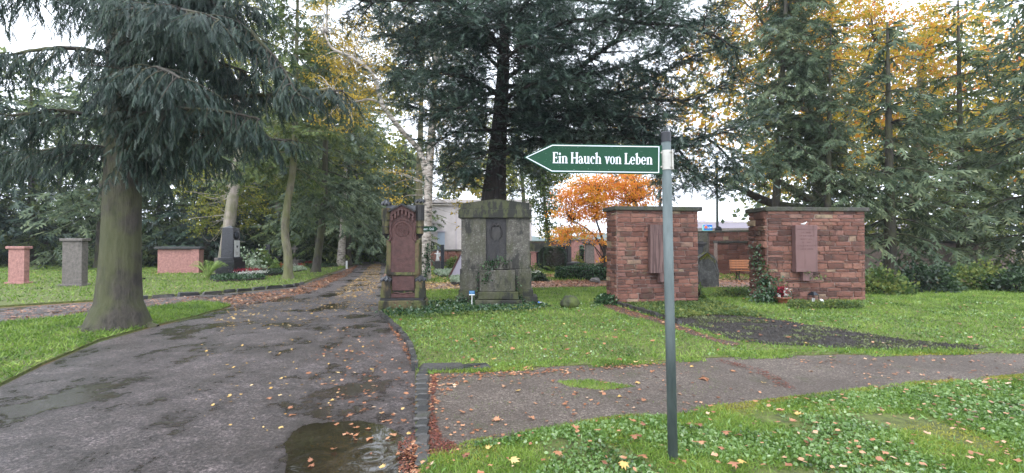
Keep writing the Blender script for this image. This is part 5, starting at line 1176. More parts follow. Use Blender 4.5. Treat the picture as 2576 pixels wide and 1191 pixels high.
def bed(name, px, h, n, m, label, lsize=.06, extra=()):
    poly = gpoly(px); root = empty(name, (0, 0, 0), 0, label, 'flower bed')
    q = rand_in(poly, n); p = np.concatenate([q, h * rng.uniform(.5, 1.0, (len(q), 1))], 1)
    foliage_obj('foliage', [scatter(LEAF, p, rng.normal(size=(len(q), 3)) + np.array([0, -.3, .3]), lsize * rng.uniform(.6, 1.3, len(q)), rng.uniform(0, 6, len(q)))], M[m], root)
    o = sheet_w('soil', poly, h * .55, M['soil'], None, skirt=h * .6); o.parent = root
    for mm_, pts, nn, hz in extra:
        ps = []
        for x, y_ in pts:
            c = G(x, y_, 0); ps.append(np.array([c.x, c.y, hz]) + rng.normal(size=(nn, 3)) * np.array([.13, .10, .035]))
        ps = np.concatenate(ps); foliage_obj('flowers', [scatter(LEAF, ps, rng.normal(size=ps.shape) + np.array([0, -.4, .5]), .055 * np.ones(len(ps)))], M[mm_], root, 'stuff')
    return root
bed('grave_bed', [(528, 708), (560, 701), (610, 699), (662, 697), (665, 707), (610, 711), (545, 713)], .22, 5200, 'ivy', 'ivy edged grave bed with red and white flowers before the obelisk', .07, extra=(('redflower', [(603, 700), (618, 699), (626, 701), (640, 698), (648, 698)], 90, .36), ('whiteflower', [(608, 705), (622, 704), (636, 703), (655, 701), (660, 702)], 70, .30)))
bed('grave_bed', [(655, 690), (705, 686), (712, 695), (665, 698)], .25, 3000, 'darkbush', 'second clipped grave bed right of the obelisk', .07)
bed('grave_bed', [(705, 682), (760, 676), (770, 684), (712, 690)], .2, 3000, 'paleleaf', 'pale leaved grave bed behind the mossy trunk', .08, extra=(('whiteflower', [(728, 682), (735, 680)], 60, .3), ('redflower', [(758, 678)], 80, .3)))
bed('grave_bed', [(770, 672), (840, 668), (850, 673), (780, 679)], .2, 2600, 'darkbush', 'dark leaved grave bed beside the leaning brown trunk', .1, extra=(('redflower', [(772, 672), (780, 672)], 90, .32),))
bush('heather_mound', G(672, 684), (.33, .3, .26), 900, M['heather'], 'dark red heather mound left of the dwarf conifer', lsize=.06, cat='plant', stem=False)
bush('dwarf_conifer', G(694, 684), (.22, .22, .62), 900, M['fern'], 'tiny bright green dwarf conifer in the grave bed', lsize=.08, cat='plant')
def headstone(px, y0, y1, D, w, m, label, depth=.2, topd=0.0, rz=0, cap=0):
    r = empty('headstone', (*P(px, y0, D)[:2], 0), rz, label, 'gravestone'); zt_ = P(px, y1, D).z
    MB().box(-w / 2, w / 2, 0, depth, 0, zt_ - cap, .015, None).build('slab', M[m], r)
    if cap: MB().box(-w / 2 - .06, w / 2 + .06, -.06, depth + .06, zt_ - cap + .001, zt_, .012).build('cap', M[m], r)
    else: MB().box(-w / 2 + .02, w / 2 - .02, .02, depth - .02, zt_ + .001, zt_ + .05, 0, (.04, .02)).build('top', M[m], r)
    MB().box(-w / 2 - .08, w / 2 + .08, -.08, depth + .08, -.02, .12, .01).build('base', M[m], r); return r
headstone(672, 672, 616, 31, .32, 'granite', 'tall narrow black headstone in front of the dark bushes', rz=R(15))
headstone(690, 675, 646, 29, .5, 'granite', 'short black pillar headstone beside the dwarf conifer', depth=.4, rz=R(30), cap=.08)
def cross(px, ybase, ytop, D, w, m, label, arm=.62, ped=.5):
    r = empty('grave_cross', (*P(px, ybase, D)[:2], 0), R(10), label, 'cross'); zt_ = P(px, ytop, D).z
    if ped: MB().box(-w * 2.2, w * 2.2, -w * 2, w * 2, 0, ped * .8, .02).box(-w * 2.6, w * 2.6, -w * 2.4, w * 2.4, ped * .8 + .001, ped, .01).build('pedestal', M[m], r)
    MB().box(-w / 2, w / 2, -w / 2, w / 2, ped, zt_, .01).build('shaft', M[m], r)
    if arm: zz = ped + (zt_ - ped) * .72; MB().box(-arm / 2, -w / 2, -w / 2 + .005, w / 2 - .005, zz, zz + w, .008).build('arm', M[m], r); MB().box(w / 2, arm / 2, -w / 2 + .005, w / 2 - .005, zz, zz + w, .008).build('arm', M[m], r)
    return r
cross(741, 670, 618, 32, .14, 'mid_stone', 'slender pale stone cross behind the mossy trunk', arm=.4)
cross(707, 680, 661, 27, .06, 'wood', 'little orange wooden cross in the grave bed', arm=.26, ped=0.02)
cross(548, 694, 667, 22, .06, 'wood', 'little wooden cross behind the fern', arm=.3, ped=0.02)
st_ = empty('white_post', (*P(872, 676, 30)[:2], 0), 0, 'thin white marker post beside the leaning brown trunk', 'post'); MB().box(-.05, .05, -.03, .03, 0, .5, .01).build('post_body', M['pale_stone'], st_)

# ------------------------------------------------------------------ graves behind the centre
cross(1432, 676, 596, 27, .20, 'dark_stone', 'dark stone cross column on pedestal below the orange maple', arm=.0, ped=.55)
headstone(1417, 672, 617, 30, .72, 'granite', 'black pedestal tomb behind the dark cross column', depth=.6, cap=.12)
headstone(1464, 674, 618, 29, .26, 'dark_stone', 'ivy covered narrow gravestone between the two pillars', depth=.25)
ivy('ivy hanging on the narrow gravestone', [([(*P(1464, 668, 28.9)[:2], .1), (*P(1464, 640, 28.9)[:2], .8), (*P(1464, 620, 28.9)[:2], 1.4)], 260)], size=.10, spread=(.14, .06, .1))
pc = empty('stone_pillar', (*P(1483, 676, 28)[:2], 0), 0, 'grey stone pillar with wide capital in front of the pink wall', 'monument')
zt_ = P(1483, 608, 28).z
MB().box(-.40, .40, -.3, .3, 0, .16, .02).box(-.34, .34, -.25, .25, .161, .30, .02).build('base', M['mid_stone'], pc)
MB().box(-.27, .27, -.2, .2, .301, zt_ - .22, 0, (.02, .02)).build('shaft', M['mid_stone'], pc)
MB().box(-.27, .27, -.2, .2, zt_ - .219, zt_ - .10, 0, (-.10, -.08)).box(-.40, .40, -.31, .31, zt_ - .099, zt_, .015).build('capital', M['mid_stone'], pc)
pw = empty('pink_wall', (*P(1495, 672, 33)[:2], 0), 0, 'pink sandstone memorial wall with pilasters behind the pillars', 'wall')
zt_ = P(1495, 602, 33).z
MB().box(-1.6, .4, 0, .35, 0, zt_ - .1, .01).build('wall_face', M['pink_stone'], pw); MB().box(-1.7, .5, -.1, .45, zt_ - .099, zt_, .01).build('coping', M['mid_stone'], pw)
for x in (-1.3, -.45, .25): MB().box(x - .1, x + .1, -.08, -.002, 0, zt_ - .11, .01).build('pilaster', M['pink_stone'], pw)
def topiary(px, D, rx, h, label):
    c = P(px, 672, D); root = empty('topiary', (c.x, c.y, 0), 0, label, 'shrub'); n = 4200
    u = rng.normal(size=(n, 3)); u /= np.linalg.norm(u, axis=1)[:, None]; p = np.sign(u) * np.abs(u) ** .8 * np.array([rx, rx, h / 2]) + np.array([0, 0, h / 2])
    foliage_obj('foliage', [scatter(SPRAY_L, p, u + rng.normal(size=(n, 3)) * .7, .10 * np.ones(n))], M['darkbush'], root)
    MB().lathe([(rx * .55, .05), (rx * .88, h * .3), (rx * .88, h * .65), (rx * .4, h * .95)], 12).build('inner_growth', M['twig'], root)
topiary(1374, 28, .42, 1.35, 'left of two rounded dark clipped yews behind the lawn')
topiary(1396, 26.5, .62, 1.4, 'larger right one of two rounded dark clipped yews behind the lawn')
hh1 = G(1470, 706); hedge('hedge', (hh1.x + .2, hh1.y + .4, 0), (2.7, .8, .50), 7500, 'ivy', 'dark green clipped hedge in front of the stone pillars', rz=R(-7), lsize=.07)
hh2 = G(1475, 688); hedge('hedge', (hh2.x + .5, hh2.y + .2, 0), (2.2, .3, .46), 3000, 'ivy', 'second thin hedge behind the clipped hedge', lsize=.07)
for px_, m_, lb in ((1343, 'pink_stone', 'pink box shaped gravestone right of the grey monument'), (1356, 'granite', 'black box shaped gravestone right of the pink one')):
    headstone(px_, 680, 634 if px_ < 1350 else 633, 30, .34, m_, lb, depth=.3, cap=.05)
bush('shrub', G(1352, 709), (.45, .35, .35), 900, M['darkbush'], 'dark low shrub with pale flowers right of the grey monument', lsize=.09)
bush('shrub', (*P(1345, 690, 22)[:2], 0), (.35, .3, .7), 350, M['midgreen'], 'thin green shrub just right of the grey monument', lsize=.10, fill=.2)
wl = empty('white_flowers', G(1349, 704), 0, 'cluster of white flowers on the low dark shrub', 'flowers'); n = 60; foliage_obj('petals', [scatter(LEAF, rng.normal(size=(n, 3)) * np.array([.14, .1, .03]) + np.array([0, -.3, .36]), rng.normal(size=(n, 3)), .06 * np.ones(n))], M['whiteflower'], wl, 'stuff')
bush('shrub', (*P(1455, 672, 28)[:2], 0), (.3, .3, 1.2), 420, M['yellowgreen'], 'slender yellow green shrub between the pillars', lsize=.12, fill=.1)
bush('ball_bush', (*P(1141, 655, 27)[:2], 0), (.42, .4, .85), 2400, M['midgreen'], 'round green ball bush beside the pyramid gravestone', lsize=.08)
tr = empty('pyramid_gravestone', (*P(1148, 677, 21)[:2], 0), 0, 'leaning triangular mauve gravestone with brown edge', 'gravestone'); kk = 21 / F
MB().prism([(-18 * kk, 0), (16 * kk, 0), (16 * kk, 58 * kk), (12 * kk, 62 * kk)], 0, .12).build('slab', M['mauve'], tr); MB().prism([(-24 * kk, 0), (-18 * kk - .003, 0), (12 * kk - .003, 62 * kk), (8 * kk, 63 * kk)], -.02, .14).build('edge', M['bark_dark'] if False else M['stele_red'], tr)
bed('grave_bed', [(1090, 688), (1158, 684), (1158, 697), (1110, 700), (1095, 694)], .2, 2600, 'paleleaf', 'pale leaved grave bed below the pyramid gravestone', .08)
bed('grave_bed', [(1132, 708), (1160, 704), (1160, 720), (1136, 718)], .22, 1200, 'paleleaf', 'small pale leaved bed against the left of the grey monument', .08)
bed('grave_bed', [(1086, 664), (1155, 662), (1155, 672), (1090, 674)], .3, 2200, 'darkbush', 'dark hedge bed behind the birch', .09)
po = empty('wooden_post', (*P(1113, 672, 27)[:2], 0), 0, 'dark square post behind the birch', 'post'); MB().box(-.09, .09, -.09, .09, 0, P(1113, 616, 27).z, .01).build('post_body', M['iron'], po)
sta = empty('white_statue', (*P(1101, 662, 28)[:2], 0), 0, 'tiny white angel figure on a dark base behind the birch', 'statue')
z1 = P(1101, 657, 28).z; z2 = P(1101, 631, 28).z; hh_ = z2 - z1
MB().box(-.16, .16, -.14, .14, 0, z1, .02).build('base', M['dark_stone'], sta)
mb = MB(); mb.loft([[(x_ + r * math.cos(a), r * math.sin(a), z1 + hh_ * t) for a in np.arange(10) * .628] for x_, r, t in ((0, .12, 0), (0, .10, .15), (0, .085, .4), (.0, .10, .6), (0, .11, .72), (0, .05, .80), (0, .06, .87), (0, .055, .95), (0, .01, 1))]); mb.tube([(.06, 0, z1 + hh_ * .7), (-.10, -.06, z1 + hh_ * .74), (-.17, -.08, z1 + hh_ * .70)], .028, 6); mb.build('figure', M['pale_stone'], sta, True)
MB().prism([(.05, z1 + hh_ * .3), (.16, z1 + hh_ * .5), (.14, z1 + hh_ * .85), (.04, z1 + hh_ * .7)], .03, .06).build('wing', M['pale_stone'], sta)

# ------------------------------------------------------------------ cemetery back walls
def small_wall(label, A, B, H_, thick=.4, capm='cap', stones=None, rowh=(.16, .26), lens=(.28, .6), cap=True, name='cemetery_wall'):
    a = math.atan2(B[1] - A[1], B[0] - A[0]); L_ = math.hypot(B[0] - A[0], B[1] - A[1])
    r = empty(name, (A[0], A[1], 0), a, label, 'wall'); MB().box(0, L_, 0, thick, -.1, H_).build('mortar_core', M['mortar'], r)
    if stones: s0, s1 = stones; face_stones(r, s1 - s0, H_, (s0, 0), 0, rowh, lens, depth=.05)
    n_ = max(2, int(L_ / 1.2))
    for i in range(n_): MB().box(L_ * i / n_ + .004, L_ * (i + 1) / n_ - .004, -.1, thick + .1, H_ + .001, H_ + .12, .015).build('coping_slab', M[capm], r)
    return r, L_
bw, BL = small_wall('tall red stone cemetery wall behind the bench', (12.2, 33.2), (19.5, 27.5), 2.35, stones=(1.55, 5.2), rowh=(.17, .26))
MB().box(.15, 1.5, -.14, -.003, 0, 2.33, .02).build('grey_pilaster', M['grey_stone'], bw)
MB().box(.55, 1.2, -.19, -.142, 1.0, 1.75, .01).build('dark_plate', M['granite'], bw)
MB().box(5.3, 5.7, -.05, -.003, 1.25, 1.9, .01).build('dark_plate', M['granite'], bw)
small_wall('long low red cemetery wall behind the orange maple', (-1.0, 35.5), (12.1, 34.0), P(1430, 606, 34.5).z - .12, stones=(2.2, 9.0), rowh=(.22, .36), lens=(.5, .9))
lw, _ = small_wall('low mossy cemetery wall with dark rail behind the birch', (-8.5, 33.5), (-2.6, 33.5), P(1120, 628, 33.5).z - .12, stones=(1.5, 5.2), rowh=(.2, .3), lens=(.4, .8))
kw = empty('grave_kerb_wall', (*P(1352, 660, 33)[:2], 0), 0, 'mossy stone tomb wall with pale plate right of the grey monument', 'tomb')
MB().box(-.9, .9, 0, .3, 0, 1.65, .02).build('tomb_face', M['grey_mossy'], kw); MB().box(.25, .6, -.06, -.003, .6, 1.2, .01).build('plate', M['mid_stone'], kw)

# ------------------------------------------------------------------ buildings beyond
def bz(x, y, D): return P(x, y, D)
wb = empty('white_building', (*P(1215, 640, 46)[:2], 0), 0, 'white rendered building with pale blue door beyond the cemetery wall', 'building'); kk = 46 / F
X = lambda x: (x - 1215) * kk
ztop = P(1300, 512, 46).z
MB().box(X(1080), X(1338), 0, 7, 0, ztop).build('wall', M['render'], wb)
MB().box(X(1076), X(1346), -.45, 7.4, ztop + .001, ztop + .35, .03).box(X(1078), X(1342), -.25, 7.2, ztop - .22, ztop - .001 + .001, .03).build('cornice', M['render'], wb)
d_ = MB().box(X(1101), X(1119), -.04, -.003, 0, P(1100, 585, 46).z).build('door', M['bluedoor'], wb)
MB().box(X(1100), X(1120), -.12, -.003, P(1100, 585, 46).z + .01, P(1100, 583, 46).z + .02).build('lintel', M['mauve'], wb)
MB().box(X(1147) , X(1147.8), -.08, -.003, 0, ztop - .3).build('downpipe', M['mauve'], wb)
for x in (1170, 1205, 1240, 1290): f_ = MB().box(X(x), X(x + 14), -.05, -.003, 1.6, 3.2, .01).build('window', M['bluedoor'], wb)
store = empty('store_building', (*P(1850, 600, 85)[:2], 0), 0, 'long low mauve supermarket building beyond the cemetery wall', 'building'); kk = 85 / F
X = lambda x: (x - 1850) * kk; Z = lambda y: P(1850, y, 85).z
MB().box(X(1660), X(2300), 0, 20, 0, Z(575)).build('wall', M['render'], store)
MB().box(X(1655), X(2305), -.6, 20.5, Z(575) + .001, Z(561)).build('fascia', M['mauve'], store)
MB().box(X(1655), X(2305), -.65, 20.6, Z(561) + .001, Z(558.5)).build('roof_edge', M['render'], store)
for x0, x1, y0 in ((1796, 1812, 549), (1868, 1885, 551), (1995, 2020, 548)): MB().box(X(x0), X(x1), 6, 9, Z(558.5) + .002, Z(y0)).build('roof_plant', M['mauve'], store)
for x in (1730, 1765, 1840, 1875, 1930, 1990): MB().box(X(x), X(x + 22), -.08, -.003, .4, Z(583)).build('window', M['bluedoor'], store)
ss_ = empty('shop_sign', P(1781, 573, 60), 0, 'bright blue shop sign with orange red disc and small white letters', 'sign'); kk = 60 / F
w_, h_ = 11 * kk, 7 * kk
MB().box(-w_, w_, 0, .25, -h_, h_, .02).build('panel', M['signblue'], ss_)
MB().box(-w_ - .07, -w_ - .002, -.01, .26, -h_ - .08, h_).box(-w_ - .07, w_, -.011, .255, -h_ - .08, -h_ - .002).build('edge', M['teal'], ss_)
def disc(r, x, z, y, m, name='disc'): c = [(x + r * math.cos(a), z + r * math.sin(a)) for a in np.arange(20) * math.pi / 10]; MB().prism(c, y - .02, y + .01).build(name, M[m], ss_)
disc(.2, -.27, .06, -.01, 'white'); disc(.17, -.27, .06, -.035, 'signred')
k0 = -.12
lettering('letter', 'eal', .22, -.16, .22, -.14, -.022, M['white'], ss_) if 'l' in GL else None
GL['l'] = ([rc(.05, 0, .24, 1.0), rc(0, 0, .29, sf), rc(-.02, .93, .24, 1.0)], .34)
lettering('letter', 'eal', .26, -.14, .20, -.12, -.022, M['white'], ss_)
disc(.12, .35, .0, -.012, 'teal', 'flower'); disc(.06, .35, -.02, -.035, 'white', 'flower_centre')
MB().box(-.08, .08, .05, .2, -ss_.location.z, -h_ - .09).build('mast', M['steel'], ss_)
def lamp(px, D, ytop, r, label, name='street_lamp'):
    c = P(px, 640, D); o = empty(name, (c.x, c.y, 0), 0, label, 'pole'); zt_ = P(px, ytop, D).z
    MB().lathe([(r, 0), (r * .75, zt_)], 10).build('pole', M['steel'], o, True); return o, zt_
lp, z_ = lamp(1805, 40, 400, .12, 'tall grey lighting pole beyond the cemetery wall')
mb = MB(); mb.lathe([(.28, z_), (.10, z_ + .25)], 12); mb.build('lamp_head', M['steel'], lp); dd = MB().lathe([(.30, 0), (.30, .08), (.1, .16)], 18).build('mirror_disc', M['iron'], lp); dd.location = (0, -.14, P(1805, 579, 40).z); dd.rotation_euler = (math.pi / 2, 0, 0)
lp, z_ = lamp(1661, 30, 380, .12, 'second grey lighting pole seen beside the sign post'); MB().lathe([(.25, z_), (.08, z_ + .25)], 12).build('lamp_head', M['steel'], lp)
lp, z_ = lamp(1372, 60, 470, .07, 'thin mast behind the white building'); MB().box(-.5, .5, -.03, .03, z_ - .4, z_ - .3).build('crossarm', M['steel'], lp)
og = empty('orange_price_sign', P(2086, 500, 48), 0, 'orange and blue price sign between the tree trunks above the right wall', 'sign'); kk = 48 / F
MB().box(-9 * kk, 14 * kk, 0, .3, -og.location.z, 25 * kk, .02).build('panel', M['orange'], og); MB().box(-8 * kk, 13 * kk, -.02, -.001, 6 * kk, 12 * kk).build('blue_band', M['signblue'], og); MB().box(-8 * kk, 13 * kk, -.02, -.001, -14 * kk, 5 * kk).build('pale_band', M['bluedoor'], og)
wf = empty('wooden_fence', (*P(905, 640, 72)[:2], 0), 0, 'low pale wooden fence at the far end of the road', 'fence'); kk = 72 / F; zt_ = P(930, 631, 72).z
x = -14 * kk
while x < 50 * kk:
    MB().box(x, x + .13, 0, .04, 0, zt_ + random.uniform(-.04, .04)).build('picket', M['oldwood'], wf); x += .16
MB().box(-14 * kk, 50 * kk, .041, .09, .3, .4).build('rail', M['oldwood'], wf)

# ------------------------------------------------------------------ the great yew
def U(*pts): return [P(*p) for p in pts]
yt = empty('yew_tree', (0, 0, 0), 0, 'huge dark yew with spreading limbs rising behind the grey monument', 'tree')
YD = 15.0
trk = spline(U((1238, 712, YD), (1240, 600, YD), (1242, 500, YD), (1250, 400, YD), (1258, 300, YD), (1266, 180, YD), (1270, 60, YD), (1272, -120, YD), (1274, -350, YD)), 6)
rk = np.interp(np.linspace(0, 1, len(trk)), [0, .12, .25, .38, .5, .7, 1], [.62, .50, .40, .30, .25, .18, .05])
lines = [(trk, rk)]
# extra flutes hugging the trunk
for a, r_ in ((0.4, .16), (2.2, .18), (3.6, .15), (5.0, .17)):
    off = np.array([math.cos(a), math.sin(a), 0]); q = trk[:22] + off * (rk[:22, None] * .78); lines.append((q, np.linspace(r_ * 1.3, .05, len(q))))
limbs = [
 (U((1262, 392, 15), (1290, 368, 14.6), (1340, 352, 14.2), (1400, 349, 13.8), (1480, 352, 13.4), (1600, 345, 13), (1720, 352, 12.6)), .15),
 (U((1262, 300, 15), (1330, 262, 14.4), (1391, 235, 13.8), (1450, 190, 13.2), (1500, 148, 12.8), (1560, 100, 12.3), (1596, 66, 12), (1680, 20, 11.5)), .14),
 (U((1391, 235, 13.8), (1460, 236, 13.4), (1522, 233, 13), (1600, 248, 12.6), (1680, 256, 12.2), (1760, 254, 12), (1860, 225, 11.8)), .08),
 (U((1500, 240, 13), (1580, 225, 12.8), (1652, 200, 12.6), (1740, 150, 12.2), (1830, 120, 12)), .06),
 (U((1268, 330, 15), (1400, 310, 13.5), (1550, 300, 13), (1690, 375, 12.8), (1780, 350, 12.6), (1870, 322, 12.4)), .08),
 (U((1300, 330, 14.6), (1450, 330, 13.5), (1600, 330, 13), (1700, 400, 12.6), (1770, 440, 12.4), (1830, 470, 12.2)), .07),
 (U((1268, 260, 15), (1310, 205, 14.6), (1330, 160, 14.3), (1348, 90, 14), (1371, 6, 13.6), (1390, -80, 13.2)), .11),
 (U((1262, 240, 15), (1200, 205, 14.6), (1113, 180, 14.2), (1041, 193, 14), (985, 200, 13.8)), .08),
 (U((1264, 180, 15), (1190, 110, 14.4), (1110, 52, 13.9), (1061, 72, 13.6), (1019, 165, 13.4), (1000, 200, 13.3)), .08),
 (U((1110, 52, 13.9), (1050, 62, 13.5), (986, 43, 13.2), (930, 10, 13)), .06),
 (U((1266, 120, 15), (1150, 20, 13), (1022, 3, 11.5), (927, 8, 10.8), (850, -10, 10.4)), .09),
 (U((1258, 330, 15), (1200, 330, 14.3), (1140, 340, 13.8), (1085, 375, 13.5)), .07),
 (U((1254, 380, 15), (1210, 385, 14.2), (1160, 400, 13.7), (1120, 430, 13.4)), .05),
 (U((1256, 350, 15), (1180, 300, 14.8), (1090, 290, 14.6), (1020, 260, 14.4)), .07),
 (U((1266, 200, 15), (1400, 120, 13.6), (1550, 40, 12.2), (1650, -20, 11.4)), .09),
 (U((1266, 150, 15), (1420, 60, 13), (1620, 60, 12), (1780, 90, 11.2), (1850, 130, 11)), .09),
 (U((1268, 220, 15), (1450, 200, 14.4), (1620, 150, 14), (1760, 60, 13.6), (1830, 10, 13.4)), .09),
 (U((1262, 280, 15), (1380, 270, 16.5), (1540, 280, 17.5), (1700, 300, 18)), .09),
 (U((1262, 230, 15), (1150, 250, 16.5), (1050, 240, 17.5)), .09),
 (U((1268, 90, 15), (1330, 0, 13), (1420, -60, 11), (1500, -100, 10)), .09),
 (U((1268, 60, 15), (1200, -40, 13), (1100, -60, 11.5)), .09),
 (U((1266, 150, 15), (1240, 90, 13.2), (1190, 60, 11.6), (1150, 40, 10.8)), .07),
 (U((1266, 200, 15), (1270, 150, 13.2), (1330, 110, 11.6), (1400, 90, 10.6)), .07),
 (U((1264, 250, 15), (1300, 230, 13.4), (1380, 200, 12.2), (1470, 190, 11.4)), .07),
 (U((1262, 290, 15), (1220, 270, 13.6), (1160, 260, 12.6), (1100, 262, 12)), .06),
 (U((1266, 320, 15), (1340, 300, 14.2), (1450, 290, 13.4), (1560, 292, 12.6), (1640, 300, 12.2)), .07),
 (U((1262, 100, 15), (1120, 120, 16), (1000, 110, 16.5)), .09),
 (U((1272, 30, 15), (1420, 0, 16), (1600, 20, 16.5), (1750, 60, 17)), .09),
 (U((1270, 340, 15), (1300, 420, 14.6), (1320, 440, 14.4)), .03),
 (U((1600, 345, 13), (1640, 400, 12.9), (1655, 430, 12.8)), .03),
 (U((1700, 365, 12.7), (1740, 420, 12.5), (1745, 470, 12.4)), .04),
 (U((1780, 350, 12.6), (1830, 400, 12.4), (1850, 440, 12.3)), .04),
 (U((1240, 490, 15), (1200, 470, 14.6), (1180, 440, 14.4)), .03), (U((1250, 430, 15), (1200, 430, 14.2), (1150, 440, 13.8)), .04), (U((1258, 350, 15), (1230, 380, 13.6), (1190, 400, 12.6)), .04),
 (U((1262, 250, 15), (1180, 200, 13.2), (1100, 190, 12.4), (1020, 210, 12)), .05), (U((1266, 120, 15), (1100, 90, 14.6), (960, 90, 14.2)), .06), (U((1268, 300, 15), (1420, 280, 14.8), (1580, 330, 14.6), (1680, 360, 14.4)), .06), (U((1255, 500, 15), (1290, 480, 14.6)), .03),
]
tw, ps, ds, ss = [], [], [], []
for pts, r_ in limbs:
    l = spline(pts, 6); l = l + np.cumsum(rng.normal(size=l.shape), 0) * .012
    lines.append((l, np.linspace(r_ * .82, max(.012, r_ * .18), len(l))))
    a1, b1, c1, d1 = limb_subs(l, r_, .05, .125, (1.5, .85), .068, .16, 58, ssize=.245, hang=-.02, zj=.34, p3=.5, up=.06)
    tw += a1; ps += b1; ds += c1; ss += d1
# dense inner growth between the limbs
core = np.concatenate([l[0][2:] for l in lines[5:]]); core = core[core[:, 2] > 3.2]
for i in range(900):
    c = core[rng.integers(len(core))] + rng.normal(size=3) * np.array([.6, .8, .4]) + np.array([0, 0, .15]); m_ = 8
    d0 = rng.normal(size=3) + np.array([0, -.2, -.2]); p_ = c + rng.normal(size=(m_, 3)) * np.array([.26, .26, .12])
    ps += list(p_); ds += list(d0 + rng.normal(size=(m_, 3)) * .6); ss += list(rng.uniform(.15, .27, m_))
pa = np.array(ps); txx = np.interp(pa[:, 2], trk[:, 2], trk[:, 0])
kp = ~((np.abs(pa[:, 0] - txx * pa[:, 1] / 15) < .42) & (pa[:, 1] < 15.3) & (pa[:, 2] < 7.6) & (rng.random(len(pa)) < .85))
ps, ds, ss = pa[kp], np.array(ds)[kp], np.array(ss)[kp]
print('yew sprays', len(ps))
finish_tree(yt, lines, tw, (list(ps), list(ds), list(ss)), M['bark_yew'], M['yew'], SPRAY)

# ------------------------------------------------------------------ near spruce at the left edge
sl = empty('spruce_tree', (0, 0, 0), 0, 'dark near spruce with hanging twigs filling the upper left', 'tree')
tx = P(300, 615, 8.8)
trk = spline([(tx.x, 8.8, 0), (tx.x + .05, 8.8, 3), (tx.x, 8.8, 7), (tx.x, 8.8, 12)], 6)
lines = [(trk, np.interp(trk[:, 2], [0, .15, .5, 1.2, 12], [.56, .46, .37, .32, .13]))]
for a_ in (0.2, 1.3, 2.3, 3.5, 4.4, 5.4): lines.append((spline([(tx.x + .62 * math.cos(a_), 8.8 + .62 * math.sin(a_), -.05), (tx.x + .36 * math.cos(a_), 8.8 + .36 * math.sin(a_), .10), (tx.x + .24 * math.cos(a_), 8.8 + .24 * math.sin(a_), .55), (tx.x + .2 * math.cos(a_), 8.8 + .2 * math.sin(a_), 1.3)], 4), np.linspace(.10, .09, 13)))
lb = [
 (U((300, 260, 8.8), (420, 240, 8.6), (494, 236, 8.5), (650, 228, 8.3), (740, 222, 8.2), (840, 219, 8.1)), .055),
 (U((300, 370, 8.8), (420, 345, 8.4), (494, 336, 8.2), (590, 333, 8.0), (670, 343, 7.9), (735, 355, 7.8)), .055),
 (U((300, -200, 8.8), (480, -40, 8.3), (535, 10, 8.1), (590, 60, 8), (640, 105, 7.9), (690, 160, 7.8), (735, 230, 7.7)), .06),
 (U((300, 120, 8.8), (420, 90, 8), (510, 80, 7.8), (600, 70, 7.6)), .05),
 (U((300, 180, 8.8), (430, 150, 8.6), (540, 150, 8.4), (630, 175, 8.2)), .05),
 (U((300, 40, 8.8), (430, 10, 8.6), (560, 0, 8.2), (650, 20, 8)), .05),
 (U((300, 0, 8.8), (450, -60, 8), (560, -60, 7.6), (650, -50, 7.4)), .05),
 (U((300, 300, 8.8), (400, 290, 9), (490, 285, 9.4), (560, 290, 9.8)), .05),
 (U((300, 420, 8.8), (400, 390, 9), (490, 385, 9.2), (560, 392, 9.4)), .045),
 (U((300, 150, 8.8), (200, 130, 8.2), (80, 130, 7.8), (-60, 150, 7.4)), .05),
 (U((300, 300, 8.8), (200, 280, 8.4), (90, 280, 8), (-40, 300, 7.8)), .05),
 (U((300, 380, 8.8), (200, 370, 8.8), (110, 380, 9), (0, 410, 9)), .05),
 (U((300, 20, 8.8), (180, -20, 8.6), (50, -30, 8.4), (-80, 0, 8.2)), .05),
 (U((300, 80, 8.8), (380, 30, 9.6), (470, 40, 10.2), (550, 90, 10.8)), .05),
 (U((300, 210, 8.8), (380, 200, 9.6), (470, 215, 10.2), (560, 250, 10.6)), .05),
 (U((300, 300, 8.8), (400, 280, 8.2), (500, 275, 7.8), (600, 285, 7.6), (660, 300, 7.5)), .045),
 (U((300, 0, 8.8), (420, 60, 8.8), (520, 140, 8.9), (620, 215, 9)), .045), (U((300, -60, 8.8), (420, -20, 9), (540, 30, 9.2), (650, 90, 9.4)), .045),
 (U((300, 210, 8.8), (330, 180, 7.6), (400, 170, 6.8), (470, 200, 6.3)), .05),
 (U((300, 60, 8.8), (340, 20, 7.6), (430, 10, 6.8), (540, 40, 6.2)), .05),
]
tw, ps, ds, ss = [], [], [], []
for pts, r_ in lb:
    l = spline(pts, 6); l = l + np.cumsum(rng.normal(size=l.shape), 0) * .01; lines.append((l, np.linspace(r_, .014, len(l))))
    a1, b1, c1, d1 = limb_subs(l, r_, .06, .072, (.95, .5), .047, .55, 55, ssize=.20, hang=.7, tmpl=SPRAY_D, zj=.35)
    tw += a1; ps += b1; ds += c1; ss += d1
print('spruce sprays', len(ps))
finish_tree(sl, lines, tw, (ps, ds, ss), M['bark_dark'], M['spruce'], SPRAY_D)

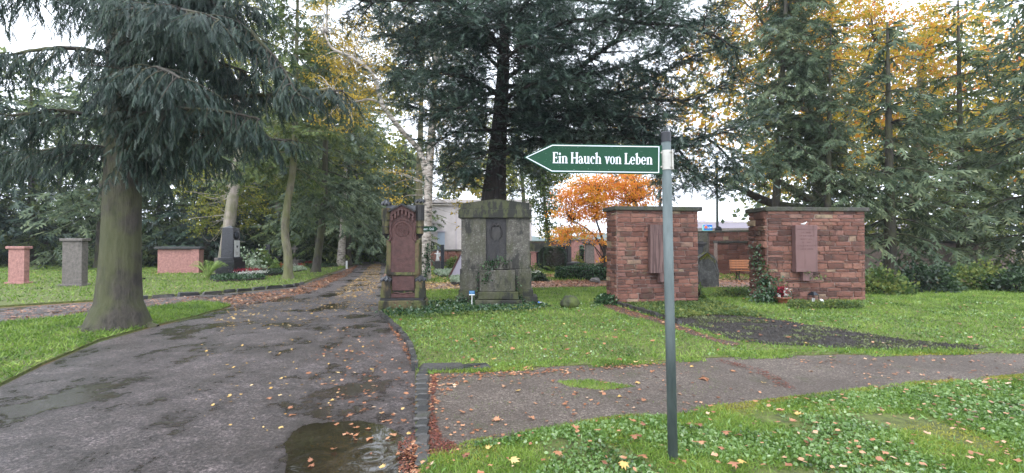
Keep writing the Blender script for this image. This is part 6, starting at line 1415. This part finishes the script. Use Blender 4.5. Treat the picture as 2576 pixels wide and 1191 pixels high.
# ------------------------------------------------------------------ birch and its neighbour
BD = 20.3
bt = U((1070, 706, BD), (1071, 640, BD), (1075, 560, BD), (1079, 440, BD), (1088, 300, BD), (1096, 160, BD), (1104, 20, BD), (1110, -150, BD))
bl = [(U((1072, 440, BD), (1058, 386, BD), (1035, 355, BD - .2), (1009, 327, BD - .5), (980, 290, BD - .8), (960, 261, BD - 1), (942, 198, BD - 1.2), (910, 160, BD - 1.4), (870, 138, BD - 1.6), (834, 120, BD - 1.8), (815, 80, BD - 2)), (.13, .11, .09, .07, .03)),
      (U((960, 261, BD - 1), (930, 250, BD - 1.2), (885, 257, BD - 1.4), (855, 240, BD - 1.6), (828, 216, BD - 1.8)), (.05, .04, .02)),
      (U((1085, 330, BD), (1130, 250, BD), (1180, 180, BD), (1200, 120, BD)), (.07, .05, .02)),
      (U((1095, 180, BD), (1050, 100, BD), (1000, 50, BD), (940, 20, BD)), (.07, .05, .02)), (U((1095, 180, BD), (1130, 100, BD), (1180, 20, BD)), (.07, .05, .02))]
def Bl(x, y, D, rx, ry, rz_): p = P(x, y, D); return (p.x, p.y, p.z, rx, ry, rz_)
deciduous('birch_tree', bt, (.26, .20, .19, .17, .13, .08, .04), [
    Bl(880, 200, BD - 1.2, 1.6, 1.2, 1.3), Bl(920, 120, BD - 1, 1.6, 1.3, 1.4), Bl(990, 60, BD, 1.5, 1.3, 1.4), Bl(1090, 260, BD, 1.3, 1.3, 1.5), Bl(1150, 330, BD, 1.2, 1.2, 1.6), Bl(1170, 470, BD - .3, 1.0, 1.0, 1.6),
    Bl(860, 280, BD - 1.5, 1.2, 1, 1.0), Bl(1000, 470, BD, .8, .8, 1.2), Bl(1100, 100, BD, 2, 1.6, 1.8), Bl(1170, 550, BD - .5, .7, .6, .9), Bl(830, 60, BD - 1, 1.2, 1.2, 1.5), Bl(900, 220, BD, 2.2, 1.6, 1.6), Bl(960, 130, BD, 2, 1.6, 1.6)], 15000,
    'white birch with sparse yellow leaves just right of the red stele', M['birch'], M['birch_leaf'], .095, limbs=bl)
bp_ = P(1068, 700, BD - .1)
ivy('ivy climbing the lower birch trunk', [([(bp_.x - .1, BD - .22, .1), (bp_.x + .15, BD - .22, .5), (bp_.x + .12, BD - .2, 1.0), (bp_.x + .18, BD - .2, 1.5)], 420), ([(bp_.x - .2, BD - .2, .1), (bp_.x - .15, BD - .2, .8)], 160)], size=.08, spread=(.09, .06, .08))
deciduous('mossy_tree', U((1052, 690, 22), (1053, 600, 22), (1054, 500, 22), (1056, 400, 22), (1060, 250, 22), (1064, 60, 22)), (.24, .19, .17, .15, .1, .05), [Bl(1040, 150, 22.5, 2, 1.5, 2), Bl(980, 260, 23, 1.3, 1.2, 1.4)], 2200,
    'mossy green trunk directly behind the birch', M['bark_moss'], M['yellowgreen'], .10)

# ------------------------------------------------------------------ trees beside the road on the left
conifer('roadside_conifer', G(725, 706), P(755, -260, 20.6), .17, P(740, 420, 20.5).z, 2.7, 'mossy slim trunk with light green crown nearest the left road edge', M['bark_moss'], M['fir'], levels=20, per=4, gap=.13, ssize=.36, droop=.5, every=.32, apex=.3, hang=.25,
        knots=U((725, 706, 20.4), (724, 640, 20.4), (717, 590, 20.4), (722, 520, 20.4), (735, 440, 20.5), (742, 340, 20.5), (745, 200, 20.5), (748, 40, 20.5), (752, -150, 20.5)))
conifer('roadside_conifer', G(794, 688), P(820, -60, 25.5), .2, P(815, 520, 25.5).z, 3.2, 'brown trunk leaning right in the row by the road, second from the near end', M['bark_dark'], M['hemlock'], levels=20, per=4, gap=.16, ssize=.42, droop=.5, every=.38, apex=.3, hang=.25,
        knots=U((794, 688, 25.5), (800, 640, 25.5), (808, 580, 25.5), (814, 520, 25.5), (818, 400, 25.5), (820, 200, 25.5), (825, -60, 25.5)))
deciduous('roadside_birch', U((857, 669, 33), (860, 620, 33), (864, 560, 33), (868, 480, 33), (872, 300, 33)), (.30, .25, .22, .15, .06), [Bl(880, 330, 33, 3, 2, 3), Bl(900, 440, 33, 2, 2, 2)], 2600, 'grey white birch trunk leaning over the road edge further back', M['birch'], M['yellowgreen'], .16)
conifer('roadside_conifer', P(873, 668, 33.5), P(885, 200, 33.5), .26, P(873, 560, 33.5).z, 3.6, 'straight brown trunk right behind the leaning birch', M['bark_dark'], M['hemlock'], levels=14, per=4, gap=.24, ssize=.6, droop=.5, every=.5, apex=.35, hang=.25)
conifer('roadside_conifer', P(893, 664, 38), P(898, 230, 38), .34, P(895, 575, 38).z, 4.0, 'dark trunk furthest back in the row by the road', M['bark_dark'], M['fir'], levels=14, per=4, gap=.26, ssize=.65, droop=.5, every=.5, apex=.35, hang=.3)
deciduous('pale_trunk_tree', U((562, 690, 27), (570, 620, 27), (580, 540, 27), (590, 466, 27), (597, 400, 27), (603, 250, 27), (610, 60, 27)), (.42, .34, .31, .28, .25, .2, .1), [Bl(600, 100, 27, 3, 2, 3), Bl(540, 480, 28.5, 2.4, 1, 1.6), Bl(650, 470, 29, 2.2, 1, 1.6), Bl(520, 560, 30, 1.6, 1, 1.2), Bl(640, 540, 30, 1.5, .8, 1)], 11000, 'thick pale trunk, green on its left side, behind the obelisk', M['bark_pale'], M['yellowgreen'], .15)
deciduous('far_pale_tree', U((697, 660, 40), (699, 560, 40), (702, 450, 40), (704, 300, 40), (706, 150, 40)), (.25, .22, .2, .15, .08), [Bl(700, 280, 40, 4, 3, 4), Bl(650, 420, 40, 3, 2, 2)], 3600, 'far pale trunk in the wood between the two nearest roadside trunks', M['bark_pale'], M['yellowgreen'], .2)
# wood behind
wood = [(600, 36, 14, 3.6, 'fir', 100), (520, 33, 15, 3.8, 'spruce', 20), (660, 42, 15, 4, 'hemlock', 60), (760, 44, 14, 4, 'fir', 60), (830, 46, 13, 4, 'hemlock', 250), (940, 60, 11, 4, 'spruce', 350), (985, 55, 14, 4.5, 'hemlock', 350), (1020, 44, 11, 3.4, 'fir', 350),
        (400, 34, 15, 4, 'fir', 60), (250, 30, 14, 4, 'hemlock', 60), (80, 34, 15, 4.5, 'fir', 60), (-80, 30, 14, 4.5, 'spruce', 60), (470, 46, 17, 5, 'hemlock', 60), (150, 44, 17, 5, 'hemlock', 60)]
wood += [(800, 34, 17, 3.4, 'fir', 60), (870, 40, 18, 4, 'hemlock', 60), (930, 46, 17, 4.2, 'fir', 60), (700, 52, 19, 5, 'fir', 60)]
wl_ = ['light green', 'dark', 'grey green', 'yellowish green', 'thin grey green', 'dark blue green', 'broad grey green', 'compact green']
for i, (px_, D_, h_, r_, m_, _y) in enumerate(wood):
    p = P(px_, 650, D_); place_ = ['behind the pale trunk', 'far behind the fern', 'behind the black headstones', 'between mossy and brown trunks', 'beyond the leaning brown trunk', 'beyond the wooden fence', 'right of the road end', 'behind the mossy birch neighbour', 'behind the pink tomb', 'left of the pink tomb', 'at the far left lawn', 'at the left frame edge', 'deep behind the pink tomb', 'deep at the far left', 'above the leaning brown trunk', 'above the leaning birch', 'in the gap left of the birch crown', 'tallest behind the two nearest roadside trunks'][i]
    conifer('woodland_conifer', (p.x, p.y, 0), (p.x + rng.normal() * .4, p.y, h_), .24, 1.6 if D_ < 50 else .8, r_, '%s conifer %s' % (wl_[i % 8], place_), M['bark_dark'], M[m_], group='conifers of the wood on the left', levels=15, per=4, gap=.30, ssize=.75, droop=.45, every=.62, apex=.18, hang=.2, shape=.6)
for i, (px_, D_, rx, rz_, m_) in enumerate([(540, 37, 3, 2.6, 'darkbush'), (610, 35, 2, 1.9, 'darkbush'), (700, 38, 3, 3.4, 'darkbush'), (790, 40, 3.2, 3.6, 'darkbush'), (850, 42, 3, 3.2, 'darkbush'), (905, 44, 2, 2.4, 'darkbush'), (400, 36, 4, 3.0, 'darkbush'), (220, 36, 4, 3.2, 'darkbush'), (40, 36, 4, 3.0, 'darkbush'), (-120, 36, 4, 3.0, 'darkbush'), (985, 62, 5, 4.0, 'darkbush'), (1030, 50, 3.5, 4.5, 'darkbush')]):
    p = P(px_, 660, D_)
    bush('woodland_shrub', (p.x, p.y, 0), (rx, 1.6, rz_), 3200, M[m_], ['broad dark evergreen shrub far behind the fern', 'dark shrub behind the obelisk', 'tall dark shrub behind the black headstones', 'tall dark shrub between the roadside trunks', 'dark shrub behind the leaning birch', 'dark shrub at the bend of the road', 'dark shrub behind the pink tomb', 'dark shrub left of the pink tomb', 'dark shrub on the far left lawn', 'dark shrub at the left frame edge', 'dark shrub mass beyond the road end', 'dark shrub mass behind the red stele'][i], lsize=.30, group='dark shrubs under the wood', fill=.8)
bush('laurel', G(628, 690), (.9, .7, 1.35), 420, M['paleleaf'], 'glossy laurel with light leaf tips right of the obelisk', lsize=.15, fill=.35)
bush('laurel', (*P(655, 680, 27)[:2], 0), (1.1, .7, 1.2), 700, M['midgreen'], 'green laurel behind the grave bed', lsize=.16, fill=.5)
bush('shrub', (*P(928, 655, 42)[:2], 0), (1.1, .7, 1.0), 900, M['fern'], 'bright green shrub at the left edge of the road bend', lsize=.18)

def far_wood(name, x0, x1, D, ytop, m, n, label, ls=.55, zlow=1.0):
    a, b = P(x0, 600, D).x, P(x1, 600, D).x; x = rng.uniform(a, b, n); top = np.array([P(1288, ytop, D).z * (0.82 + .30 * mnoise.noise(Vector((q * .16, D, 0))) + .14 * mnoise.noise(Vector((q * .6, D, 2)))) for q in x])
    u = rng.random(n) ** .8; p = np.stack([x, D + rng.normal(size=n) * 1.8 + 1.5 * np.sin(x * .5), zlow + u * (top - zlow)], 1)
    keep = np.array([mnoise.noise(Vector((q[0] * .35, q[2] * .35, D))) > -.32 + .25 * (q[2] / 16) for q in p]); p = p[keep]; n = len(p)
    V, T = scatter(LEAF, p, rng.normal(size=(n, 3)) + np.array([0, 0, -.3]), ls * rng.uniform(.5, 1.3, n), rng.uniform(0, 6, n)); o = link(name, npmesh(name, V, T), M[m]); tag(o, label, None, None, 'stuff')
far_wood('far_wood', -900, 780, 50, 120, 'fir', 26000, 'far wood of green conifers on the left')
far_wood('far_wood', 560, 1060, 62, 330, 'hemlock', 15000, 'far wood beyond the road end')
far_wood('far_wood', 640, 1010, 44, 90, 'yellowgreen', 11000, 'thin yellow green crowns beyond the road', .4, 5.0)
far_wood('far_wood', 1020, 1300, 58, 330, 'yellowgreen', 7000, 'yellow green crowns above the white building', .45, 6.5)
far_wood('far_wood', 1900, 3400, 50, 180, 'yellowgreen', 26000, 'far autumn crowns on the right', .5, 1.0)
far_wood('far_wood', 1720, 2700, 34, -60, 'maple_yellow', 15000, 'far orange crowns on the right', .34, 6.0)
far_wood('far_wood', 1860, 2700, 36, -40, 'hemlock', 9000, 'far grey green crowns on the right', .45, 3.5)

# ------------------------------------------------------------------ centre background: orange maple, green trees
mt = P(1522, 672, 22)
deciduous('orange_maple', U((1524, 690, 22), (1521, 650, 22), (1520, 620, 22), (1510, 585, 22), (1500, 545, 22), (1510, 480, 22)), (.10, .08, .07, .05, .04, .02), [
    Bl(1440, 500, 22, .85, .9, .5), Bl(1500, 480, 22, 1.0, 1, .5), Bl(1570, 485, 22, 1.1, 1, .5), Bl(1430, 540, 22, .8, .8, .35), Bl(1480, 540, 22, .9, .8, .35), Bl(1410, 590, 21.8, .55, .6, .28), Bl(1440, 575, 21.8, .6, .6, .3), Bl(1540, 530, 22, 1.1, .9, .4), Bl(1610, 505, 22, .9, .8, .4), Bl(1470, 590, 21.8, .8, .6, .16), Bl(1510, 607, 21.6, .75, .5, .14), Bl(1400, 610, 21.6, .35, .4, .12), Bl(1530, 655, 21.6, .35, .3, .1), Bl(1460, 465, 22, .8, .8, .4), Bl(1560, 450, 22, 1.2, .9, .4), Bl(1630, 470, 22, .7, .8, .4), Bl(1500, 510, 22, 1.2, .9, .4), Bl(1560, 560, 22, .9, .6, .3)], 16500,
    'low maple with bright orange and yellow leaves left of the sandstone wall', M['twig'], M['maple_orange'], .092,
    limbs=[(U((1521, 640, 22), (1500, 600, 22), (1475, 575, 22), (1440, 555, 22)), (.05, .03, .02)), (U((1521, 630, 22), (1540, 580, 22), (1570, 530, 22), (1600, 500, 22)), (.05, .03, .02)), (U((1522, 655, 22), (1495, 620, 22), (1480, 605, 22)), (.03, .02, .01)), (U((1523, 670, 22), (1505, 640, 22), (1495, 620, 22)), (.03, .02, .01))])
deciduous('green_tree', U((1385, 660, 27), (1380, 600, 27), (1372, 530, 27), (1365, 430, 27), (1370, 330, 27)), (.12, .10, .08, .06, .03), [Bl(1365, 500, 27, .9, .9, 1.3), Bl(1385, 430, 27, 1.1, 1, 1.2), Bl(1350, 440, 27, .8, .8, 1.1), Bl(1380, 575, 27, .7, .6, .6), Bl(1400, 520, 27, .5, .5, .8)], 7500, 'small green tree between grey monument and orange maple', M['bark_dark'], M['midgreen'], .12)
deciduous('yellow_green_tree', U((1320, 650, 38), (1318, 520, 38), (1310, 400, 38), (1300, 250, 38)), (.2, .17, .12, .05), [Bl(1300, 430, 38, 2.0, 1.5, 2.4), Bl(1330, 390, 38, 2.2, 1.5, 1.6), Bl(1400, 400, 38, 3, 1.5, 1.6), Bl(1500, 400, 38, 3, 1.5, 1.6), Bl(1270, 340, 38, 3, 2, 3)], 8500, 'yellow green tree beyond the white building corner', M['bark_dark'], M['yellowgreen'], .17)
deciduous('yellow_tree', U((1600, 640, 36), (1598, 520, 36), (1590, 420, 36), (1585, 300, 36)), (.2, .17, .12, .05), [Bl(1560, 440, 36, 2, 1.5, 1.2), Bl(1600, 470, 36, 1.8, 1.2, 1.0), Bl(1600, 380, 36, 2.5, 1.5, 1.5), Bl(1550, 330, 36, 2, 2, 2), Bl(1640, 250, 34, 3, 2, 3)], 8000, 'yellow leaved tree behind the orange maple', M['bark_dark'], M['maple_yellow'], .15)
deciduous('yellow_bush_tree', U((1415, 640, 55), (1413, 600, 55), (1410, 560, 55)), (.12, .1, .05), [Bl(1400, 590, 55, 2.2, 1.2, 1.0), Bl(1450, 590, 55, 2.0, 1.2, 1.2)], 2400, 'pale yellow shrub tree far behind the cemetery wall', M['bark_dark'], M['birch_leaf'], .22)
# ------------------------------------------------------------------ right trees
conifer('hemlock_tree', P(1952, 690, 21), P(1985, -260, 21), .17, P(1950, 400, 21).z, 2.4, 'slim dark trunked hemlock with grey green boughs above the right wall', M['bark_dark'], M['hemlock'], levels=26, per=5, gap=.12, ssize=.38, droop=.6, every=.3, apex=.32, hang=.3,
        knots=U((1952, 700, 21), (1952, 525, 21), (1956, 420, 21), (1963, 300, 21), (1970, 150, 21), (1978, -20, 21), (1985, -260, 21)))
PD = 24
plane_limbs = [(U((2058, 520, PD), (2040, 505, PD), (2005, 485, PD), (1970, 463, PD - .3), (1930, 440, PD - .5)), (.30, .2, .15, .10)),
    (U((2040, 526, PD), (2000, 522, PD - .2), (1943, 512, PD - .4), (1895, 492, PD - .6), (1861, 474, PD - .8), (1800, 450, PD - 1)), (.2, .2, .2, .14, .08)),
    (U((2064, 420, PD), (2110, 330, PD), (2160, 220, PD), (2200, 100, PD)), (.2, .15, .1, .05)), (U((2060, 330, PD), (2020, 230, PD - .5), (1960, 120, PD - 1), (1900, 30, PD - 1.5)), (.16, .1, .08, .04)), (U((2064, 280, PD), (2080, 150, PD), (2090, 20, PD), (2095, -120, PD)), (.18, .12, .1, .05)), (U((2060, 300, PD), (1980, 250, PD + 1), (1880, 200, PD + 1.5), (1800, 120, PD + 2)), (.14, .1, .07, .03))]
deciduous('plane_tree', U((2070, 690, PD), (2068, 560, PD), (2064, 480, PD), (2062, 380, PD), (2064, 280, PD), (2070, 150, PD)), (.62, .52, .36, .26, .22, .12), [
    Bl(1850, 60, PD + 1, 2.2, 2, 2.2), Bl(1920, 130, PD + 1, 2.2, 2, 2), Bl(2000, 60, PD, 2.4, 2, 2.4), Bl(2070, 140, PD, 2, 2, 2.2), Bl(1830, 180, PD + 1.5, 2, 1.5, 1.6), Bl(1760, 240, PD + 2, 1.6, 1.5, 1.4), Bl(2080, 270, PD - .5, 1.2, 1.2, 1.3), Bl(1900, 10, PD, 2.4, 2, 2), Bl(2160, 120, PD, 3, 2, 3), Bl(2260, 40, PD, 3, 2, 3), Bl(1880, 300, PD + 2, 1.8, 1.5, 1.5), Bl(2010, 400, PD + 2, 2, 1.5, 1), Bl(2050, 0, PD - 1, 2.5, 2, 2.2), Bl(1960, 480, PD + 3, 1.4, 1, .7)], 21000,
    'large plane tree with orange yellow autumn leaves at the right', M['bark_dark'], M['maple_yellow'], .15, limbs=plane_limbs, tmpl=MAPLE_S if False else LEAF)
conifer('hemlock_tree', P(2080, 690, 19.5), P(2090, 60, 19.5), .14, P(2080, 500, 19.5).z, 1.9, 'lower grey green hemlock in front of the plane trunk', M['bark_dark'], M['hemlock'], levels=12, per=4, gap=.13, ssize=.36, droop=.6, every=.32, apex=.4, hang=.3)
for i, (px_, D_, h_, r_, m_) in enumerate([(2240, 20, 11, 2.8, 'hemlock'), (2420, 24, 14, 3.6, 'fir'), (2600, 20, 13, 3.6, 'hemlock'), (2330, 34, 15, 4, 'fir'), (2520, 36, 16, 4.4, 'spruce')]):
    p = P(px_, 650, D_); conifer('right_side_conifer', (p.x, p.y, 0), (p.x, p.y, h_), .22, 2.0, r_, ['grey green hemlock right of the pink plaque wall', 'light conifer on the far right lawn', 'conifer at the right frame edge', 'tall far conifer beyond the right wall end', 'dark tall conifer at the far right'][i], M['bark_dark'], M[m_], group='conifers on the right', levels=14, per=4, gap=.24, ssize=.6, droop=.5, every=.5, apex=.2, hang=.25, shape=.6)
deciduous('side_tree', U((2300, 680, 27), (2300, 500, 27), (2310, 300, 27), (2320, 100, 27)), (.3, .25, .18, .1), [Bl(2280, 200, 27, 3, 2, 3), Bl(2380, 120, 27, 3, 2, 3), Bl(2350, 330, 27, 2.4, 2, 2)], 6000, 'yellow leaved tree between the right hand conifers', M['bark_moss'], M['maple_yellow'], .16)
for i, (px_, y_, rx, rz_) in enumerate([(2220, 740, .8, .7), (2330, 735, 1.0, .9), (2460, 730, 1.1, 1.0), (2560, 735, 1.0, .8)]):
    bush('garden_shrub', G(px_, y_), (rx, .6, rz_), 1800, M['darkbush' if i % 2 else 'midgreen'], ['first green shrub right of the wall end', 'second shrub, dark, right of the wall', 'third green shrub on the right lawn', 'dark shrub at the right frame edge'][i], lsize=.12, group='shrubs right of the wall')
small_wall('low stone wall on the far right lawn', (10.6, 24.5), (26, 24.5), 1.6, stones=(0, 7), rowh=(.2, .3), lens=(.4, .8))
headstone(180, 720, 600, 17, .7, 'mid_stone', 'grey headstone with cap on the far left lawn', depth=.25, cap=.1)
headstone(330, 700, 628, 20, .6, 'granite', 'black headstone left of the pink tomb', depth=.2)
headstone(40, 710, 620, 18, .6, 'pink_stone', 'pink headstone near the left frame edge', depth=.2, cap=.1)
# far ridge and skyline
hill = MB(); n = 60
for i in range(n):
    x = -350 + 700 * i / (n - 1); h = 11 + 5 * math.sin(i * .35) + 2 * math.sin(i * 1.7); hill.v += [(x, 330, -2), (x, 345, h)]
for i in range(n - 1): hill.f.append((2 * i, 2 * i + 2, 2 * i + 3, 2 * i + 1))
o = hill.build('hills', soilm('far_hill_woods', (0.06, 0.09, 0.08), (0.13, 0.17, 0.15), .3)); o['kind'] = 'structure'
tot = 0
for o in S.objects:
    if o.type == 'MESH': tot += len(o.data.loop_triangles) if False else sum(1 for _ in ()) 
print('polys', sum(len(m_.polygons) for m_ in bpy.data.meshes), 'objects', len(S.objects))
